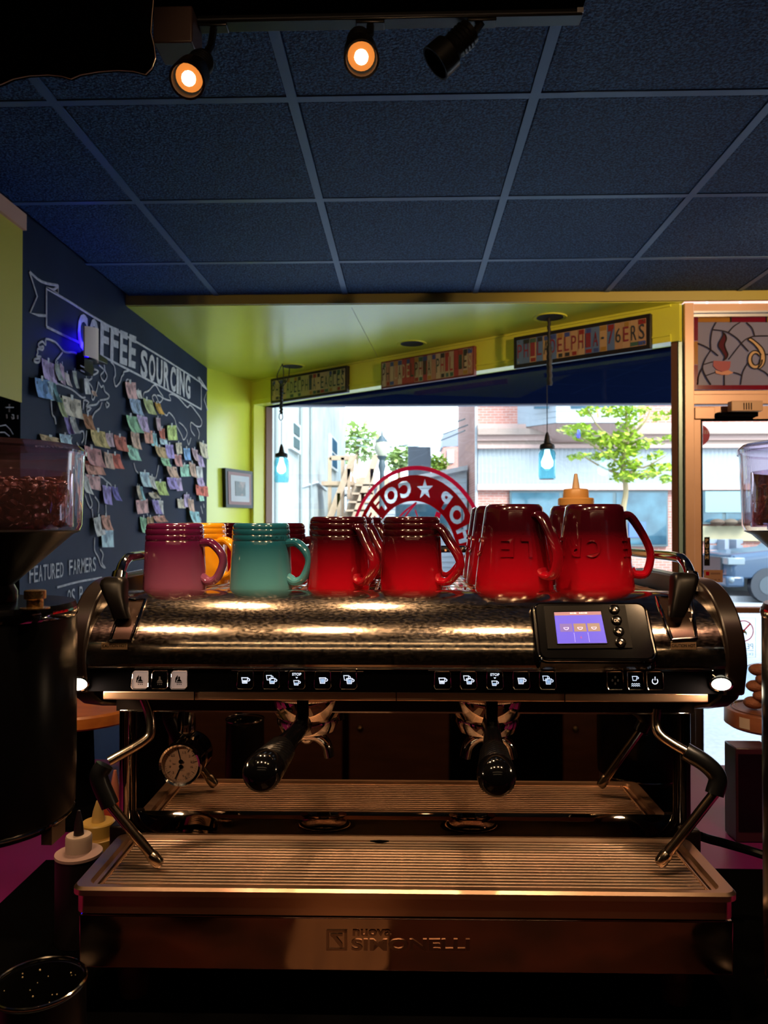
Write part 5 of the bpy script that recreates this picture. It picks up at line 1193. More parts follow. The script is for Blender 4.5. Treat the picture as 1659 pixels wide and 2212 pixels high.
b = MB(); b.text('6', lambda u, v, w: sq(0.48 + 0.03 * u, 0.16 + 0.07 * v, 0.0005)); mpart(b, 'screen_digit', mat('screen red', (0.4, 0.05, 0.1), emit=(0.5, 0.05, 0.2), estr=0.6), scr)
for i, (px, py) in enumerate(((1327, 1317), (1332, 1340.5), (1336.5, 1364.5), (1340.5, 1388.5))):
    c = DP(px, py, 0.0015); rot = dn.to_track_quat('Z', 'Y').to_matrix().to_4x4()
    b = MB(); b.lathe([(0.0058, 0.0), (0.0056, 0.0014), (0.005, 0.0016), (0.0005, 0.0012)], 20, Matrix.Translation(c) @ rot); bt = mpart(b, 'menu_button', m_gblack, pl_)
    b = MB(); b.lathe([(0.0054, 0.0012), (0.006, 0.0018), (0.0056, 0.0022)], 20, Matrix.Translation(c) @ rot, cap=False); mpart(b, 'button_ring', m_chrome, bt)
    b = MB(); T = lambda x, y: DP(px + x, py + y, 0.0036)
    if i == 0: b.poly([T(-4, 3), T(4, 3), T(0, -4)])
    elif i == 1: b.text('OK', lambda u, v, w: T(-6 + 12 * u, 3.5 - 7 * v), bold=0.03)
    elif i == 2: b.poly([T(-5, 0), T(0, -4), T(0, -1.5), T(5, 1), T(4, 4), T(0, 1.8), T(0, 4)])
    else: b.poly([T(-4, 0), T(0, -4), T(4, 0), T(0, 4)])
    mpart(b, 'button_mark', mat('button mark', (0.5, 0.45, 0.42), rough=0.5), bt)
# steam levers in their recesses
def HP(px, py, lift=1.0):
    d = _mi @ ray(px, py); a, bb_ = HA * lift, HB_ * lift
    A2 = (d.y / a) ** 2 + (d.z / bb_) ** 2; B2 = -2 * (d.y * HCy / a ** 2 + d.z * HCz / bb_ ** 2); C2 = (HCy / a) ** 2 + (HCz / bb_) ** 2 - 1
    D2 = max(0.0, B2 * B2 - 4 * A2 * C2); return d * ((-B2 - math.sqrt(D2)) / (2 * A2))
def lever(s):
    q = [(237, 1385), (282, 1384), (314, 1296), (268, 1296)] if s < 0 else [(1451, 1382), (1504, 1378), (1492, 1292), (1418, 1290)]
    bl, br, tr2, tl = [Vector((p[0], p[1], 0)) for p in q]
    def G_(u, v, l): p = (bl * (1 - u) + br * u) * (1 - v) + (tl * (1 - u) + tr2 * u) * v; return HP(p.x, p.y, l)
    bb = MB(); rows = [[G_(u / 4, v / 6, 1.012) for u in range(5)] for v in range(7)]; bb.loft(rows, cap=False, closed=False); rp = mpart(bb, 'lever_recess', mat('recess bronze', (0.05, 0.028, 0.02), rough=0.25, metal=0.6))
    P = [G_(0, v / 6, 1.016) for v in range(7)] + [G_(u / 4, 1, 1.016) for u in range(1, 5)] + [G_(1, 1 - v / 6, 1.016) for v in range(1, 7)] + [G_(1 - u / 4, 0, 1.016) for u in range(1, 5)]
    bb = MB(); bb.tube(P, 0.0022, 8); mpart(bb, 'recess_frame', m_chrome, rp)
    # lever: broad flat top tapering to a narrow stem
    if s < 0: secs = [((223, 272), 1252, 0.922, 0.012), ((221, 273), 1262, 0.918, 0.014), ((228, 272), 1285, 0.912, 0.012), ((240, 275), 1312, 0.902, 0.010), ((246, 280), 1335, 0.899, 0.007)]
    else: secs = [((1452, 1504), 1243, 0.922, 0.012), ((1451, 1503), 1254, 0.918, 0.014), ((1449, 1497), 1280, 0.912, 0.012), ((1446, 1484), 1312, 0.902, 0.010), ((1444, 1476), 1332, 0.899, 0.007)]
    rings = []
    for (xa, xb), y, Y, dpt in secs:
        a = MY(xa, y, Y); c = MY(xb, y, Y); m = (a + c) / 2; hw = (c.x - a.x) / 2
        rings.append([Vector((m.x + hw * x, m.y + dpt * yy, m.z)) for x, yy in rrect(-1, 1, -1, 1, 0.5, 4)])
    top = [p * 1.0 for p in rings[0]]; c0 = sum(top, Vector()) / len(top); cap = [c0 + (p - c0) * 0.7 + Vector((0, 0, 0.003)) for p in top]
    bb = MB(); bb.loft([cap] + rings); mpart(bb, 'steam_lever', mat('lever black', (0.002, 0.0015, 0.0015), rough=0.35, spec=0.1), rp)
    for k in (0, 1):
        u, v = (0.93, 0.42 + 0.16 * k) if s < 0 else (0.9, 0.5 + 0.16 * k)
        bb = MB(); bb.poly([G_(u - 0.05, v, 1.02), G_(u + 0.05, v, 1.02), G_(u, v + (0.1 if k else -0.1), 1.02)]); mpart(bb, 'arrow_mark', mat('arrow mark', (0.5, 0.45, 0.4), rough=0.5), rp)
    # caution plate
    x0, x1, y0, y1 = (219, 275, 1388, 1403) if s < 0 else (1449, 1504, 1387, 1403)
    bb = MB(); rows = [[HP(x0 + (x1 - x0) * u / 4, y0 + (y1 - y0) * v / 2, 1.004) for u in range(5)] for v in range(3)]; bb.loft(rows, cap=False, closed=False); cp = mpart(bb, 'caution_plate', mat('caution plate', (0.20, 0.13, 0.07), rough=0.35, metal=0.8))
    bb = MB(); bb.text('CAUTION HOT', lambda u, v, w: HP(x0 + 2 + (x1 - x0 - 4) * u, y1 - 5 - (y1 - y0 - 9) * v, 1.008), bold=0.01); mpart(bb, 'caution_text', m_sblack, cp)
lever(-1); lever(1)
# groups and portafilters
def group(gx_, S_, E_):
    T = Matrix.Translation((gx_, 0.968, 0))
    b = MB(); b.lathe([(0.045, -0.205), (0.0505, -0.214), (0.0505, -0.219), (0.047, -0.232), (0.040, -0.243), (0.038, -0.2435)], 40, T); g = mpart(b, 'group_head', m_mirror)
    b = MB(); b.lathe([(0.0505, -0.2145), (0.052, -0.2165), (0.0505, -0.2185)], 40, T, cap=False); mpart(b, 'group_rim', m_chrome, g)
    b = MB(); b.lathe([(0.036, -0.243), (0.0385, -0.246), (0.0385, -0.252), (0.034, -0.262), (0.020, -0.268), (0.010, -0.270)], 36, T); pf = mpart(b, 'portafilter', m_chrome)
    S_, E_ = Vector(S_), Vector(E_); ax = (E_ - S_).normalized(); L = (E_ - S_).length; T2 = Matrix.Translation(S_) @ ax.to_track_quat('Z', 'Y').to_matrix().to_4x4()
    root = Vector((gx_, 0.950, -0.250))
    b = MB(); b.tube([root, root.lerp(S_, 0.6) + Vector((0, 0, 0.002)), S_ + ax * 0.01], [0.014, 0.011, 0.0105], 14); mpart(b, 'neck', m_gblack, pf)
    b = MB(); b.box(gx_ - 0.007, gx_ + 0.007, 0.914, 0.925, -0.247, -0.206); mpart(b, 'front_lug', m_gblack, pf, bevel=0.002)
    b = MB(); b.lathe([(0.0100, 0.0), (0.0105, 0.18 * L), (0.0125, 0.42 * L), (0.0135, 0.50 * L)], 24, T2); mpart(b, 'handle_shaft', m_gblack, pf)
    b = MB(); n = 28; rings = []
    for k in range(15):
        t = k / 14; r = 0.0155 + 0.0040 * t; rings.append([(r * (1 + 0.028 * ((i + k) % 2)) * math.cos(2 * math.pi * i / n), r * (1 + 0.028 * ((i + k) % 2)) * math.sin(2 * math.pi * i / n), L * (0.50 + 0.34 * t)) for i in range(n)])
    b.loft(rings, M=T2); mpart(b, 'knurled_grip', m_sblack, pf, smooth=False)
    b = MB(); b.lathe([(0.0195, 0.83 * L), (0.0205, 0.88 * L), (0.0208, 0.96 * L)] + [(0.0208 * math.cos(rad(a)), 0.96 * L + 0.0208 * math.sin(rad(a))) for a in range(10, 90, 10)] + [(0.0003, 0.96 * L + 0.0208)], 28, T2); mpart(b, 'handle_end', m_gblack, pf)
    for s in (-1, 1):
        P = spline([(gx_ + 0.002 * s, 0.955, -0.266), (gx_ + 0.014 * s, 0.952, -0.266), (gx_ + 0.025 * s, 0.950, -0.275), (gx_ + 0.029 * s, 0.950, -0.290)], 5)
        b = MB(); b.tube(P, 0.0065, 12, flat=((0, 1, 0), 1.6)); mpart(b, 'spout', m_chrome, pf)
    b = MB(); b.ball((gx_, 0.955, -0.268), 0.009, 12, 8); mpart(b, 'spout_nut', m_chrome, pf)
xl_g = MY(665, 1530, 0.968).x; xr_g = MY(1052, 1530, 0.968).x
group(xl_g, MY(648, 1572, 0.915), MY(563, 1672, 0.805))
group(xr_g, MY(1062, 1575, 0.915), MY(1073, 1682, 0.82))
# hot water nozzle
c = MY(403, 1540, 0.965); b = MB(); b.lathe([(0.007, -0.215), (0.008, -0.235), (0.0115, -0.249), (0.0115, -0.263), (0.009, -0.2655), (0.0085, -0.258)], 20, Matrix.Translation((c.x, 0.965, 0))); mpart(b, 'water_nozzle', m_chrome)
# pressure gauge
gc = MY(391, 1650, 1.012); gr = 0.0285
T = Matrix.Translation((gc.x, 1.012, gc.z)) @ Matrix.Rotation(rad(90), 4, 'X')
b = MB(); b.lathe([(gr * 0.82, -0.022), (gr * 0.98, -0.02), (gr, 0.0), (gr * 1.01, 0.004), (gr * 0.95, 0.0075), (gr * 0.86, 0.006), (gr * 0.83, 0.001)], 40, T, cap=False); ga = mpart(b, 'pressure_gauge', m_chrome)
b = MB(); b.cyl((gc.x, 1.0125, gc.z), (gc.x, 1.02, gc.z), gr * 0.85, n=36); mpart(b, 'gauge_face', mat('gauge dial', (0.26, 0.17, 0.12), rough=0.4), ga)
m_gink = mat('gauge ink', (0.015, 0.01, 0.008), rough=0.5)
def gp(x, z, o=0.0008): return Vector((gc.x + x * gr, 1.0125 - o, gc.z + z * gr))
def gstroke(bb, a, r0, r1, w, cz_=0.0):
    s, c_ = math.sin(rad(a)), math.cos(rad(a)); bb.poly([gp(r0 * s - w * c_, cz_ + r0 * c_ + w * s), gp(r1 * s - w * c_, cz_ + r1 * c_ + w * s), gp(r1 * s + w * c_, cz_ + r1 * c_ - w * s), gp(r0 * s + w * c_, cz_ + r0 * c_ - w * s)])
b = MB()
for a in range(-80, 85, 8): gstroke(b, a, 0.70, 0.78, 0.008)
for a in (-55, -20, 30, 55, 80): gstroke(b, a, 0.62, 0.78, 0.014)
for a in range(100, 265, 8): gstroke(b, a, 0.70, 0.76, 0.008)
for a in (125, 160, 200, 235): gstroke(b, a, 0.60, 0.76, 0.014)
mpart(b, 'gauge_ticks', m_gink, ga)
for s_, x, z, h in (('0', -0.5, 0.14, .1), ('0.5', -0.38, 0.38, .11), ('1.5', 0.15, 0.52, .11), ('2', 0.40, 0.36, .11), ('2.5', 0.52, 0.10, .11), ('bar', -0.30, 0.0, .09), ('0', -0.5, -0.14, .1), ('3', -0.36, -0.40, .11), ('9', 0.10, -0.56, .11), ('12', 0.34, -0.46, .11), ('15', 0.5, -0.14, .10), ('SIMONELLI', 0.0, -0.30, .05)):
    vs, fs, asp = text_geo(s_, 0.01); w = h * asp; bb = MB(); bb.add([gp(x + (u - 0.5) * w, z + (v - 0.5) * h) for u, v, _ in vs], fs); mpart(bb, 'gauge_text', m_gink, ga)
b = MB(); gstroke(b, -14, -0.02, 0.66, 0.022, 0.1); b.poly([gp(0.11 * math.cos(t), 0.1 + 0.11 * math.sin(t), 0.0012) for t in [j * 0.524 for j in range(12)]]); mpart(b, 'needle', m_gblack, ga)
b = MB(); gstroke(b, 205, -0.02, 0.62, 0.03, -0.12); b.poly([gp(0.10 * math.cos(t), -0.12 + 0.10 * math.sin(t), 0.0012) for t in [j * 0.524 for j in range(12)]]); mpart(b, 'needle', m_gblack, ga)
b = MB(); b.cyl((gc.x, 1.0075, gc.z), (gc.x, 1.0085, gc.z), gr * 0.86, n=36); mpart(b, 'gauge_glass', glass('gauge glass', (0.95, 0.92, 0.9), 1.0), ga)
# steam wands
def wand(A_, G_, B_, nm='steam_wand'):
    b = MB(); b.tube(spline(A_, 6), 0.0058, 12); w = mpart(b, nm, m_wand if nm == 'steam_wand' else m_wand)
    b = MB(); b.tube(spline(G_, 6), 0.0105, 14); mpart(b, 'rubber_grip', m_sblack, w)
    b = MB(); b.tube(B_, 0.0058, 12); mpart(b, 'lower_tube', m_wand, w)
    d = (Vector(B_[-1]) - Vector(B_[-2])).normalized(); e = Vector(B_[-1]); b = MB(); b.tube([e - d * 0.004, e, e + d * 0.010, e + d * 0.014], [0.0062, 0.0074, 0.0072, 0.005], 14); mpart(b, 'steam_tip', m_wand, w)
wand([MY(310, 1508, 0.93), MY(322, 1540, 0.932), MY(326, 1575, 0.93), MY(312, 1600, 0.925), MY(235, 1645, 0.905)], [MY(226, 1652, 0.903), MY(214, 1680, 0.90), MY(238, 1740, 0.899)], [MY(235, 1735, 0.899), MY(330, 1850, 0.902)])
wand([MY(1418, 1530, 0.935), MY(1416, 1562, 0.935), MY(1424, 1585, 0.93), MY(1450, 1605, 0.925), MY(1485, 1625, 0.918)], [MY(1480, 1622, 0.918), MY(1525, 1650, 0.91), MY(1550, 1680, 0.905), MY(1543, 1716, 0.902)], [MY(1545, 1712, 0.902), MY(1438, 1848, 0.906)])
# drip tray
ZR = -0.409
tx0 = MZ(150, 1918, ZR).x; tx1 = MZ(1590, 1921, ZR).x; ty0, ty1 = 0.8545, 1.004
def trr(i, z, r): return [(x, y, z) for x, y in rrect(tx0 + i[0], tx1 - i[0], ty0 + i[1], ty1 - i[2], r, 6)]
b = MB(); b.loft([trr((0.004, 0.004, 0.001), ZR - 0.030, 0.012), trr((0.004, 0.004, 0.001), ZR - 0.011, 0.012), trr((0, 0, 0), ZR - 0.009, 0.014), trr((0, 0, 0), ZR - 0.003, 0.014), trr((0.003, 0.003, 0.0005), ZR, 0.012), trr((0.016, 0.0095, 0.004), ZR, 0.012), trr((0.019, 0.0115, 0.006), ZR - 0.004, 0.010), trr((0.024, 0.012, 0.007), ZR - 0.004, 0.008), trr((0.026, 0.013, 0.008), ZR - 0.010, 0.007), trr((0.026, 0.013, 0.008), ZR - 0.024, 0.007)]); tray = mpart(b, 'drip_tray', m_tray, ang=28)
b = MB(); b.box(tx0 + 0.027, tx1 - 0.027, ty0 + 0.0135, ty1 - 0.0085, ZR - 0.016, ZR - 0.012); mpart(b, 'basin', m_black, tray)
nb = 17; y0_, y1_ = ty0 + 0.0155, ty1 - 0.0105
b0 = None
for k in range(nb):
    y = y0_ + (y1_ - y0_) * k / (nb - 1); b = MB()
    xa, xb = tx0 + 0.031, tx1 - 0.031
    b.tube([(xa, y, ZR - 0.0045), (xb, y, ZR - 0.0045)], 0.0023, 8, flat=((0, 0, 1), 0.6)); mpart(b, 'tray_bar', m_bar2, tray)
for k in range(9):
    x = tx0 + 0.045 + (tx1 - tx0 - 0.09) * k / 8; b = MB(); b.box(x - 0.0008, x + 0.0008, y0_, y1_, ZR - 0.0085, ZR - 0.0055); mpart(b, 'tray_rod', m_tray, tray)
for s in (0, 1):
    x = (tx0 + 0.0295) if s == 0 else (tx1 - 0.0295); b = MB(); b.tube([(x, y0_, ZR - 0.0035), (x, y1_, ZR - 0.0035)], 0.0016, 8); mpart(b, 'tray_end_bar', m_tray, tray)
x = MZ(820, 1812, ZR).x; b = MB(); b.loft([[(x - 0.012, ty1 - 0.012, ZR - 0.003), (x, ty1 - 0.016, ZR - 0.003), (x + 0.012, ty1 - 0.012, ZR - 0.003), (x, ty1 - 0.009, ZR - 0.003)], [(x - 0.012, ty1 - 0.012, ZR - 0.0015), (x, ty1 - 0.015, ZR - 0.0015), (x + 0.012, ty1 - 0.012, ZR - 0.0015), (x, ty1 - 0.010, ZR - 0.0015)]]); mpart(b, 'lift_tab', m_chrome, tray)
# base: apron, front panel with embossed name, feet
mpart(mbox(-0.358, 0.358, 0.868, 1.046, -0.4445, -0.4395), 'base_frame', m_cheek)
mpart(mbox(-0.356, 0.356, 0.872, 0.880, -0.4395, -0.42), 'apron', m_panel)
b = mbox(-0.366, 0.366, 0.8655, 0.876, -0.504, -0.4445); fp = mpart(b, 'front_panel', m_panel, bevel=0.0015)
mpart(mbox(-0.35, 0.35, 0.876, 1.39, -0.50, -0.4445), 'base_box', m_cheek)
m_emb = mat('embossed steel', (0.30, 0.20, 0.15), rough=0.30, metal=1.0)
def flp(px, py, o=0.0): return MY(px, py, 0.8655 - o)
def emb(s, x0, x1, y0, y1, bold):
    bb = MB(); bb.text(s, lambda u, v, w: flp(x0 + (x1 - x0) * u, y1 - (y1 - y0) * v, 0.0007 + w * 0.7), bold=bold, ext=0.001); mpart(bb, 'embossed_name', m_emb, fp)
emb('nuova', 762, 845, 2009, 2022, 0.02); emb('SIMONELLI', 759, 1015, 2029, 2054, 0.03)
b = MB()
for pts in ([(705, 2008), (750, 2008), (750, 2013), (711, 2013), (711, 2052), (705, 2052)], [(750, 2008), (750, 2052), (705, 2052), (705, 2048), (744, 2048), (744, 2008)], [(714, 2016), (740, 2016), (740, 2021), (726, 2021), (740, 2038), (740, 2046), (736, 2046), (718, 2023), (714, 2021)]):
    b.prism([flp(x, y, 0.0) for x, y in pts], (0, -0.0014, 0))
mpart(b, 'embossed_emblem', m_emb, fp)
for x, y in ((-0.32, 0.915), (0.32, 0.915), (-0.32, 1.33), (0.32, 1.33)):
    b = MB(); b.lathe([(0.021, -0.501), (0.021, -0.522), (0.016, -0.56), (0.012, CT + 0.0045)], 24, Matrix.Translation((x + XC0, y, 0))); mpart(b, 'foot', mat('red brown foot', (0.06, 0.018, 0.016), rough=0.2, metal=0.4))

# ============================================================ mugs, upside down on the cup tray
CUPZ = -0.0953
glz = {'red': ((0.36, 0.003, 0.012), (0.024, 0.001, 0.004)), 'purple': ((0.20, 0.060, 0.13), (0.075, 0.006, 0.040)), 'teal': ((0.075, 0.28, 0.36), (0.008, 0.075, 0.12)), 'yellow': ((0.78, 0.38, 0.015), (0.70, 0.30, 0.01))}  # brighter rim, darker foot: own ombre plus light painted into the colour
def mug(kind, colour, h, x, y, ang, label, group, text_a=None):
    m = shaded_glaze('%s %s glaze %.3f' % (colour, kind, h), *glz[colour], 0.0, h)
    t = thing('mug', label, 'mug', (x, y, CUPZ), M=MF, group=group)
    k = h / 0.092
    if kind == 'straight':
        p = [(0.0405, 0.001), (0.0425, 0.0), (0.0432, 0.003), (0.0428, 0.010), (0.0415, 0.035), (0.0403, 0.060), (0.0400, 0.0665), (0.0389, 0.068), (0.0399, 0.0695), (0.0398, 0.0745), (0.0387, 0.076), (0.0397, 0.0775), (0.0396, 0.0825), (0.0385, 0.084), (0.0392, 0.0855), (0.0380, 0.0895), (0.0355, 0.0918), (0.030, 0.092), (0.0285, 0.0905), (0.001, 0.0905)]
        p = [(r, z * k) for r, z in p]
        R = lambda z: 0.0425 - 0.0028 * z / (0.068 * k)
        zt, zb, out = 0.064 * k, 0.012 * k, 0.030
        if h > 0.096: zt, zb, out = 0.078 * k, 0.012 * k, 0.032
    else:
        p = [(0.050, 0.001), (0.0525, 0.0), (0.0535, 0.003), (0.0505, 0.030), (0.0465, 0.060), (0.0425, 0.090), (0.0402, 0.107), (0.0385, 0.114), (0.0345, 0.1178), (0.029, 0.118), (0.027, 0.116), (0.001, 0.116)]
        p = [(r, z * h / 0.118) for r, z in p]; R = lambda z: 0.0535 - 0.0128 * z / 0.107
        zt, zb, out = 0.102 * h / 0.118, 0.022 * h / 0.118, 0.030
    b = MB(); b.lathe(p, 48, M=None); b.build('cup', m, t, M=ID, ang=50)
    ri, ro = R(zt), R(zb)
    if kind == 'straight' and h < 0.096: P = [(ri - 0.004, 0, zt), (ri + 0.012, 0, zt + 0.001), (ri + out - 0.004, 0, zt - 0.012), (ri + out, 0, (zt + zb) / 2), (ri + out - 0.008, 0, zb + 0.006), (ro + 0.008, 0, zb + 0.000), (ro - 0.003, 0, zb + 0.006)]
    else: P = [(ri - 0.004, 0, zt), (ri + 0.006, 0, zt - 0.001), (ri + 0.018, 0, zt - 0.018), (ri + out, 0, (zt + zb) / 2 - 0.002), (ri + out + 0.002, 0, zb + 0.020), (ro + 0.016, 0, zb + 0.002), (ro + 0.002, 0, zb + 0.001), (ro - 0.004, 0, zb + 0.008)]
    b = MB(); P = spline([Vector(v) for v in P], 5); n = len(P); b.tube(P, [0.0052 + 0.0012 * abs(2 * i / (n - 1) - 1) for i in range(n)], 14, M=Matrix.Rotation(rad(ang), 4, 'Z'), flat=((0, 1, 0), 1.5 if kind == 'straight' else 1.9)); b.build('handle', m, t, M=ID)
    if text_a is not None:
        if kind == 'straight':
            vs, fs, asp = text_geo('LE CREUSET', 0.0, 0.02, space=1.15); th_ = 0.0048; wd_ = th_ * asp; zc_ = 0.072 * k; r_ = 0.0400
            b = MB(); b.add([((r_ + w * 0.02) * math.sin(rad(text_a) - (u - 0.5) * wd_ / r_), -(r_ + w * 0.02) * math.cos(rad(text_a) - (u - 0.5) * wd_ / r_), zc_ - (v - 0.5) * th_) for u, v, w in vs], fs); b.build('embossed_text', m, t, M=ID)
        else:
            for i, ch in enumerate('LE CREUSET'):
                a = text_a - 31 * i
                if ch == ' ' or abs(a) > 100: continue
                vs, fs, asp = text_geo(ch, 0.015, 0.04); th_ = 0.025; wd_ = 0.0165 if ch != 'L' else 0.014; zc_ = 0.060
                b = MB(); bb = []
                for u, v, w in vs:
                    z = zc_ - (v - 0.5) * th_; r_ = R(z) + (w + 0.04) * 0.028; an = rad(a) - (u - 0.5) * wd_ / R(zc_); bb.append((r_ * math.sin(an), -r_ * math.cos(an), z))
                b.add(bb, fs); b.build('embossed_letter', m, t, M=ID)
    return t
def MX(px, Y): return MY(px, 1270, Y).x
Y1, Y2, Y3 = 1.062, 1.172, 1.282
gs, gv = 'straight mugs stacked upside down on the machine', 'tapered red mugs upside down on the machine'
c1x, c2x, c3x, c4x, c5x, c6x = MX(378, Y1), MX(564, Y1), MX(731, Y1), MX(889, Y1), MX(1110, Y1), MX(1284, Y1)
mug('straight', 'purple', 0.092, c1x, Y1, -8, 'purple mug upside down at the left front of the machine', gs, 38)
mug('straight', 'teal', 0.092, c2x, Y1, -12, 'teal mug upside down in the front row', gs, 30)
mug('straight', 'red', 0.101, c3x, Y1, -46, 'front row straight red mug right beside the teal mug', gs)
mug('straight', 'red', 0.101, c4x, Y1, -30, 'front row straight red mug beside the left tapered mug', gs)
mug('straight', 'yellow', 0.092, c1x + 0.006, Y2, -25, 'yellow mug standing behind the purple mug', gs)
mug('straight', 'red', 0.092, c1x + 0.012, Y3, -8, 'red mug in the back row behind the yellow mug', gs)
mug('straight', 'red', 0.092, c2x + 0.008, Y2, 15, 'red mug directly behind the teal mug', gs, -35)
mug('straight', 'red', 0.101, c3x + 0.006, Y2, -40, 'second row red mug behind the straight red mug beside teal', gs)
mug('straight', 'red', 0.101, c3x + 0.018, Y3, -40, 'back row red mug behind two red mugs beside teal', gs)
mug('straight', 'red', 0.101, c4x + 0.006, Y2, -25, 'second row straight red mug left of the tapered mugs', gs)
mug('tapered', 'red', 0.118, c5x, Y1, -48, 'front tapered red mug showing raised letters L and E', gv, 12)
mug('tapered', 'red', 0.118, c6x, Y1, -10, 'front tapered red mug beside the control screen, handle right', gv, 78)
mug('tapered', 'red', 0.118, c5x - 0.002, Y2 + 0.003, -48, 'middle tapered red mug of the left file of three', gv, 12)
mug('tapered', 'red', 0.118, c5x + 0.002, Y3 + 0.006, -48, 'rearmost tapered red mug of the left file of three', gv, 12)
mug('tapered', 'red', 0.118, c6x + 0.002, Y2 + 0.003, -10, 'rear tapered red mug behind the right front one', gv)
# syrup bottle behind the mugs
bt = thing('sauce_bottle', 'tan capped squeeze bottle behind the right tapered mugs', 'bottle', (MX(1246, 1.33), 1.335, CUPZ), M=MF)
zf = lambda py: MY(1246, py, 1.335).z - CUPZ
T = ID; m_cap = mat('caramel cap', (0.50, 0.26, 0.08), rough=0.35); m_cream_b = mat('cream plastic', (0.60, 0.44, 0.28), rough=0.4)
b = MB(); b.lathe([(0.028, 0.0005), (0.030, 0.004), (0.030, zf(1100)), (0.027, zf(1090))], 28); b.build('bottle_body', m_cream_b, bt, M=ID)
b = MB(); b.lathe([(0.0275, zf(1093)), (0.0305, zf(1091)), (0.0305, zf(1078)), (0.029, zf(1076)), (0.022, zf(1075)), (0.0215, zf(1060)), (0.020, zf(1057)), (0.006, zf(1055))], 28); cp = b.build('cap', m_cap, bt, M=ID)
b = MB(); b.lathe([(0.0066, zf(1056)), (0.0055, zf(1045)), (0.0028, zf(1024)), (0.001, zf(1023))], 16); b.build('nozzle', m_cream_b, cp, M=ID)

# ============================================================ grinders
m_hop = hazed(glass('smoky hopper plastic', (0.93, 0.88, 0.92), 1.4, rough=0.02, ior=1.49), (0.75, 0.5, 0.52), 0.014)
m_liner = hazed(glass('violet hopper rim', (0.88, 0.80, 0.90), 1.4, rough=0.03, ior=1.49), (0.6, 0.35, 0.45), 0.010)
m_brass = mat('knurled brass', (0.62, 0.42, 0.20), rough=0.25, metal=1.0, bump=0.5, bscale=400, bdist=0.001)
m_bean = mat('roasted bean', (0.055, 0.018, 0.009), rough=0.25, spec=0.6, col2=(0.085, 0.030, 0.014), nscale=60)
m_grind = mat('grinder black', (0.0015, 0.0015, 0.002), rough=0.25, spec=0.1)
GZ = -0.078
def grinder(cx, cy, s, label):
    g = thing('coffee_grinder', label, 'coffee grinder', (cx, cy, CT + 0.0065), group='coffee grinders flanking the machine')
    T = Matrix.Translation((cx, cy, 0))
    b = MB(); b.lathe([(0.086, -0.010), (0.0885, -0.004), (0.0905, 0.060), (0.091, 0.066), (0.0895, 0.066), (0.089, 0.060), (0.087, -0.002)], 56, T, cap=False); h = b.build('hopper', m_hop, g)
    b = MB(); b.lathe([(0.0925, 0.064), (0.093, 0.068), (0.088, 0.073), (0.06, 0.0755), (0.001, 0.076)], 56, T, cap=False); b.build('lid', m_liner, h)
    b = MB(); b.lathe([(0.0795, -0.006), (0.0795, 0.046), (0.080, 0.047), (0.0805, 0.046), (0.0805, -0.006)], 56, T, cap=False); b.build('inner_liner', m_liner, h)
    b = MB(); b.lathe([(0.087, -0.010), (0.080, -0.013), (0.026, -0.062), (0.024, -0.07)], 48, T, cap=False); b.build('hopper_cone', m_sblack, g)
    b = MB(); b.lathe([(0.076, -0.013), (0.024, -0.060), (0.001, -0.061)], 40, T, cap=True); tag(b.build('cone_fill', m_black, g), kind='stuff')
    b = MB(); b.lathe([(0.030, GZ), (0.030, GZ + 0.010), (0.026, GZ + 0.018), (0.026, -0.055)], 32, T); b.build('collar', m_grind, g)
    b = MB(); b.box(cx - s * 0.002 - 0.02, cx + 0.02, cy - 0.05, cy - 0.044, -0.064, -0.060); b.build('shut_off_slide', m_gblack, g)
    # knob on the inner side
    kx = PY(76 if s > 0 else 1700, 1270, cy - 0.055).x
    b = MB(); b.lathe([(0.0125, GZ), (0.0125, GZ + 0.001), (0.007, GZ + 0.0015), (0.007, GZ + 0.008), (0.0092, GZ + 0.009), (0.0092, GZ + 0.016), (0.008, GZ + 0.0165)], 36, Matrix.Translation((kx, cy - 0.055, 0))); b.build('adjusting_knob', m_brass, g)
    zb = -0.288 if s > 0 else -0.44
    q = 0.084 if s > 0 else 0.0715
    b = MB(); b.lathe([(q - 0.006, zb), (q - 0.001, zb + 0.012), (q, zb + 0.05), (q, GZ - 0.006), (q - 0.002, GZ - 0.001), (0.001, GZ)], 56, T); bd = b.build('body', m_grind, g)
    b = MB(); b.lathe([(q + 0.0005, GZ - 0.014), (q + 0.0013, GZ - 0.010), (q + 0.0005, GZ - 0.006)], 56, T, cap=False); b.build('top_band', m_chrome, bd)
    b = MB(); P = [(cx + (q - 0.0025) * math.cos(rad(a)), cy + (q - 0.0025) * math.sin(rad(a)), zb + 0.006) for a in range(0, 361, 8)]; b.tube(P, 0.0013, 6); b.build('chrome_trim', m_chrome, bd)
    ox = -0.05 * s
    b = MB(); b.lathe([(0.085, CT + 0.0065), (0.085, CT + 0.02), (0.075, CT + 0.03), (0.045, CT + 0.04), (0.045, zb + 0.002)], 48, Matrix.Translation((cx + ox, cy, 0))); b.build('stand', m_grind, g)
    b = MB(); b.box(cx + s * (q - 0.012) - 0.005, cx + s * (q - 0.012) + 0.005, cy - 0.020, cy + 0.008, zb - 0.014, zb + 0.010); b.build('button_plate', mat('bronze plate', (0.10, 0.06, 0.04), rough=0.35, metal=0.6), bd)
    return g
XG = PY(163, 1050, 0.73).x - 0.089
grinder(XG, 0.73, 1, 'black coffee grinder left of the machine, hopper full of beans')
XG2 = PY(1618, 1000, 0.73).x + 0.089
grinder(XG2, 0.73, -1, 'black coffee grinder cut off by the right picture edge')
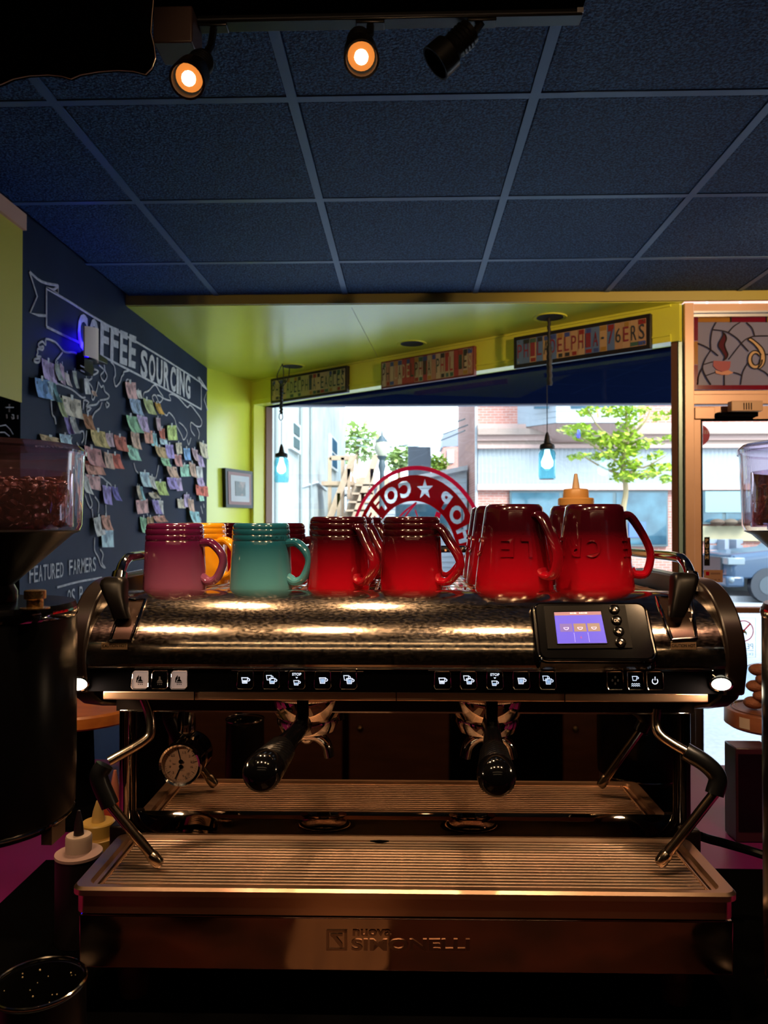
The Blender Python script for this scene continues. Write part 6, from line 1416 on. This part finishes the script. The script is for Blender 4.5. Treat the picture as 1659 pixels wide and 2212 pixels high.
# beans: one mesh, many beans
bv = MB(); n, k_ = 10, 7; rings = []
for j in range(k_ + 1):
    a = math.pi * (j + 0.03) / (k_ + 0.06) - math.pi / 2; x = 0.0046 * math.sin(a); r = math.cos(a)
    rg = []
    for i in range(n):
        t = 2 * math.pi * i / n; y = 0.0031 * r * math.cos(t); z = 0.0024 * r * math.sin(t)
        if z < 0: z *= 0.55
        if z > 0 and abs(y) < 0.0012: z -= 0.0012 * r
        rg.append((x, y, z))
    rings.append(rg)
bv.loft(rings)
bean0 = bv.build('coffee_bean', m_bean, None, M=ID, ang=60)
bean_me = bean0.data; bpy.data.objects.remove(bean0, do_unlink=True)
def rot3(rnd): return Matrix.Rotation(rnd.uniform(0, 6.28), 4, 'Z') @ Matrix.Rotation(rnd.uniform(-1.6, 1.6), 4, 'X') @ Matrix.Rotation(rnd.uniform(-0.9, 0.9), 4, 'Y')
rb = random.Random(21); cnt = 0
placed = []
lab_b = 'glossy dark roasted bean in the left grinder hopper'
tries = 0
while cnt < 260 and tries < 20000:
    tries += 1
    a = rb.uniform(-115, 25); z = rb.uniform(-0.004, 0.036); r = rb.uniform(0.071, 0.0755)
    if rb.random() < 0.22: r = 0.0755 * math.sqrt(rb.random()); z = rb.uniform(0.034, 0.039); a = rb.uniform(-180, 180)
    p = Vector((XG + r * math.cos(rad(a)), 0.73 + r * math.sin(rad(a)), z))
    if any((p - q).length_squared < 0.0046 ** 2 for q in placed): continue
    placed.append(p); cnt += 1
    o = bpy.data.objects.new('coffee_bean', bean_me); C.objects.link(o)
    out_ = Vector((math.cos(rad(a)), math.sin(rad(a)), 0.0))
    face = out_.to_track_quat('Z', 'X').to_matrix().to_4x4() if z < 0.034 else ID
    o.matrix_basis = W0 @ Matrix.Translation(p) @ face @ Matrix.Rotation(rb.uniform(0, 6.28), 4, 'Z') @ Matrix.Rotation(rb.uniform(-0.9, 0.9), 4, 'X') @ Matrix.Scale(rb.uniform(0.85, 1.1), 4)
    tag(o, lab_b, 'coffee bean', 'beans in the left hopper')
def bean_fill(cx, cy, label, seed):
    rr = random.Random(seed); bb = MB(); me = bean_me
    src = [v.co.copy() for v in me.vertices]; fc = [tuple(p.vertices) for p in me.polygons]
    for _ in range(420):
        a = rr.uniform(0, 360); r = 0.0755 * math.sqrt(rr.random()) if rr.random() < 0.4 else rr.uniform(0.060, 0.0755); z = rr.uniform(-0.005, 0.034)
        if cx < 0 and r > 0.068: r = 0.066
        M_ = Matrix.Translation((cx + r * math.cos(rad(a)), cy + r * math.sin(rad(a)), z)) @ rot3(rr); bb.add(src, fc, M_)
    bb.lathe([(0.066, -0.0085), (0.066, 0.030), (0.001, 0.0305)], 32, Matrix.Translation((cx, cy, 0)))
    tag(bb.build('bean_heap', m_bean, None, ang=60), label, 'coffee beans', kind='stuff')
bean_fill(XG, 0.73, 'heap of dark roasted beans filling the left hopper', 1)
bean_fill(XG2, 0.73, 'heap of dark roasted beans filling the right hopper', 2)

# ============================================================ small things around the machine
kz = PY(85, 2122, 0.62)
kb = thing('milk_pitcher', 'black pitcher with a bright steel rim in the lower left corner', 'pitcher', (kz.x, 0.62, CT + 0.0065))
T = Matrix.Translation((kz.x, 0.62, 0)); hk = kz.z
b = MB(); b.lathe([(0.036, CT + 0.0066), (0.038, CT + 0.012), (0.0355, hk - 0.003), (0.0345, hk - 0.003), (0.036, CT + 0.03), (0.001, CT + 0.028)], 40, T); b.build('cup_wall', m_sblack, kb)
b = MB(); P = [(kz.x + 0.0355 * math.cos(rad(a)), 0.62 + 0.0355 * math.sin(rad(a)), hk) for a in range(0, 361, 9)]; b.tube(P, 0.0014, 8); b.build('steel_rim', m_chrome, kb)
b = MB(); rr = random.Random(4)
for _ in range(60):
    a = rr.uniform(60, 250); r = 0.0342; z = rr.uniform(CT + 0.12, hk - 0.006); b.ball((kz.x + r * math.cos(rad(a)), 0.62 + r * math.sin(rad(a)), z), rr.uniform(0.0004, 0.0009), 5, 4)
tag(b.build('splashes', mat('milk splash', (0.5, 0.4, 0.25), rough=0.5), kb), kind='stuff')
# squeeze bottles left of the tray
def bottle(px, py, Y, r, label, body, capm, noz, sh, cr_, ch_, nh, ribs, lid=None):
    c = PY(px, py, Y)
    t = thing('squeeze_bottle', label, 'bottle', (c.x, Y, CT + 0.0045), group='squeeze bottles left of the machine'); T = Matrix.Translation((c.x, Y, 0))
    b = MB(); b.lathe([(r * 0.95, CT + 0.0045), (r, CT + 0.005), (r, c.z - sh), (r * 0.97, c.z - sh * 0.3), (cr_ * 0.9, c.z)], 32, T); b.build('bottle_body', body, t)
    if lid is not None:
        b = MB(); b.lathe([(r * 0.98, c.z - 0.006), (r * 1.03, c.z - 0.005), (r * 1.02, c.z - 0.0015), (cr_ * 0.95, c.z + 0.001), (cr_ * 0.9, c.z - 0.001)], 36, T, cap=False); b.build('lid', lid, t)
    b = MB(); n = 48; z0, z1 = c.z - 0.001, c.z + ch_
    rg = lambda q, z: [(q * (1 + (0.03 if ribs and i % 2 else 0)) * math.cos(2 * math.pi * i / n), q * (1 + (0.03 if ribs and i % 2 else 0)) * math.sin(2 * math.pi * i / n), z) for i in range(n)]
    b.loft([rg(cr_, z0), rg(cr_, z1 - 0.002), rg(cr_ * 0.93, z1), rg(cr_ * 0.5, z1)], M=T); cp = b.build('cap', capm, t)
    b = MB(); b.lathe([(cr_ * 0.42, z1 - 0.001), (cr_ * 0.32, z1 + nh * 0.5), (cr_ * 0.12, z1 + nh), (0.0005, z1 + nh + 0.001)], 18, T); b.build('nozzle', noz, cp)
bottle(170, 1838, 1.03, 0.030, 'dark squeeze bottle with pink lid, ribbed white cap and dark nozzle', mat('dark bottle', (0.008, 0.005, 0.006), rough=0.4), mat('ribbed white cap', (0.60, 0.47, 0.40), rough=0.5), mat('dark nozzle', (0.02, 0.012, 0.015), rough=0.4), 0.01, 0.0165, 0.022, 0.032, True, mat('pinkish lid', (0.42, 0.28, 0.27), rough=0.4))
bottle(212, 1800, 1.13, 0.030, 'squeeze bottle with yellow cap between white and red ones', mat('amber bottle', (0.45, 0.26, 0.06), rough=0.4), mat('yellow cap', (0.62, 0.40, 0.09), rough=0.4), mat('yellow nozzle', (0.66, 0.46, 0.16), rough=0.4), 0.012, 0.0235, 0.018, 0.030, False)
bottle(248, 1752, 1.22, 0.028, 'squeeze bottle with red filled clear nozzle beside the chrome post', mat('red bottle', (0.50, 0.06, 0.03), rough=0.35), mat('red cap', (0.55, 0.08, 0.04), rough=0.35), mat('clear red nozzle', (0.66, 0.24, 0.18), rough=0.25), 0.012, 0.020, 0.020, 0.045, False)
# wooden round stand seen left of the machine
m_board_w = mat('orange cedar', (0.50, 0.16, 0.03), rough=0.4, col2=(0.36, 0.10, 0.02), nscale=6, stretch=(1, 6, 6))
c = PY(172, 1518, 1.46); ws_ = thing('wooden_stand', 'round orange wood stand behind the left grinder', 'stand', (c.x, 1.46, CT + 0.001)); T = Matrix.Translation((c.x, 1.46, 0))
b = MB(); b.lathe([(0.115, c.z - 0.026), (0.120, c.z - 0.022), (0.120, c.z - 0.004), (0.117, c.z), (0.001, c.z)], 48, T); b.build('disc', m_board_w, ws_)
b = MB(); b.lathe([(0.07, CT + 0.001), (0.07, CT + 0.01), (0.03, CT + 0.03), (0.025, c.z - 0.04), (0.05, c.z - 0.026)], 32, T); b.build('pedestal', m_black, ws_)
# cake stand with glass dome on the right
YCk = 1.58; c = PY(1668, 1532, YCk)
m_walnut = mat('warm walnut', (0.30, 0.10, 0.045), rough=0.4, col2=(0.20, 0.065, 0.03), nscale=5, stretch=(1, 6, 6))
cs = thing('cake_stand', 'round walnut cake stand right of the machine', 'cake stand', (c.x, YCk, CT + 0.001)); T = Matrix.Translation((c.x, YCk, 0))
rC = c.x - PY(1571, 1545, YCk).x
b = MB(); b.lathe([(rC * 0.9, c.z - 0.036), (rC, c.z - 0.030), (rC, c.z - 0.003), (rC * 0.98, c.z), (0.001, c.z)], 56, T); dk = b.build('disc', m_walnut, cs)
b = MB(); b.lathe([(rC * 0.84, c.z + 0.0002), (rC * 0.85, c.z + 0.0015), (rC * 0.87, c.z + 0.0002)], 56, T, cap=False); b.build('groove', mat('dark groove', (0.06, 0.02, 0.01), rough=0.5), dk)
b = MB(); b.lathe([(0.06, CT + 0.001), (0.06, CT + 0.008), (0.02, CT + 0.03), (0.02, c.z - 0.05), (0.05, c.z - 0.036)], 32, T); b.build('pedestal', m_walnut, cs)
p0 = PY(1574, 1545, YCk - 0.04); b = MB(); a0 = rad(205); pts = []
b.loft([[(c.x + (rC + 0.001) * math.cos(a0 + rad(i * 2.4)), YCk + (rC + 0.001) * math.sin(a0 + rad(i * 2.4)), z) for i in range(7)] for z in (c.z - 0.027, c.z - 0.006)], cap=False, closed=False); b.build('paper_label', mat('paper label', (0.55, 0.42, 0.33), rough=0.6), dk)
dm = thing('glass_dome', 'clear glass cake dome on the walnut cake stand', 'dome', (c.x, YCk, c.z + 0.002)); rD = rC * 0.80; zt_ = PY(1668, 1432, YCk).z
hh = zt_ - c.z - 0.002
b = MB(); b.lathe([(rD, 0.001), (rD, 0.6 * hh)] + [(rD * math.cos(rad(a)), hh * (0.6 + 0.4 * math.sin(rad(a)))) for a in range(10, 90, 10)] + [(0.008, hh)], 48, Matrix.Translation((c.x, YCk, c.z + 0.001)), cap=False); b.build('glass', glass('dome glass', (0.93, 0.97, 0.98), 1.3), dm)
b = MB(); b.ball((c.x, YCk, zt_ + 0.014), 0.014, 16, 10); b.build('knob', glass('dome glass'), dm)
m_cookie = mat('brown pastry', (0.30, 0.09, 0.04), rough=0.7, col2=(0.20, 0.06, 0.025), nscale=40, bump=0.6, bscale=90)
rr = random.Random(3)
where = ('lowest pastry near the rim', 'lower pastry leaning inward', 'middle pastry in the pile', 'upper pastry of the pile', 'topmost pastry of the pile')
for k in range(5):
    x = PY(1628 + (k % 2) * 12 + 3 * k, 1500, YCk).x; z = c.z + 0.013 + 0.0165 * k; b = MB()
    b.ball((x, YCk - 0.012 * (k % 2), z), 0.020, 16, 10, (1.0, 1.0, 0.62)); tag(b.build('pastry', m_cookie), 'brown ' + where[k] + ' under the glass dome', 'pastry', 'pastries under the dome')
# black menu block on the counter
p = PY(1590, 1690, 1.38); q = PY(1645, 1617, 1.38)
mbk = thing('menu_block', 'black block standing on the magenta counter by the right grinder', 'block', ((p.x + q.x) / 2, 1.41, CT + 0.001))
b = MB(); b.box(p.x, q.x + 0.02, 1.38, 1.43, CT + 0.001, q.z); b.build('block', mat('plum black', (0.03, 0.006, 0.012), rough=0.35), mbk, bevel=0.002)
b = MB(); b.box(p.x + 0.004, q.x + 0.016, 1.3785, 1.38, CT + 0.02, q.z - 0.01); b.build('face_panel', m_gblack, mbk)
# power cable on the right of the machine
P = spline([MY(1512, 1806, 1.03), MY(1530, 1812, 1.04), MY(1560, 1820, 1.05), MY(1615, 1836, 1.06), MY(1660, 1850, 1.05)], 6)
b = MB(); b.tube(P, 0.006, 10); tag(b.build('black_cable', m_sblack, M=MF), 'black cable running from the machine toward the right grinder', 'cable')
# labels on the door
def dpan(nm, pts, m, off, th=0.002, par=None):
    bb = MB(); bb.prism([PY(x, y, YD + 0.024 - off) for x, y in pts], (0, -th, 0)); return bb.build(nm, m, par)
ps = tag(dpan('push_label', [(1521, 1160), (1533, 1160), (1533, 1222), (1521, 1222)], m_sblack, 0.0), 'black vertical push label on the door glass', 'label')
for i, ch in enumerate('PUSH'):
    bb = MB(); bb.text(ch, lambda u, v, w: PY(1524 + 6 * u, 1172 + 12 * i - 8 * v, YD + 0.0215)); bb.build('letter', mat('tan letter', (0.5, 0.36, 0.2), rough=0.5), ps)
cd = tag(dpan('card_sign', [(1520, 1231), (1561, 1231), (1561, 1258), (1520, 1258)], mat('tan card', (0.22, 0.11, 0.06), rough=0.6), 0.0), 'small tan card sign on the door glass below the push label', 'sign')
bb = MB(); bb.prism([PY(x, y, YD + 0.0218) for x, y in ((1525, 1235), (1532, 1235), (1532, 1243), (1525, 1243))], (0, -0.0005, 0)); bb.build('square_mark', m_decal, cd)
bb = MB()
for x0, x1, y0, y1 in ((1535, 1556, 1237, 1241), (1526, 1532, 1251, 1254), (1535, 1541, 1251, 1254), (1543, 1548, 1251, 1254), (1551, 1556, 1251, 1254)): bb.prism([PY(x, y, YD + 0.0218) for x, y in ((x0, y0), (x1, y0), (x1, y1), (x0, y1))], (0, -0.0005, 0))
bb.build('faded_print', mat('faded ink', (0.12, 0.05, 0.03)), cd)
rs = tag(bpy.data.objects.new('round_sticker', None), 'pink round sticker on the door glass top corner', 'sticker'); C.objects.link(rs); rs.matrix_basis = W0 @ Matrix.Translation(PY(1512, 960, YD + 0.02))
pts = [(1500 + 33 * math.cos(rad(a)), 940 + 26 * math.sin(rad(a))) for a in range(-62, 63, 6)]; pts = [(max(x, 1518), y) for x, y in pts]
bb = MB(); bb.prism([PY(x, y, YD + 0.023) for x, y in pts], (0, -0.001, 0)); bb.build('disc', vinyl('pink vinyl', (0.55, 0.16, 0.2)), rs)
bb = MB(); bb.text('EE', lambda u, v, w: PY(1530 - 10 * u, 937 - 7 * v, YD + 0.0205)); bb.build('letters', m_dwhite, rs)
pn = tag(bpy.data.objects.new('pets_notice', None), 'clear door notice with a crossed out dog, seen mirrored', 'notice'); C.objects.link(pn); pn.matrix_basis = W0 @ Matrix.Translation(PY(1605, 1420, YD + 0.02))
PN = lambda x, y, o=0.0: PY(x, y, YD + 0.0215 - o)
m_nred = vinyl('notice red', (0.55, 0.02, 0.02)); m_ngr = vinyl('notice grey', (0.22, 0.32, 0.36))
bb = MB(); e_ = lambda a, k: PN(1606 + (21 + k) * math.cos(rad(a)), 1363 + (22 + k) * math.sin(rad(a)))
for a in range(0, 360, 10): bb.poly([e_(a, -1.3), e_(a + 10, -1.3), e_(a + 10, 1.3), e_(a, 1.3)])
bb.poly([PN(1590.5, 1377), PN(1593, 1379.5), PN(1621, 1349.5), PN(1618.5, 1347)]); bb.build('ban_ring', m_nred, pn)
bb = MB(); bb.prism([PN(x, y, -0.003) for x, y in ((1590, 1352), (1594, 1350), (1598, 1358), (1608, 1360), (1613, 1366), (1613, 1374), (1610, 1368), (1600, 1368), (1598, 1374), (1596, 1366), (1593, 1358))], (0, -0.001, 0)); bb.build('dog', vinyl('notice dog', (0.35, 0.36, 0.2)), pn)
bb = MB(); bb.text('PETS', lambda u, v, w: PN(1627 - 32 * u, 1402 - 12 * v), bold=0.0); bb.build('notice_text', m_ngr, pn)
bb = MB(); bb.text('EXCEPT', lambda u, v, w: PN(1627 - 30 * u, 1416 - 6 * v), bold=0.0); bb.build('notice_text', m_ngr, pn)
bb = MB(); bb.tube([PN(1590, 1405), PN(1628, 1405)], 0.0012, 5); bb.tube([PN(1587, 1335), PN(1632, 1335), PN(1632, 1420), PN(1587, 1420), PN(1587, 1335)], 0.001, 5); bb.build('notice_lines', m_ngr, pn)

# ============================================================ barista side of the room: lamps behind the camera
YT1 = 0.42
trk2 = thing('light_track', 'second black ceiling light track above the barista side', 'light track', (0, YT1, CE - 0.04))
b = MB(); b.box(-0.9, 0.9, YT1 - 0.018, YT1 + 0.018, CE - 0.035, CE - 0.001); b.build('rail', m_sblack, trk2)
for k, (x, tx, e) in enumerate(((-0.62, -0.2, 26.0), (-0.2, -0.05, 26.0), (0.25, 0.1, 26.0), (0.68, 0.3, 26.0))):
    m0 = Vector((x, YT1, CE - 0.036)); tgt = Vector((tx, 0.93, -0.25)); ax = (tgt - m0).normalized()
    track_head('%s lamp of the track above the barista side' % ('leftmost', 'second', 'third', 'rightmost')[k], m0 + ax * 0.16 + Vector((0, 0, -0.02)), m0 + ax * 0.05 + Vector((0, 0, -0.02)), m0, e)
for lb, m0, tgt, e in (('lamp on the right ceiling turned to the glass door', Vector((1.95, 1.5, CE - 0.036)), Vector((1.35, 3.6, 0.55)), 150.0),
                       ('lamp above the barista side turned to the window header', Vector((0.1, -0.35, CE - 0.036)), Vector((-0.05, 4.2, 0.74)), 50.0)):
    ax = (tgt - m0).normalized(); hd = track_head(lb, m0 + ax * 0.16 + Vector((0, 0, -0.04)), m0 + ax * 0.05 + Vector((0, 0, -0.04)), m0, e)
    [c for c in hd.children if c.type == 'LIGHT'][0].data.spot_size = rad(60 if e > 55 else 40)
for k, (yy, ln) in enumerate(((-0.55, 1.0), (-1.35, 1.2))):  # unseen tubes, added to lay full-width light lines on the hood
    tb = thing('added_tube_light', ('nearer', 'farther')[k] + ' added warm tube light, unseen, on the ceiling behind the barista', 'tube light', (0.1, yy, CE - 0.07))
    b = MB(); b.box(0.1 - ln, 0.1 + ln, yy - 0.03, yy + 0.03, CE - 0.03, CE - 0.002); b.build('housing', m_sblack, tb)
    b = MB(); b.cyl((0.1 - ln + 0.03, yy, CE - 0.05), (0.1 + ln - 0.03, yy, CE - 0.05), 0.013, n=14); b.build('tube', mat('warm tube', (1, 0.9, 0.7), emit=(1.0, 0.66, 0.34), estr=8.0), tb)
    for xx in (0.1 - ln + 0.02, 0.1 + ln - 0.02): b = MB(); b.box(xx - 0.015, xx + 0.015, yy - 0.018, yy + 0.018, CE - 0.068, CE - 0.03); b.build('lamp_holder', m_sblack, tb)
# wooden back bar behind the camera, mirrored by the machine
m_backw = mat('brown back bar', (0.14, 0.05, 0.022), rough=0.5, col2=(0.09, 0.03, 0.014), nscale=4, stretch=(1, 1, 6))
bk = thing('back_bar', 'brown wooden back bar behind the barista', 'cabinet', (0.2, -1.4, FL))
b = MB(); b.box(-1.2, 2.2, -2.2, -1.42, FL, FL + 0.90); b.build('carcass', m_black, bk)
for k in range(7):
    x = -1.18 + 0.482 * k
    if k == 3: continue
    b = MB(); b.box(x, x + 0.45, -1.42, -1.40, FL + 0.08, FL + 0.86); d_ = b.build('door', m_backw, bk, bevel=0.004)
    b = MB(); b.ball((x + (0.40 if k % 2 else 0.05), -1.385, FL + 0.62), 0.015, 12, 8); b.build('knob', m_brass, d_)
b = MB(); b.box(-1.22, 2.22, -2.22, -1.36, FL + 0.90, FL + 0.94); b.build('worktop', m_backw, bk, bevel=0.004)
bpy.context.view_layer.update()
